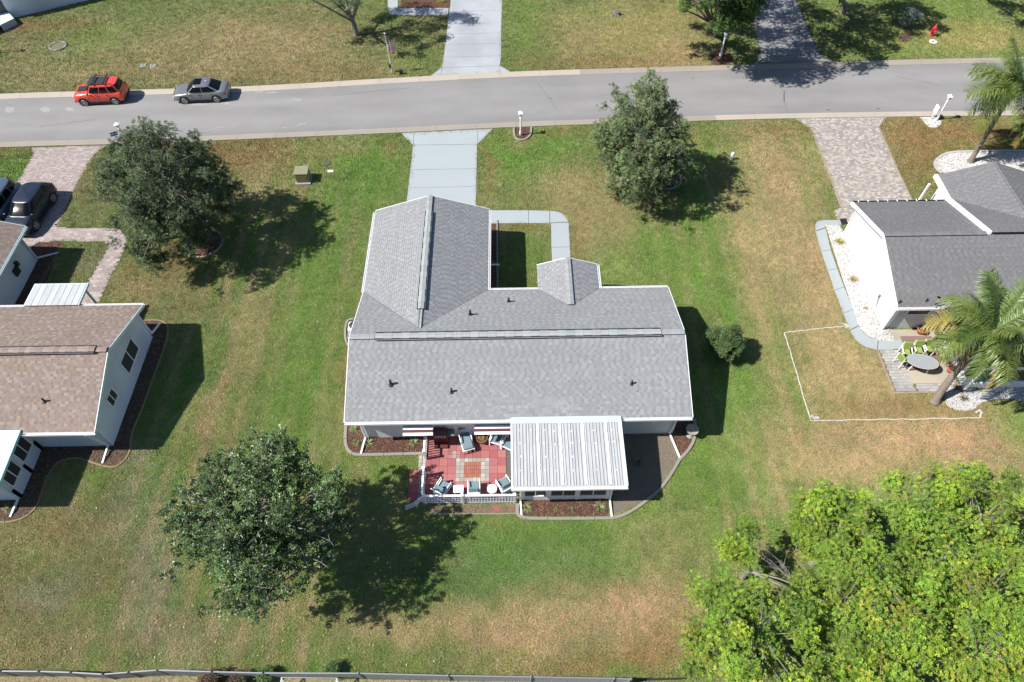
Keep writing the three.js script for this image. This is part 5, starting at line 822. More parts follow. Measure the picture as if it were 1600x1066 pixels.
function rosetteGeo(n, len, wid, seed, twigs = 3) { // a few twig ends, each with leaves radiating from it
  const f = rngOf(seed), pos = [];
  for (let q = 0; q < twigs; q++) {
    const c = V(rr(-1, 1, f), rr(-0.6, 0.6, f), rr(-1, 1, f)).multiplyScalar(0.26);
    for (let i = 0; i < n; i++) {
      const a = i / n * 6.283 + rr(-0.3, 0.3, f), e = rr(-0.25, 0.85, f), d = V(Math.cos(a) * Math.cos(e), Math.sin(e), Math.sin(a) * Math.cos(e)), sd = new THREE.Vector3().crossVectors(d, V(rr(-0.25, 0.25, f), 1, rr(-0.25, 0.25, f))).normalize(), nn = new THREE.Vector3().crossVectors(sd, d).normalize();
      const L = len * rr(0.7, 1.2, f), W = wid * rr(0.8, 1.2, f), b = c.clone().addScaledVector(d, 0.02), tip = c.clone().addScaledVector(d, L).add(V(0, -L * 0.12, 0)), mid = c.clone().addScaledVector(d, L * 0.5), l = mid.clone().addScaledVector(sd, W / 2).addScaledVector(nn, W * 0.18), r2 = mid.clone().addScaledVector(sd, -W / 2).addScaledVector(nn, W * 0.18);
      for (const tri of [[b, l, tip], [b, tip, r2]]) for (const p of tri) pos.push(p.x, p.y, p.z);
    }
  }
  const g = new THREE.BufferGeometry(); g.setAttribute('position', new THREE.Float32BufferAttribute(pos, 3)); g.computeVertexNormals(); return g;
}
const leafStd = (rough, tr = 0.18) => new THREE.MeshPhysicalMaterial({ color: 0xffffff, roughness: rough, side: THREE.DoubleSide, transmission: tr, thickness: 0 });
const LEAF = { dark: leafStd(0.5, 0.08), gloss: leafStd(0.42, 0.05), soft: leafStd(0.6, 0.12), grey: leafStd(0.5, 0.08) };
// lobes: [x, y, z, r] leafy sprays; a few main limbs carry them, the rest fork from the nearest limb
function tree(o) {
  const f = rngOf(o.seed), B = o.base, t = thing(o.name ?? 'tree', o.label, o.category ?? 'tree', [B.x, 0, B.z], 0, o.group), bm = o.barkMat ?? M.bark;
  const lobes = o.lobes.map(([x, y, z, r]) => ({ c: V(x - B.x, y, z - B.z), r }));
  const fork = V(0, 0, 0); lobes.forEach((l) => fork.add(l.c)); fork.multiplyScalar(1 / lobes.length); fork.y = o.forkY ?? fork.y * 0.45; fork.x *= 0.35; fork.z *= 0.35;
  const R0 = o.trunkR ?? 0.16;
  obj('trunk', tube([V(0, -0.05, 0), V(0, 0.12, 0), V(fork.x * 0.3 + rr(-0.05, 0.05, f), fork.y * 0.5, fork.z * 0.3), fork], [R0 * 1.5, R0 * 1.1, R0, R0 * 0.85], 10), bm, t);
  const nm = Math.min(lobes.length, o.limbs ?? 8), mains = []; for (let i = 0; i < nm; i++) mains.push({ l: lobes[Math.floor(i * lobes.length / nm)], geo: [] });
  const jit = (p, k) => p.add(V(rr(-1, 1, f), rr(-0.5, 0.5, f), rr(-1, 1, f)).multiplyScalar(k));
  for (const m of mains) { const a = fork.clone().add(V(0, -rr(0, 0.4, f), 0)); m.mid = jit(a.clone().lerp(m.l.c, 0.5), 0.18).add(V(0, 0.1, 0)); m.geo.push(tube([a, m.mid, m.l.c], [R0 * 0.55, R0 * 0.36, R0 * 0.12], 7)); }
  const ms = [], cs = [];
  lobes.forEach((l, li) => {
    let best = mains[0]; for (const m of mains) if (m.mid.distanceTo(l.c) < best.mid.distanceTo(l.c)) best = m;
    if (best.l !== l) { const s = best.mid.clone().lerp(best.l.c, rr(0, 0.5, f)), m = jit(s.clone().lerp(l.c, 0.5), 0.12); best.geo.push(tube([s, m, l.c], [R0 * 0.26, R0 * 0.17, R0 * 0.06], 5)); }
    for (let k = 0; k < (o.twigs ?? 3); k++) best.geo.push(tube([l.c, l.c.clone().add(V(rr(-1, 1, f), rr(-0.4, 1, f), rr(-1, 1, f)).normalize().multiplyScalar(l.r * rr(0.7, 1.1, f)))], [R0 * 0.1, R0 * 0.03], 4));
    const n = Math.max(3, Math.round(o.density * l.r * l.r * 4 * Math.PI)), lk = rr(0.72, 1.2, f), lt = Math.floor(f() * o.tones.length);
    for (let i = 0; i < n; i++) {
      const z = 2 * f() - 1, a2 = f() * 6.283, s = Math.sqrt(1 - z * z), d = V(Math.cos(a2) * s, z * 0.85, Math.sin(a2) * s);
      const bump = 0.55 + 0.75 * noise(d.x * 2.2 + li * 7 + 20, d.y * 2.2 + d.z * 2.2 + 20, o.seed), p = l.c.clone().addScaledVector(d, l.r * bump * (1 - 0.6 * Math.pow(f(), 1.4)));
      const gf = (o.gapF ?? 3) * 0.6; if (o.gap && (noise((p.x + B.x) * gf + 50, (p.z + B.z + p.y * 0.7) * gf + 50, o.seed + 4) < o.gap)) continue;
      if (p.y < 0.3) continue;
      ms.push(mtx(p.x, p.y, p.z, rr(-0.7, 0.7, f), f() * 6.283, rr(-0.7, 0.7, f), rr(0.7, 1.25, f)));
      const pick = o.tones[f() < 0.45 ? lt : Math.floor(f() * o.tones.length)], k = lk * rr(0.7, 1.35, f) * (o.gain ?? 1); cs.push(pick.map((v) => v * k));
    }
  });
  for (const m of mains) obj('limb', m.geo, bm, t);
  inst('crown', o.leaf, o.mat, ms, cs, t, 'stuff');
  return t;
}
function lobesIn(cx, cy, cz, rx, ry, rz, n, seed, r0 = 0.7, ragged = 0.22) { // sprays on an uneven shell, some inside
  const f = rngOf(seed), out = [];
  for (let i = 0; i < n; i++) {
    const y = 1 - 2 * (i + 0.5) / n, s = Math.sqrt(Math.max(0, 1 - y * y)), a = i * 2.39996 + rr(-0.3, 0.3, f), r = r0 * rr(0.65, 1.25, f);
    const bulge = 1 - ragged + 2 * ragged * noise(Math.cos(a) * s * 1.7 + 9, y * 1.7 + Math.sin(a) * s * 1.7 + 9, seed), q = bulge * (f() < 0.28 ? rr(0.35, 0.75, f) : rr(0.88, 1.06, f));
    out.push([cx + Math.cos(a) * s * (rx - r * 0.7) * q, cy + y * (ry - r * 0.7) * q, cz + Math.sin(a) * s * (rz - r * 0.7) * q, r]);
    if (f() < 0.55 && n > 25) { const k = Math.min(1.16, rr(0.98, 1.14, f) * bulge), a2 = a + rr(-0.3, 0.3, f); out.push([cx + Math.cos(a2) * s * rx * k, cy + y * ry * k, cz + Math.sin(a2) * s * rz * k, r0 * rr(0.28, 0.5, f)]); } // sprigs standing out
  }
  return out;
}
const LG = { oval: rosetteGeo(8, 0.108, 0.05, 102, 4), big: rosetteGeo(7, 0.165, 0.075, 103, 2), oak: rosetteGeo(8, 0.082, 0.046, 104, 6), shrub: clumpGeo(26, 0.15, 0.07, 0.04, 105) };
const DKT = [[0.055, 0.095, 0.028], [0.075, 0.12, 0.036], [0.042, 0.075, 0.026], [0.1, 0.145, 0.05]];
tree({ label: 'dark green dense tree in a mulch ring on the left lawn', base: G(315, 384), lobes: [...lobesIn(-21.0, 4.5, -31.9, 3.4, 3.8, 4.2, 110, 1, 0.72, 0.26), [-20.9, 8.1, -32.6, 0.7], [-21.4, 7.6, -32.2, 0.8], [-18.0, 5.4, -33.6, 0.6], [-17.9, 5.0, -32.2, 0.6], [-21.6, 2.0, -28.6, 0.8], [-22.2, 2.4, -28.4, 0.6], ...[[206, 214, 5.2, 0.7], [192, 226, 5, 0.6], [180, 236, 4.8, 0.55]].map(([a, b, h, r]) => { const v = G(a, b, h); return [v.x, h, v.z, r]; })], trunkR: 0.16, forkY: 1.2, density: 9.5, gapF: 5, leaf: LG.oval, mat: LEAF.dark, tones: DKT, seed: 11, gap: 0.36, barkMat: M.paleBark, limbs: 10, gain: 0.98 });
tree({ label: 'grey-green rounded tree on the front right lawn near the street', base: G(1040, 280), lobes: [...lobesIn(8.9, 3.9, -36.4, 3.1, 3.8, 3.8, 104, 2, 0.7, 0.26), [8.4, 7.4, -37.4, 0.7], [9.2, 7.6, -37.0, 0.7], [6.1, 4.6, -37.2, 0.5]], trunkR: 0.14, forkY: 1.2, density: 9.5, gapF: 5, leaf: LG.oval, mat: LEAF.grey, tones: [[0.085, 0.135, 0.045], [0.11, 0.16, 0.058], [0.065, 0.11, 0.036], [0.13, 0.17, 0.07], [0.14, 0.155, 0.065]], seed: 12, gap: 0.36, limbs: 10, gain: 1.12 });
tree({ label: 'broad dark tree with large glossy leaves in the near left back yard', base: V(-10.6, 0, -10.9), lobes: [...lobesIn(-11.25, 4.9, -10.95, 3.4, 2.3, 3.6, 110, 3, 0.72, 0.42), [-8.3, 5.6, -12.0, 0.5], [-8.0, 5.2, -11.5, 0.45], [-8.5, 4.8, -9.8, 0.5], [-9.6, 5.0, -8.2, 0.4], [-10.4, 4.8, -8.0, 0.4], [-13.9, 5.0, -12.8, 0.45]], trunkR: 0.18, forkY: 1.4, density: 6.5, gapF: 5.5, leaf: LG.big, mat: LEAF.gloss, tones: [[0.06, 0.115, 0.03], [0.08, 0.14, 0.036], [0.045, 0.09, 0.026], [0.1, 0.16, 0.045]], seed: 13, gap: 0.43, gain: 0.92, limbs: 10, barkMat: M.paleBark });
const OAK = [[0.165, 0.275, 0.02], [0.2, 0.3, 0.02], [0.13, 0.24, 0.02], [0.24, 0.3, 0.024], [0.1, 0.19, 0.02], [0.12, 0.22, 0.02], [0.165, 0.265, 0.02], [0.14, 0.24, 0.02], [0.22, 0.23, 0.026]];
const oak = (label, px, py, h, r, hy, n, seed, extra = []) => { const c = G(px, py, h); return tree({ name: 'oak_tree', label, base: V(c.x + 0.3, 0, c.z + 0.3), lobes: [...lobesIn(c.x, h, c.z, r, hy, r, Math.round(n * 1.1), seed, 0.58, 0.5), ...extra.map(([a, b, y, q]) => { const v = G(a, b, y); return [v.x, v.y, v.z, q]; })], trunkR: 0.15, forkY: 1.6, density: 13, gapF: 4, leaf: LG.oak, mat: LEAF.soft, tones: OAK, gain: 1.1, seed, gap: 0.36, barkMat: M.paleBark, twigs: 4, limbs: 9 }); };
oak('bright yellow-green oak, far left one of the cluster, with a gap of lawn above it', 1308, 822, 4.2, 1.75, 1.6, 34, 21, [[1290, 775, 4.4, 0.6], [1258, 785, 4.2, 0.55], [1345, 800, 4.4, 0.6], [1245, 812, 3.8, 0.5], [1320, 780, 4.5, 0.6]]);
oak('bright green oak at the upper right of the cluster, beside the tan lawn', 1500, 828, 4.8, 2.4, 2.0, 52, 22, [[1395, 752, 5, 0.5], [1425, 752, 4.8, 0.5], [1535, 742, 5.2, 0.5], [1580, 755, 5.2, 0.65], [1610, 765, 5.2, 0.75], [1400, 805, 5.0, 0.6], [1470, 768, 5, 0.6]]);
oak('yellow-green oak in the lower left of the cluster, at the bottom edge of the lawn', 1165, 990, 5.0, 2.35, 2.0, 48, 23, [[1098, 925, 5.0, 0.55], [1085, 1000, 4.6, 0.6], [1185, 930, 5.2, 0.5], [1130, 915, 5, 0.5], [1075, 1040, 4.6, 0.5]]);
oak('yellow-tipped oak in the middle of the cluster', 1358, 958, 5.4, 2.25, 2.1, 50, 24, [[1420, 890, 5.6, 0.7], [1262, 975, 5.2, 0.5]]);
oak('tall yellow-green oak in the bottom right corner', 1530, 985, 5.8, 2.75, 2.3, 56, 25, [[1460, 920, 5.8, 0.7], [1590, 890, 5.6, 0.8]]);
oak('oak crown cut by the bottom edge below the middle of the cluster', 1370, 1075, 5.2, 1.9, 1.7, 32, 26);
{ // small leafy outlier with bare pale branches
  const c = G(1160, 850, 3.4); tree({ name: 'oak_tree', label: 'small sparse oak with bare pale branches at the left tip of the cluster', base: V(c.x + 0.8, 0, c.z + 0.5), lobes: [[1150, 850, 3.5, 0.55], [1172, 828, 3.6, 0.45], [1138, 858, 3.3, 0.4], [1160, 868, 3.3, 0.5], [1255, 918, 2.4, 0.5], [1270, 935, 2.4, 0.5]].map(([a, b, y, q]) => { const v = G(a, b, y); return [v.x, v.y, v.z, q]; }), trunkR: 0.1, forkY: 1.4, density: 26, leaf: LG.oak, mat: LEAF.soft, tones: OAK, seed: 27, gap: 0.2, barkMat: M.paleBark, twigs: 6 });
  const f = rngOf(7), t = thing('dead_branch', 'bare pale grey branches sticking out beside the small sparse oak', 'branch', [0, 0, 0]), a = G(1235, 905, 2.3), g = [];
  for (let k = 0; k < 6; k++) { const e = G(rr(1165, 1225, f), rr(846, 898, f), rr(2.2, 3.2, f)), m = a.clone().lerp(e, 0.5).add(V(rr(-0.2, 0.2, f), 0.1, rr(-0.2, 0.2, f))); g.push(tube([a, m, e], [0.02, 0.014, 0.006], 5)); for (let q = 0; q < 6; q++) { const s = m.clone().lerp(e, f()); g.push(tube([s, s.clone().add(V(rr(-0.5, 0.2, f), rr(-0.1, 0.3, f), rr(-0.4, 0.3, f)))], [0.009, 0.004], 4)); } }
  const dead = std([0.33, 0.31, 0.28], { map: bark, roughness: 0.9 }); obj('twigs', g, dead, t); obj('stem', tube([G(1265, 925, 0).setY(0), a], [0.06, 0.03], 6), dead, t);
}
tree({ name: 'shrub', category: 'shrub', label: 'round green shrub at the edge of the house shadow on the right lawn', base: G(1141, 559), lobes: lobesIn(12.25, 1.25, -22.5, 0.95, 1.05, 0.95, 30, 31, 0.32, 0.15), trunkR: 0.06, forkY: 0.35, density: 60, leaf: LG.shrub, mat: LEAF.dark, tones: [[0.06, 0.11, 0.03], [0.085, 0.14, 0.035], [0.05, 0.09, 0.03]], seed: 31, barkMat: M.paleBark });
// trees of the far side, mostly above the picture: what is seen of them is the trunk, a few boughs and the shadow
const shadowTo = (px, py, h) => { const s = G(px, py); return [s.x - 0.874 * h, h, s.z + 0.157 * h]; };
tree({ name: 'oak_tree', label: 'thin live oak with forked grey trunk at the top, left of the long driveway', base: G(557, 55), lobes: [[640, 40, 6.2, 0.9], [612, 55, 5.6, 0.8], [590, 62, 5.2, 0.6], [680, 45, 6.4, 0.9], [700, 28, 6.8, 0.8], [660, 72, 5.4, 0.6], [560, 64, 4.8, 0.5], [575, 50, 5.2, 0.7], [735, 32, 7, 0.6], [720, 24, 7, 0.6], [650, 15, 6.4, 0.9], [600, 30, 5.6, 0.8], [655, 88, 5.0, 0.45], [630, 85, 5, 0.4], [640, 62, 5.8, 0.7], [690, 60, 6, 0.6], [670, 20, 6.6, 0.8], [620, 20, 6.2, 0.8]].map(([a, b, h, r]) => [...shadowTo(a, b, h), r * 1.35]), trunkR: 0.2, forkY: 1.7, density: 10, leaf: LG.oak, mat: LEAF.dark, tones: DKT, seed: 41, gap: 0.3, barkMat: M.paleBark, twigs: 9 });
tree({ name: 'oak_tree', label: 'leafy bright green tree over the shaded driveway at the top right', base: G(1118, 58), lobes: [...[[1225, 125, 8.6, 0.7], [1250, 125, 8.6, 0.8], [1190, 112, 8.2, 0.7], [1215, 108, 8.4, 0.9], [1160, 107, 8, 0.5], [1275, 115, 8.8, 0.9], [1300, 106, 8.8, 0.9], [1340, 104, 9, 0.8], [1370, 100, 9, 0.5], [1250, 98, 8.4, 1.1], [1215, 84, 8.2, 1.1], [1260, 76, 8.4, 1.1], [1150, 70, 7, 0.8], [1120, 75, 6.6, 0.7], [1090, 72, 6.2, 0.45], [1085, 85, 5.8, 0.35], [1110, 88, 6, 0.5], [1140, 90, 6.4, 0.5], [1170, 82, 7, 0.8], [1210, 55, 8, 1.2], [1260, 50, 8.4, 1.1], [1180, 50, 7.4, 1], [1150, 45, 7, 0.9], [1090, 42, 6, 0.5], [1120, 52, 6.4, 0.7], [1230, 28, 8, 1.1], [1190, 25, 7.4, 1], [1140, 25, 6.8, 0.9], [1250, 10, 8, 1.1], [1200, 6, 7.6, 1]].map(([a, b, h, r]) => [...shadowTo(a, b, h), r * 1.35]), ...[[1135, 26, 5.4, 0.55], [1150, 14, 5.6, 0.7], [1172, 10, 5.8, 0.7], [1108, 8, 5.6, 0.5], [1128, 40, 5.0, 0.4], [1075, 4, 5.4, 0.45], [1066, 14, 5, 0.3], [1150, 30, 5.2, 0.5], [1130, 20, 5.2, 0.8], [1160, 22, 5.4, 0.8], [1145, 5, 5.8, 0.8], [1180, 0, 6, 0.8], [1110, 0, 5.6, 0.6], [1122, 34, 5, 0.5], [1090, 5, 5.4, 0.45], [1165, 12, 5.6, 0.7], [1138, 38, 5, 0.4], [1175, 22, 5.6, 0.5]].map(([a, b, h, r]) => { const v = G(a, b, h); return [v.x, h, v.z, r * 1.35]; })], trunkR: 0.2, forkY: 1.9, density: 12, leaf: LG.oval, mat: LEAF.soft, tones: [[0.07, 0.15, 0.025], [0.09, 0.18, 0.03], [0.06, 0.12, 0.025]], seed: 42, gap: 0.22, barkMat: M.bark });
tree({ name: 'oak_tree', label: 'tree with a pale leaning trunk right of the shaded driveway', base: G(1318, 23), lobes: [[1330, 40, 7.4, 1.1], [1390, 15, 7.6, 1.1], [1410, 35, 7.6, 0.9], [1380, 55, 7.4, 1.0], [1440, 20, 8.0, 0.9], [1455, 38, 8, 0.7], [1330, 68, 7, 1.0], [1300, 85, 7, 0.7], [1470, 45, 8.2, 0.5], [1465, 25, 8.2, 0.5], [1360, 80, 7, 0.8], [1370, 92, 7, 0.5], [1300, 55, 7, 0.9], [1285, 25, 7, 1.0], [1340, 15, 7.4, 1], [1420, 10, 7.8, 0.9], [1360, 35, 7.4, 1], [1395, 75, 7.4, 0.5], [1280, 70, 6.8, 0.6], [1430, 50, 7.8, 0.5]].map(([a, b, h, r]) => [...shadowTo(a, b, h), r * 1.4]), trunkR: 0.2, forkY: 2.2, density: 12, leaf: LG.oval, mat: LEAF.dark, tones: DKT, seed: 43, gap: 0.2, barkMat: M.paleBark });
tree({ name: 'oak_tree', label: 'tree beyond the top right corner, seen only by its shadow', base: G(1500, -30), lobes: [[1560, 6, 6.2, 0.6], [1580, 10, 6.2, 0.7], [1575, 22, 6, 0.5], [1600, 38, 6, 0.7], [1610, 14, 6.6, 0.9], [1640, 25, 6.4, 1.1], [1625, 40, 6.2, 0.8]].map(([a, b, h, r]) => [...shadowTo(a, b, h), r * 1.2]), trunkR: 0.18, forkY: 2, density: 9, leaf: LG.oval, mat: LEAF.dark, tones: DKT, seed: 44, gap: 0.15 });
tree({ name: 'shrub', category: 'shrub', label: 'dark shrub touching the top edge left of the forked oak', base: G(430, -8), lobes: lobesIn(G(430, -12).x, 0.9, G(430, -12).z, 1.6, 0.9, 0.7, 22, 45, 0.35), trunkR: 0.06, forkY: 0.3, density: 34, leaf: LG.shrub, mat: LEAF.dark, tones: DKT, seed: 45 });
{ const p = G(1408, 46), c = V(p.x + 0.35, 1.2, p.z - 0.2); tree({ name: 'shrub', category: 'shrub', label: 'weeping grey-green shrub in the tree shade left of the hydrant', base: p, lobes: [[c.x + 0.3, 1.15, c.z, 0.5], [c.x - 0.2, 1.3, c.z - 0.2, 0.4], [c.x - 0.3, 0.7, c.z + 0.15, 0.32], [c.x + 0.6, 0.85, c.z + 0.1, 0.4]], trunkR: 0.05, forkY: 0.6, density: 70, leaf: LG.shrub, mat: LEAF.grey, tones: [[0.2, 0.26, 0.22], [0.25, 0.3, 0.26], [0.16, 0.22, 0.16]], seed: 46 }); }
// ---------------------------------------------------------------- palms
function frondGeo(L, seed, droop) { // arching rachis, leaflets in several ranks hanging from it
  const f = rngOf(seed), pos = [], rach = [];
  const P = (t) => V(L * t * (1 - 0.22 * t * droop), L * (0.5 * t - 0.7 * droop * t * t), 0.07 * L * Math.sin(t * 2 + seed));
  for (let i = 0; i <= 12; i++) rach.push(P(i / 12));
  const N = 95; for (let i = 0; i < N; i++) for (const s of [-1, 1]) {
    const t = 0.08 + 0.92 * (i + f() * 0.7) / N, c = P(t), d = P(Math.min(1, t + 0.02)).sub(P(t - 0.02)).normalize(), l = L * 0.27 * (0.35 + 0.75 * Math.sin(Math.PI * (0.1 + 0.8 * t))) * rr(0.75, 1.2, f), dir = V(d.x * rr(0.35, 0.75, f), d.y * 0.5 + rr(-0.15, 0.55, f), s * rr(0.6, 1, f)).normalize();
    let p = c, wv = new THREE.Vector3().crossVectors(dir, V(0, 1, 0)).normalize().multiplyScalar(0.017), prev = [c.clone().sub(wv), c.clone().add(wv)];
    for (let k = 1; k <= 3; k++) { const q = k / 3; p = p.clone().addScaledVector(dir, l / 3); dir.y -= 0.42 + 0.2 * f(); dir.normalize(); const w = wv.clone().multiplyScalar(k === 3 ? 0.15 : 1.1 - 0.3 * q), cur = [p.clone().sub(w), p.clone().add(w)]; for (const tri of [[prev[0], prev[1], cur[1]], [prev[0], cur[1], cur[0]]]) for (const v of tri) pos.push(v.x, v.y, v.z); prev = cur; }
  }
  const g = new THREE.BufferGeometry(); g.setAttribute('position', new THREE.Float32BufferAttribute(pos, 3)); g.computeVertexNormals();
  return join([g, tube(rach, rach.map((_, i) => 0.035 * (1 - i / 13)), 5)]);
}
const palmGreen = leafMat([0.1, 0.155, 0.035], { transmission: 0.1, roughness: 0.42 }), palmMid = leafMat([0.15, 0.2, 0.05], { transmission: 0.1, roughness: 0.42 }), palmYellow = leafMat([0.27, 0.22, 0.05], { transmission: 0.1 }), palmBark = std([0.27, 0.22, 0.18], { map: bark, bumpMap: bark, bumpScale: 0.02 });
function palm(label, base, top, L, n, seed, rad, rings, yellow, extra = []) {
  const f = rngOf(seed), t = thing('palm_tree', label, 'palm tree', [base.x, 0, base.z]), e = top.clone().sub(V(base.x, 0, base.z)), p = [];
  for (let i = 0; i <= 12; i++) { const k = i / 12; p.push(V(e.x * k * k * 0.6 + e.x * k * 0.4, e.y * k, e.z * k)); }
  obj('trunk', tube(p, p.map((_, i) => rad * (i === 0 ? 1.5 : 1.05 - 0.4 * i / 12)), 12), palmBark, t);
  if (rings) for (let i = 0; i < rings; i++) { const k = 0.08 + 0.86 * i / rings, q = V(e.x * k * k * 0.6 + e.x * k * 0.4, e.y * k, e.z * k); obj('ring_scar', new THREE.TorusGeometry(rad * (1.06 - 0.4 * k), 0.014, 4, 14).rotateX(Math.PI / 2).translate(q.x, q.y, q.z), i % 3 ? palmBark : M.paleBark, t); }
  obj('crownshaft', tube([e.clone(), e.clone().add(V(0, 0.3, 0)), e.clone().add(V(0, 0.75, 0))], [rad * 0.75, rad * 0.8, rad * 0.3], 10), palmMid, t);
  const gs = [0.35, 0.75, 1.1, 1.45].map((d, i) => frondGeo(L, seed + i, d));
  for (let i = 0; i < n; i++) { const k = i / n, gi = clamp(Math.floor(k * 4 + rr(-0.4, 0.4, f)), 0, 3), m = new THREE.Mesh(gs[gi], yellow(i, k, f) ? palmYellow : f() < 0.5 ? palmGreen : palmMid); m.name = 'frond'; m.position.copy(e).add(V(0, 0.55 - k * 0.35, 0)); m.rotation.set(rr(-0.25, 0.25, f), i * 2.39996 + rr(-0.2, 0.2, f), lerp(0.75, -0.25, k), 'YXZ'); m.scale.setScalar(rr(0.85, 1.1, f)); put(m, t); }
  for (const [az, pitch, y, gi, sc] of extra) { const m = new THREE.Mesh(gs[gi], y ? palmYellow : palmMid); m.name = 'frond'; m.position.copy(e).add(V(0, 0.15, 0)); m.rotation.set(0, az, pitch, 'YXZ'); m.scale.setScalar(sc); put(m, t); }
  return t;
}
palm('near palm with ringed trunk leaning right beside the terrace', G(1460, 628), G(1542, 528, 4.3), 3.1, 24, 201, 0.2, 22, (i, k) => k > 0.93, [[2.75, -0.1, true, 1, 1.1], [3.5, 0.0, false, 1, 1.15], [2.2, 0.2, false, 1, 1.05]]);
palm('tall palm with pale trunk in white pebbles at the upper right', G(1516, 253), G(1582, 146, 5.2), 3.4, 22, 211, 0.17, 14, (i, k) => k > 0.93, [[3.3, 0.1, false, 1, 1.2], [2.8, 0.3, false, 1, 1.1], [3.7, -0.2, true, 2, 0.8]]);
palm('lower palm with yellowing fronds beside the dark roof at the right edge', G(1612, 268), G(1618, 205, 3.0), 2.1, 15, 221, 0.15, 6, (i, k) => k > 0.62);
// ---------------------------------------------------------------- cars
function loft(stations) { // each station: x and a ring of [y, z] for z >= 0, mirrored
  const rings = stations.map(({ x, r }) => [...r.map(([y, z]) => V(x, y, z)), ...r.slice(0, -1).reverse().map(([y, z]) => V(x, y, -z)).filter((_, i) => i < r.length - 1)]), n = rings[0].length, pos = [], idx = [];
  rings.forEach((q) => q.forEach((p) => pos.push(p.x, p.y, p.z)));
  for (let i = 0; i < rings.length - 1; i++) for (let k = 0; k < n; k++) { const a = i * n + k, b = i * n + (k + 1) % n; idx.push(a, b, a + n, b, b + n, a + n); }
  const cap = (i, flip) => { for (let k = 1; k < n - 1; k++) flip ? idx.push(i * n, i * n + k + 1, i * n + k) : idx.push(i * n, i * n + k, i * n + k + 1); }; cap(0, true); cap(rings.length - 1, false);
  const g = new THREE.BufferGeometry(); g.setAttribute('position', new THREE.Float32BufferAttribute(pos, 3)); g.setIndex(idx); g.computeVertexNormals(); return g;
}
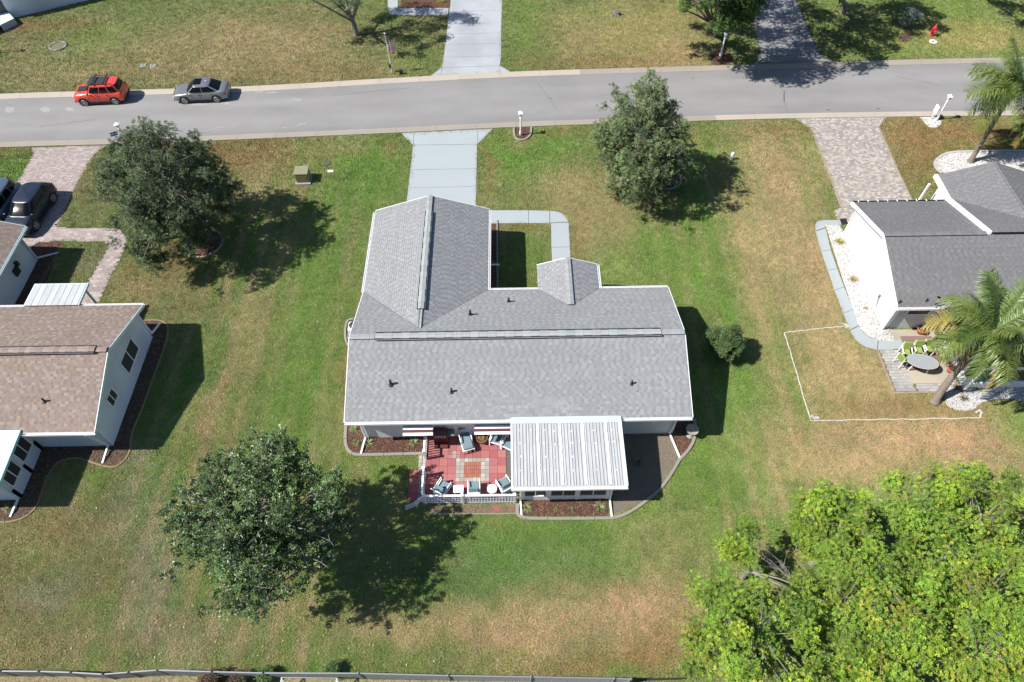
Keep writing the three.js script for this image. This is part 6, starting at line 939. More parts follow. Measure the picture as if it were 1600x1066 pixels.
function car(label, o) { // faces -x; wheels, glass, lamps and trim are parts
  const t = thing('parked_car', label, 'car', o.pos, o.turn), { L, W, wb, wr } = o, hw = W / 2, paint = o.paint;
  const ring = (x, lo, belt, top, k) => ({ x, r: [[lo, 0], [lo, hw * 0.86 * k], [lo + 0.14, hw * 0.985 * k], [lerp(lo, belt, 0.6), hw * k], [belt, hw * 0.965 * k], [top - 0.01, hw * 0.8 * k], [top, hw * 0.45 * k], [top + 0.012, 0]] });
  obj('body', loft(o.body.map(([x, lo, belt, top, k]) => ring(x * L, lo, belt, top, k))), paint, t);
  const c = o.cabin, by = c.belt, ry = o.H, bw = 0.93 * hw, rw = (o.roofW ?? 0.72) * hw, drop = o.roofDrop ?? 0.02;
  const outline = (x0, x1, b, a, n) => { const C = Math.cos(a), S = Math.sin(a); return [(x0 + x1) / 2 * L + (x1 - x0) / 2 * L * Math.sign(C) * Math.pow(Math.abs(C), 2 / n), b * Math.sign(S) * Math.pow(Math.abs(S), 2 / n)]; };
  const surf = (a, v, off = 0) => { const [xb, zb] = outline(c.x[0], c.x[3], bw + off, a, 5), [xt, zt] = outline(c.x[1], c.x[2], rw + off, a, 4.2), k = Math.sin(Math.PI * v) * 0.035, kx = clamp((xb / L - c.x[0]) / (c.x[3] - c.x[0])), kt = clamp((xt / L - c.x[1]) / (c.x[2] - c.x[1])); return V(lerp(xb, xt, v) + Math.sign(Math.cos(a)) * Math.pow(Math.abs(Math.cos(a)), 3) * (k + off), lerp(by - 0.03 + (c.rearUp ?? 0) * kx, ry - drop * kt, v), lerp(zb, zt, v) + Math.sin(a) * k); };
  const grid = (a0, a1, v0, v1, na, nv, off) => { const pos = [], id = []; for (let i = 0; i <= na; i++) for (let q = 0; q <= nv; q++) { const p = surf(lerp(a0, a1, i / na), lerp(v0, v1, q / nv), off); pos.push(p.x, p.y, p.z); } for (let i = 0; i < na; i++) for (let q = 0; q < nv; q++) { const A = i * (nv + 1) + q, B = A + nv + 1; id.push(A, A + 1, B, B, A + 1, B + 1); } const g = new THREE.BufferGeometry(); g.setAttribute('position', new THREE.Float32BufferAttribute(pos, 3)); g.setIndex(id); g.computeVertexNormals(); return g; };
  const PI = Math.PI; obj('cabin', grid(0, 2 * PI, 0, 1, 56, 5, 0), paint, t);
  { const pos = [], id = [], na = 40, nr = 5; for (let q = 0; q <= nr; q++) for (let i = 0; i < na; i++) { const p = surf(i / na * 2 * PI, 1), k = 1 - q / nr, cx = (c.x[1] + c.x[2]) / 2 * L; pos.push(cx + (p.x - cx) * k, p.y + 0.06 * (1 - k * k * k), p.z * k); } for (let q = 0; q < nr; q++) for (let i = 0; i < na; i++) { const A = q * na + i, B = q * na + (i + 1) % na; id.push(A, A + na, B, B, A + na, B + na); } const g = new THREE.BufferGeometry(); g.setAttribute('position', new THREE.Float32BufferAttribute(pos, 3)); g.setIndex(id); g.computeVertexNormals(); obj('roof', g, o.roofMat ?? paint, t); }
  const q4 = 0.66; obj('windscreen', grid(PI - q4, PI + q4, 0.1, 0.95, 14, 4, 0.012), M.glass, t); obj('rear_window', grid(-q4 * 0.95, q4 * 0.95, o.rearLow ?? 0.25, 0.93, 14, 4, 0.012), M.glass, t);
  for (const s of [1, -1]) {
    const n = o.sideSplit ?? [0, 0.5, 1], A0 = 2.3, A1 = 0.8, at = (k) => { const z = lerp(-0.86, 0.86, k); return s * Math.acos(Math.sign(z) * Math.pow(Math.abs(z), 2.5)); };
    for (let i = 0; i < n.length - 1; i++) obj('side_window', grid(at(i ? n[i] + 0.02 : n[i]), at(n[i + 1] - 0.02), 0.14, 0.88, 8, 3, 0.012), M.glass, t);
    obj('mirror', rbox(0.12, 0.12, 0.18, (c.x[0] + 0.05) * L, by + 0.06, s * hw * 1.03, 0.04), o.mirrorMat ?? paint, t);
    obj('sill', box(wb - wr * 2.3, 0.14, 0.03, 0, 0.27, s * (hw - 0.005)), o.sillMat ?? M.black, t);
    obj('headlight', rbox(0.1, 0.14, 0.34, (o.lampX?.[0] ?? -0.478) * L, o.lampY ?? 0.66, s * hw * 0.66, 0.04), std([0.6, 0.62, 0.64], { roughness: 0.15 }), t);
    obj('taillight', rbox(0.09, 0.2, 0.26, (o.lampX?.[1] ?? 0.478) * L, (o.lampY ?? 0.66) + 0.16, s * hw * 0.74, 0.04), std([0.22, 0.012, 0.015], { roughness: 0.2 }), t);
    obj('door_seam', [box(0.012, 0.5, 0.012, 0.02 * L, by - 0.27, s * (hw + 0.001)), box(0.012, 0.5, 0.012, c.x[0] * L + 0.08, by - 0.27, s * (hw + 0.001))], M.black, t); obj('door_handle', [box(0.14, 0.03, 0.03, -0.01 * L, by - 0.1, s * hw), box(0.14, 0.03, 0.03, 0.21 * L, by - 0.1, s * hw)], o.mirrorMat ?? paint, t);
    for (const x of [-wb / 2, wb / 2]) { const ax = x + (o.axle ?? 0);
      obj('wheel_arch', new THREE.CylinderGeometry(wr + 0.07, wr + 0.07, 0.03, 24).rotateX(Math.PI / 2).translate(ax, wr + 0.02, s * (hw - 0.005)), o.archMat ?? M.black, t);
      const w = new THREE.Group(); w.name = 'wheel'; w.position.set(ax, wr, s * (hw - 0.09)); t.add(w);
      obj('tyre', new THREE.CylinderGeometry(wr, wr, 0.22, 26).rotateX(Math.PI / 2), M.rubber, w); const rim = [new THREE.TorusGeometry(wr * 0.66, 0.022, 6, 24).translate(0, 0, s * 0.105), new THREE.CylinderGeometry(0.055, 0.055, 0.02, 10).rotateX(Math.PI / 2).translate(0, 0, s * 0.115)]; for (let k = 0; k < 5; k++) rim.push(box(wr * 0.66, 0.07, 0.02, wr * 0.33, 0, 0).rotateZ(k * 1.2566).translate(0, 0, s * 0.114)); obj('rim', rim, o.rim ?? M.steel, w); }
  }
  obj('bumper', [rbox(0.14, 0.2, W * 0.86, -0.487 * L, 0.36, 0, 0.06), rbox(0.14, 0.22, W * 0.86, 0.487 * L, 0.38, 0, 0.06)], o.bumper ?? paint, t); obj('grille', rbox(0.06, 0.16, W * 0.5, -0.492 * L, 0.6, 0, 0.02), M.black, t); obj('licence_plate', box(0.02, 0.13, 0.32, 0.505 * L, 0.68, 0), std([0.5, 0.48, 0.46]), t);
  return t;
}
const paintMat = (c, m = 0, r = 0.35) => new THREE.MeshPhysicalMaterial({ color: C3(c), metalness: m, roughness: r, clearcoat: 1, clearcoatRoughness: 0.08 });
{
  const red = paintMat([0.62, 0.055, 0.03]), A = G(134.5, 166), B = G(181, 164.5), cx = (A.x + B.x) / 2, cz = (A.z + B.z) / 2, tr = Math.atan2(-(B.z - A.z), B.x - A.x);
  const s = car('orange-red small suv with black roof rack parked by the far kerb', { pos: [cx + 0.05, 0.03, cz - 0.82], turn: 0.05, L: 3.9, W: 1.72, H: 1.6, wb: 2.4, wr: 0.33, paint: red, roofMat: red, roofW: 0.78, roofDrop: 0.0, body: [[-0.5, 0.34, 0.6, 0.72, 0.84], [-0.47, 0.26, 0.74, 0.9, 0.94], [-0.38, 0.24, 0.84, 0.98, 1], [-0.2, 0.23, 0.92, 1.04, 1], [0, 0.23, 0.96, 1.05, 1], [0.25, 0.23, 0.98, 1.06, 1], [0.42, 0.25, 0.98, 1.07, 1], [0.475, 0.28, 0.94, 1.04, 0.95], [0.5, 0.36, 0.8, 0.9, 0.88]], cabin: { x: [-0.2, -0.1, 0.42, 0.485], belt: 1.02, rearUp: 0.02 }, sideSplit: [0, 0.36, 0.72, 1], sillMat: M.black, bumper: M.black, mirrorMat: M.black, rim: M.steel, lampY: 0.78 });
  obj('roof_panel', box(1.35, 0.02, 1.02, 0.2, 1.665, 0), std([0.035, 0.04, 0.05], { roughness: 0.35 }), s); for (const z of [-0.56, 0.56]) obj('roof_rail', tube([V(-0.35, 1.66, z), V(-0.25, 1.74, z), V(1.35, 1.74, z), V(1.45, 1.66, z)], 0.03, 7), M.black, s); for (const x of [0.0, 0.85]) obj('roof_bar', box(0.09, 0.05, 1.4, x, 1.8, 0), M.black, s); obj('hood_decal', box(0.75, 0.012, 0.62, -1.24, 1.055, 0, 0, 0, 0.1), M.black, s);
  const silver = paintMat([0.21, 0.22, 0.228], 0.5, 0.35), C = G(290, 163.5), D = G(340, 160);
  const d = car('silver grey sedan parked by the far kerb behind the red car', { pos: [(C.x + D.x) / 2 + 0.02, 0.03, (C.z + D.z) / 2 - 0.8], turn: 0.055, L: 4.25, W: 1.74, H: 1.36, wb: 2.5, wr: 0.32, paint: silver, roofW: 0.7, roofDrop: 0.0, rearLow: 0.1, body: [[-0.5, 0.3, 0.5, 0.6, 0.74], [-0.475, 0.22, 0.62, 0.72, 0.9], [-0.4, 0.19, 0.72, 0.8, 0.99], [-0.2, 0.18, 0.82, 0.9, 1], [0, 0.18, 0.86, 0.92, 1], [0.25, 0.18, 0.88, 0.95, 1], [0.4, 0.2, 0.88, 0.97, 0.99], [0.475, 0.24, 0.86, 0.95, 0.9], [0.5, 0.34, 0.74, 0.84, 0.8]], cabin: { x: [-0.24, -0.08, 0.2, 0.4], belt: 0.92, rearUp: 0.03 }, rim: M.steel, lampY: 0.6 });
  obj('sunroof', rbox(0.6, 0.02, 0.8, -0.02, 1.412, 0, 0.008), M.glass, d); obj('aerial_fin', box(0.12, 0.06, 0.03, 0.62, 1.43, 0), M.white, d);
  const navy = new THREE.MeshPhysicalMaterial({ color: C3([0.008, 0.014, 0.034]), roughness: 0.4, clearcoat: 0.15, clearcoatRoughness: 0.1 }), E = G(84, 320), F = G(63, 354), dir = E.clone().sub(F), turn = Math.atan2(-dir.z, dir.x), sideN = V(-dir.z, 0, dir.x).normalize(); const mid = E.clone().add(F).multiplyScalar(0.5).addScaledVector(V(dir.z, 0, -dir.x).normalize(), 0.85);
  car('black suv with a glinting windscreen on the brick driveway', { pos: [mid.x, 0.035, mid.z], turn, L: 4.5, W: 1.84, H: 1.52, wb: 2.65, wr: 0.35, paint: navy, roofW: 0.74, roofDrop: 0.05, body: [[-0.5, 0.36, 0.6, 0.72, 0.8], [-0.47, 0.26, 0.74, 0.88, 0.93], [-0.38, 0.24, 0.84, 0.97, 1], [-0.2, 0.23, 0.92, 1.03, 1], [0, 0.23, 0.96, 1.05, 1], [0.25, 0.23, 0.98, 1.06, 1], [0.42, 0.25, 0.98, 1.07, 1], [0.475, 0.28, 0.94, 1.04, 0.92], [0.5, 0.36, 0.8, 0.9, 0.84]], cabin: { x: [-0.29, -0.08, 0.36, 0.485], belt: 1.02, rearUp: 0.05 }, sideSplit: [0, 0.36, 0.7, 1], lampY: 0.76 });
  const slate = paintMat([0.07, 0.11, 0.17], 0.3, 0.4), n2 = V(dir.z, 0, -dir.x).normalize(), p2 = mid.clone().addScaledVector(n2, 2.3).addScaledVector(dir.clone().normalize(), -0.1);
  car('slate blue car beside the black suv, cut by the left edge', { pos: [p2.x, 0.035, p2.z], turn, L: 4.6, W: 1.86, H: 1.7, wb: 2.7, wr: 0.35, paint: slate, roofW: 0.78, roofDrop: 0.04, body: [[-0.5, 0.36, 0.6, 0.72, 0.8], [-0.47, 0.26, 0.74, 0.9, 0.93], [-0.38, 0.24, 0.84, 1.0, 1], [-0.2, 0.23, 0.92, 1.08, 1], [0, 0.23, 0.98, 1.1, 1], [0.25, 0.23, 1.0, 1.1, 1], [0.42, 0.25, 1.0, 1.1, 1], [0.475, 0.28, 0.96, 1.06, 0.94], [0.5, 0.36, 0.8, 0.9, 0.86]], cabin: { x: [-0.24, -0.12, 0.42, 0.485], belt: 1.06, rearUp: 0.02 }, sideSplit: [0, 0.36, 0.7, 1], lampY: 0.76 });
}
// ---------------------------------------------------------------- posts, boxes and small things
function lampPost(label, p, lean = 0, h = 1.75, shade = M.white) {
  const t = thing('lamp_post', label, 'lamp post', [p.x, 0.03, p.z]); obj('post', new THREE.LatheGeometry([[0, 0], [0.1, 0], [0.1, 0.35], [0.065, 0.42], [0.055, h], [0, h]].map((q) => new THREE.Vector2(...q)), 12), M.white, t);
  obj('lantern', [box(0.14, 0.05, 0.14, 0, h + 0.02, 0), box(0.2, 0.2, 0.2, 0, h + 0.14, 0)], shade, t); obj('cap', new THREE.ConeGeometry(0.24, 0.17, 4).rotateY(Math.PI / 4).translate(0, h + 0.33, 0), shade, t); obj('collar', cyl(0.09, 0.09, 0.05, 0, h - 0.22, 0, 12), M.white, t);
  return t;
}
{
  const w = M.white; lampPost('white lamp post in a mulch bed by the near kerb, right of the driveway', G(813.5, 212));
  const q = G(1463, 188), t = lampPost('white lamp post in pebbles near the right driveway', q, 0, 1.85); const s = G(1458, 186), m = tag(obj('mailbox_sign', [bar(V(0, 0, 0), V(0, 1.15, 0), 0.07, 0.07), rbox(0.12, 0.62, 0.5, 0, 0.85, 0, 0.05)], w), 'white rounded board on a stake left of the pebble bed lamp post', 'sign'); m.position.set(s.x - 0.15, 0.02, s.z);
  lampPost('shaded lamp post in a small bed across the street', G(1125.5, 88)); lampPost('lamp post beyond the left edge whose shadow crosses the far lawn', G(-6, 84), 0, 2.2);
  lampPost('white lamp post by the near kerb, half hidden behind the dark left tree', G(202, 229));
  { const p = G(189, 229), b = thing('mailbox', 'blue-grey mailbox sticking out from behind the dark left tree', 'mailbox', [p.x, 0, p.z], 0.5), bm = std([0.1, 0.16, 0.24], { roughness: 0.5 }); obj('post', bar(V(0, 0, 0), V(0, 1.05, 0), 0.09, 0.09), M.white, b); obj('box', [rbox(0.5, 0.16, 0.2, 0, 1.12, 0, 0.02), new THREE.CylinderGeometry(0.1, 0.1, 0.5, 14, 1, false, 0, Math.PI).rotateZ(Math.PI / 2).rotateX(-Math.PI / 2).translate(0, 1.19, 0)], bm, b); obj('flag', box(0.1, 0.16, 0.015, 0.1, 1.3, 0.11), M.black, b); }
  { const p = G(613, 113), f = thing('flagpole', 'short flagpole with a hanging flag of stars and stripes by the far kerb', 'flagpole', [p.x, 0, p.z]); obj('pole', tube([V(0, 0, 0), V(-0.05, 1.7, 0), V(-0.1, 3.35, 0)], [0.045, 0.04, 0.025], 8), M.whiteMetal, f); obj('finial', new THREE.SphereGeometry(0.06, 10, 8).translate(-0.1, 3.4, 0), w, f);
    const cols = { red: std([0.45, 0.03, 0.045], { side: THREE.DoubleSide }), pale: std([0.75, 0.74, 0.74], { side: THREE.DoubleSide }), blue: std([0.03, 0.05, 0.16], { side: THREE.DoubleSide }) }, cloth = (u, v) => V(-0.08 + u * 0.5 + 0.07 * Math.sin(u * 7 + v * 2), 3.1 - v * 1.0 - u * 0.45, 0.11 * Math.sin(u * 11 + 0.6) * (0.3 + v)), strip = (u0, u1, v0, v1) => { const g = []; for (let i = 0; i < 8; i++) { const a = lerp(u0, u1, i / 8), b = lerp(u0, u1, (i + 1) / 8); g.push(quadGeo(cloth(a, v0), cloth(b, v0), cloth(b, v1), cloth(a, v1))); } return g; };
    const flag = obj('flag', strip(0, 1, 0.999, 1), cols.red, f); for (let k = 0; k < 13; k++) obj('stripe', strip(k < 7 ? 0.42 : 0, 1, k / 13, (k + 1) / 13), k % 2 ? cols.pale : cols.red, flag); obj('canton', strip(0, 0.42, 0, 7 / 13), cols.blue, flag);
    const stars = []; for (let i = 0; i < 5; i++) for (let j = 0; j < 4; j++) { const c = cloth(0.05 + i * 0.08, 0.07 + j * 0.12); stars.push(new THREE.CircleGeometry(0.018, 5).translate(c.x, c.y, c.z + 0.006)); } obj('star', stars, cols.pale, flag); obj('light', rbox(0.16, 0.3, 0.16, -0.12, 0.62, 0, 0.03), M.black, f);
    const b = G(627, 117), u = tag(obj('meter_box', [rbox(0.3, 0.34, 0.24, 0, 0.17, 0, 0.02), box(0.33, 0.04, 0.27, 0, 0.35, 0)], M.black), 'small dark box at the far kerb beside the flagpole', 'box'); u.position.set(b.x, 0, b.z - 0.1); }
  { const p = G(1142.5, 250), t = tag(obj('marker_post', [cyl(0.11, 0.11, 0.62, 0, 0, 0, 16), new THREE.SphereGeometry(0.11, 16, 6, 0, 6.3, 0, Math.PI / 2).scale(1, 0.6, 1).translate(0, 0.62, 0), cyl(0.125, 0.125, 0.06, 0, 0.5, 0, 16)], w), 'short white capped marker post on the front right lawn', 'post'); t.position.set(p.x, 0, p.z); }
  { const p = G(473.5, 289), t = thing('transformer_box', 'green utility transformer box on a small concrete pad', 'utility box', [p.x, 0, p.z - 0.55], 0.03), g = std(alb(178, 178, 142), { map: stain, roughness: 0.6 }); obj('pad', box(1.08, 0.12, 1.15, 0, 0.06, 0.04), M.greyConcrete, t); obj('cabinet', rbox(0.92, 0.72, 0.86, 0, 0.48, 0, 0.03), g, t); obj('lid', rbox(0.97, 0.06, 0.92, 0, 0.87, 0, 0.02), g, t); obj('door', [rbox(0.84, 0.56, 0.02, 0, 0.46, 0.44, 0.008), box(0.03, 0.16, 0.03, 0.3, 0.5, 0.46)], std(alb(166, 154, 100), { map: stain }), t); }
  { const p = G(511, 256.5), t = tag(obj('valve_cover', rbox(0.5, 0.1, 0.38, 0, 0.05, 0, 0.05, 0.4), std([0.07, 0.07, 0.075])), 'dark grey utility lid on the lawn right of the green box', 'cover'); t.position.set(p.x, 0, p.z); const q = G(516.5, 268), u = tag(obj('valve_cover', rbox(0.42, 0.05, 0.24, 0, 0.03, 0, 0.02), w), 'small white utility lid below the dark one on the lawn', 'cover'); u.position.set(q.x, 0, q.z); }
  for (const [px, py, l] of [[223.5, 103, 'pale square meter lid on the far lawn, left of the pair'], [239, 103.5, 'pale square meter lid on the far lawn, right of the pair']]) { const p = G(px, py), t = thing('water_meter_box', l, 'meter box', [p.x, 0, p.z], 0.2); obj('frame', [box(0.42, 0.05, 0.05, 0, 0.03, -0.19), box(0.42, 0.05, 0.05, 0, 0.03, 0.19), box(0.05, 0.05, 0.33, -0.185, 0.03, 0), box(0.05, 0.05, 0.33, 0.185, 0.03, 0)], std([0.38, 0.42, 0.44]), t); obj('lid', box(0.31, 0.03, 0.31, 0, 0.02, 0), std([0.15, 0.17, 0.15]), t); BARE.push([[p.x - 0.3, p.z - 0.3], [p.x + 0.3, p.z - 0.3], [p.x + 0.3, p.z + 0.3], [p.x - 0.3, p.z + 0.3]]); }
  { const p = G(91, 73), t = thing('stone_ring', 'low round stone ring sunk in the far left lawn', 'stone ring', [p.x, 0, p.z]), ms = [M.greyConcrete, std([0.2, 0.18, 0.15], { map: mottle }), std([0.14, 0.13, 0.11], { map: mottle })]; for (let k = 0; k < 14; k++) obj('stone', rbox(0.3, 0.12, 0.16, 0, 0.06, 0.66, 0.03, 0).rotateY(k / 14 * 6.283), ms[k % 3], t); obj('filling', cyl(0.6, 0.6, 0.07, 0, 0, 0, 20), std([0.14, 0.14, 0.08], { map: mottle }), t); BARE.push([[p.x - 0.6, p.z - 0.5], [p.x + 0.6, p.z - 0.5], [p.x + 0.6, p.z + 0.5], [p.x - 0.6, p.z + 0.5]]); }
  { const p = G(964, 23), t = thing('tree_stump', 'grey weathered stump on the lawn across the street', 'stump', [p.x, 0, p.z]), g = std([0.16, 0.15, 0.15], { map: bark, bumpMap: bark, bumpScale: 0.04 }); obj('trunk', new THREE.LatheGeometry([[0, 0.3], [0.2, 0.33], [0.26, 0.28], [0.28, 0.14], [0.42, 0]].map((q) => new THREE.Vector2(...q)), 11), g, t); for (let k = 0; k < 5; k++) obj('root', tube([V(0, 0.1, 0), V(Math.cos(k * 1.3) * 0.35, 0.06, Math.sin(k * 1.3) * 0.35), V(Math.cos(k * 1.3) * 0.62, 0.01, Math.sin(k * 1.3) * 0.6)], [0.12, 0.08, 0.03], 7), g, t); }
  { const p = G(1455, 56), t = thing('fire_hydrant', 'red fire hydrant on the lawn across the street', 'fire hydrant', [p.x, 0, p.z], 0.4), r = paintMat([0.5, 0.015, 0.03], 0, 0.4); obj('barrel', new THREE.LatheGeometry([[0, 0], [0.2, 0], [0.2, 0.06], [0.14, 0.09], [0.13, 0.62], [0.19, 0.65], [0.19, 0.7], [0.15, 0.74], [0.12, 0.86], [0.05, 0.93], [0.05, 1.0], [0, 1.0]].map((q) => new THREE.Vector2(...q)), 18), r, t); for (const [a, k] of [[0, 0.26], [Math.PI / 2, 0.22], [-Math.PI / 2, 0.22]]) obj('nozzle', [cyl(0.09, 0.09, k, 0, 0, 0, 12).rotateX(Math.PI / 2).rotateY(a).translate(0, 0.5, 0), cyl(0.11, 0.11, 0.06, 0, 0, 0, 6).translate(0, k, 0).rotateX(Math.PI / 2).rotateY(a).translate(0, 0.5, 0)], r, t);
    const q = G(1458, 65.5), c = thing('valve_ring', 'white round valve ring on the grass in front of the hydrant', 'cover', [q.x, 0, q.z]); obj('ring', new THREE.LatheGeometry([[0.1, 0], [0.33, 0], [0.33, 0.06], [0.1, 0.06], [0.1, 0]].map((v) => new THREE.Vector2(...v)), 24), M.chalk, c); obj('lid', cyl(0.1, 0.1, 0.045, 0, 0, 0, 14), M.black, c); BARE.push([[q.x - 0.3, q.z - 0.3], [q.x + 0.3, q.z - 0.3], [q.x + 0.3, q.z + 0.3], [q.x - 0.3, q.z + 0.3]]); }
  { const f = rngOf(77), wob = (list) => { const o = []; for (let i = 1; i < list.length; i++) for (let k = 0; k < 22; k++) { const t = k / 22; o.push([lerp(list[i - 1][0], list[i][0], t) + rr(-0.03, 0.03, f), lerp(list[i - 1][1], list[i][1], t) + rr(-0.03, 0.03, f)]); } o.push(list[list.length - 1]); return o; };
    const run = wob(pts([[1324, 509.5], [1226, 520], [1267, 658], [1531, 653.5], [1533, 643]])), m = obj('chalk_line', ribbon(run, 0.055, 0.0, 0.045), M.chalk); tag(m, 'white chalked outline of a rectangle on the tan right lawn', 'chalk line'); obj('arrow_tip', [ribbon(wob(pts([[1318, 506], [1326, 510], [1321, 513]])), 0.08, 0, 0.05), ribbon(wob(pts([[1268, 650], [1272, 654], [1278, 653]])), 0.14, 0, 0.05), ribbon(wob(pts([[1526, 645], [1530, 641], [1535, 646]])), 0.1, 0, 0.05)], M.chalk, m); }
}
// ---------------------------------------------------------------- chain-link fence at the bottom, rough ground beyond
{
  const H = 1.15, line = [[-60, 1047], [0, 1049], [60, 1049.5], [110, 1051], [160, 1054], [200, 1051], [245, 1047.5], [330, 1050], [410, 1052], [560, 1052.5], [700, 1056], [830, 1058], [960, 1060.5], [985, 1061.5]].map(([a, b]) => G(a, b, H)), t = thing('chain_link_fence', 'low grey chain-link fence along the bottom edge', 'fence');
  const wires = []; let L = 0;
  for (let i = 1; i < line.length; i++) { const a = line[i - 1], b = line[i], n = Math.max(2, Math.round(a.distanceTo(b) / 0.11)); obj('top_rail', bar(a, b, 0.05, 0.05), M.galv, t); if (i % 1 === 0) obj('post', [cyl(0.035, 0.035, H + 0.06, a.x, 0, a.z, 8), new THREE.SphereGeometry(0.045, 8, 6).translate(a.x, H + 0.07, a.z)], M.galv, t);
    for (let k = -8; k < n; k++) for (const s of [0, 1]) { const u0 = k / n, u1 = (k + 10) / n, p = a.clone().lerp(b, s ? u1 : u0).setY(0.02), q = a.clone().lerp(b, s ? u0 : u1).setY(H), lo = Math.min(u0, u1), hi = Math.max(u0, u1), c0 = clamp((0 - lo) / (hi - lo)), c1 = clamp((1 - lo) / (hi - lo)); if (c1 - c0 < 0.05) continue; const A = p.clone().lerp(q, s ? 1 - c1 : c0), B = p.clone().lerp(q, s ? 1 - c0 : c1); wires.push(bar(A, B, 0.007, 0.007)); } }
  const e = line[line.length - 1]; obj('post', [cyl(0.05, 0.05, H + 0.1, e.x, 0, e.z, 10)], M.galv, t);
  const mesh = obj('chain_link', wires, M.galv, t); mesh.userData.kind = 'stuff';
  const g = thing('fence_gate', 'short dark fence end lying beside the last fence post', 'fence', [0, 0, 0]), a = G(990, 1062, 0.3), b = G(1066, 1060, 0.3); obj('rail', [bar(a, b, 0.05, 0.05), bar(a.clone().setY(0.06), b.clone().setY(0.06), 0.04, 0.04)], M.black, g); for (let k = 0; k < 6; k++) obj('bar', bar(a.clone().lerp(b, k / 5).setY(0), a.clone().lerp(b, k / 5).setY(0.32), 0.02), M.black, g);
  const p0 = G(440, 1059, 0.9), p1 = G(526, 1060, 0.9), fr = thing('pipe_frame', 'low white pipe frame beyond the fence at the bottom edge', 'frame'); obj('rail', bar(p0, p1, 0.035, 0.035), M.galv, fr); for (const p of [p0, p1]) { obj('leg', bar(p, p.clone().add(V(0.1, -0.88, 0.5)), 0.045, 0.045), M.whiteMetal, fr); obj('brace', bar(p, p.clone().add(V(0, -0.02, 0.6)), 0.04, 0.04), M.whiteMetal, fr); }
  for (const [px, py, r, l, sd] of [[415, 1056, 0.35, 'small green bush tangled in the fence near the pipe frame', 61], [330, 1062, 0.5, 'brown scrub beyond the fence, left of the small bush', 62], [372, 1064, 0.45, 'dry brown scrub beyond the fence, nearest the small bush', 63], [520, 1046, 0.3, 'low green weed at the foot of the fence right of the pipe frame', 64]]) { const c = G(px, py, r); tree({ name: 'shrub', category: 'shrub', label: l, base: V(c.x, 0, c.z), lobes: lobesIn(c.x, r, c.z, r, r * 0.8, r, 9, sd, 0.2), trunkR: 0.02, forkY: 0.1, density: 50, leaf: LG.shrub, mat: LEAF.soft, tones: l.startsWith('b') || l.startsWith('d') ? [[0.16, 0.1, 0.06], [0.1, 0.09, 0.04]] : [[0.07, 0.13, 0.03], [0.1, 0.17, 0.04]], seed: sd, twigs: 2 }); }
}
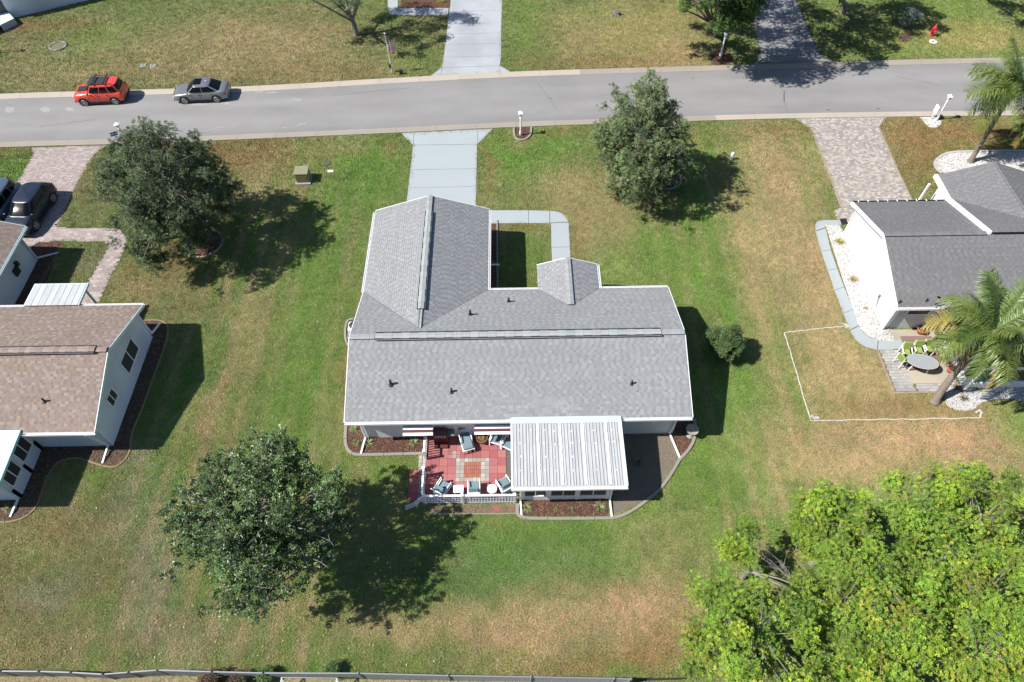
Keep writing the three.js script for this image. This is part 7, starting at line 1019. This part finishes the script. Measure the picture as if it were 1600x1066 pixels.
// ---------------------------------------------------------------- lawn: one ground sheet, short blades growing from it, leaf litter
{
  const ax = (a, b, d, far) => { const v = []; for (let x = a; x <= b + 1e-6; x += d) v.push(x); let s = d, lo = a, hi = b; while (hi < far) { s *= 1.6; lo -= s; hi += s; v.unshift(lo); v.push(hi); } return v; };
  const xs = ax(-50, 50, 0.4, 700), zs = ax(-74, 4, 0.4, 700), pos = [], col = [], uv = [], idx = [];
  for (const x of xs) for (const z of zs) { pos.push(x, 0, z); col.push(...(Math.abs(x) < 51 && z > -75 && z < 5 ? lawnTone(x, z) : T_.o)); uv.push(x, z); }
  for (let i = 0; i < xs.length - 1; i++) for (let j = 0; j < zs.length - 1; j++) { const a = i * zs.length + j, b = a + zs.length; idx.push(a, a + 1, b, b, a + 1, b + 1); }
  const g = new THREE.BufferGeometry(); g.setAttribute('position', new THREE.Float32BufferAttribute(pos, 3)); g.setAttribute('color', new THREE.Float32BufferAttribute(col, 3)); g.setAttribute('uv', new THREE.Float32BufferAttribute(uv, 2)); g.setIndex(idx); g.computeVertexNormals();
  const turf = texOf(512, 1.7, (u, v, x, y) => 0.45 + 0.55 * (0.5 * hash(x >> 1, y >> 1, 71) + 0.3 * tf(u, v, 40, 73, 2) + 0.2 * hash(x, y, 77)));
  const lm = new THREE.MeshStandardMaterial({ color: 0xffffff, vertexColors: true, map: turf, bumpMap: turf, bumpScale: 0.03, roughness: 0.95 });
  const lawn = new THREE.Mesh(g, lm); lawn.name = numbered('lawn'); lawn.receiveShadow = true; scene.add(lawn); asStruct(lawn, 'patchy green and tan lawn round the houses', 'lawn');
  const boxes = BARE.map((p) => [Math.min(...p.map((q) => q[0])), Math.max(...p.map((q) => q[0])), Math.min(...p.map((q) => q[1])), Math.max(...p.map((q) => q[1]))]);
  const bare = (x, z) => BARE.some((p, i) => x > boxes[i][0] && x < boxes[i][1] && z > boxes[i][2] && z < boxes[i][3] && inPoly(x, z, p));
  const f = rngOf(99), house = (x, z) => (x > -8 && x < 8.4 && z > -25 && z < -17.5) || (x > -8 && x < -2 && z > -31.6 && z < -25) || (x > 22.2 && z > -31.8 && z < -24.2) || (x < -22 && z > -24.2 && z < -17);
  // tuft: a handful of short mown blades leaning every way
  const tuftGeo = (seed) => { const q = rngOf(seed), p = []; for (let i = 0; i < 11; i++) { const a = q() * 6.283, r = 0.11 * Math.sqrt(q()), x = Math.cos(a) * r * 1.2, z = Math.sin(a) * r * 1.2, b = q() * 6.283, h = rr(0.025, 0.07, q), ln = rr(0.03, 0.09, q), w = 0.011; p.push(x - Math.sin(b) * w, 0, z + Math.cos(b) * w, x + Math.sin(b) * w, 0, z - Math.cos(b) * w, x + Math.cos(b) * ln, h, z + Math.sin(b) * ln); } const g2_ = new THREE.BufferGeometry(); g2_.setAttribute('position', new THREE.Float32BufferAttribute(p, 3)); g2_.computeVertexNormals(); return g2_; };
  const bladeM = new THREE.MeshStandardMaterial({ color: 0xffffff, roughness: 0.75, side: THREE.DoubleSide });
  const lists = [[[], []], [[], []]]; let made = 0, guard = 0;
  const N = 300000;
  while (made < N && guard++ < N * 4) { // even over the picture: more where the ground is near
    const px = rr(-60, 1660, f), py = 1085 - 1115 * Math.pow(f(), 0.8), p = G(px, py), x = p.x, z = p.z;
    if (house(x, z) || bare(x, z)) continue;
    const c = lawnTone(x, z), k = rr(0.98, 1.6, f), y = f(), d = y < 0.1 ? [1.35, 1.15, 1.2] : y < 0.2 ? [0.75, 0.95, 0.75] : [1, 1, 1], l = lists[f() < 0.5 ? 0 : 1], s = rr(0.8, 1.5, f) * (py < 300 ? 1.3 : 1);
    l[0].push(mtx(x, 0, z, 0, f() * 6.283, 0, s, s * rr(0.7, 1.2, f), s)); l[1].push([c[0] * k * d[0], c[1] * k * d[1], c[2] * k * d[2]]); made++;
  }
  lists.forEach((l, i) => { const m = inst('grass', tuftGeo(301 + i), bladeM, l[0], l[1], undefined, 'stuff'); tag(m, 'short mown grass blades of the lawn', 'grass'); m.userData.group = 'grass of the lawn'; });
  // fallen leaves, mostly on the left lawns
  const lm2 = [], lc2 = [], tones = [[0.34, 0.23, 0.1], [0.27, 0.15, 0.06], [0.36, 0.28, 0.14], [0.2, 0.1, 0.05], [0.36, 0.31, 0.2]];
  const areas = [[180, 720, 260, 330, 90], [0, 700, 260, 340, 140], [250, 560, 200, 150, 45], [200, 960, 400, 80, 60], [540, 960, 400, 90, 30], [300, 440, 240, 250, 35], [390, 225, 90, 60, 30], [240, 960, 100, 80, 40]];
  for (const [x0, y0, w, h, n] of areas) for (let i = 0; i < n; i++) { const p = G(x0 + f() * w, y0 + f() * h); if (house(p.x, p.z) || bare(p.x, p.z)) continue; const s = rr(0.06, 0.13, f); lm2.push(mtx(p.x, 0.06, p.z, rr(-0.4, 0.4, f), f() * 6.3, rr(-0.4, 0.4, f), s, s, s * 0.6)); const t = tones[Math.floor(f() * tones.length)], k = rr(0.8, 1.3, f); lc2.push(t.map((v) => v * k)); }
  const lg = new THREE.BufferGeometry(); lg.setAttribute('position', new THREE.Float32BufferAttribute([-0.5, 0, 0, 0, 0.05, 0.5, 0.5, 0, 0, -0.5, 0, 0, 0.5, 0, 0, 0, 0.05, -0.5], 3)); lg.computeVertexNormals();
  const lit = inst('fallen_leaves', lg, std([1, 1, 1], { side: THREE.DoubleSide }), lm2, lc2, undefined, 'stuff'); tag(lit, 'dry yellow and brown leaves scattered over the left lawns', 'leaves');
  // ground beyond the fence: straw and sand
  const q = pts([[-80, 1058], [260, 1057], [560, 1062], [990, 1068]]).concat([[12, -2], [-30, -2]]), s = struct('verge', 'dry straw coloured strip beyond the chain-link fence', 'ground'); obj('soil', slab(q, 0.001, 0.03), std(alb(200, 176, 136), { map: mottle, bumpMap: grain, bumpScale: 0.04 }), s);
}
renderer.render(scene, camera);
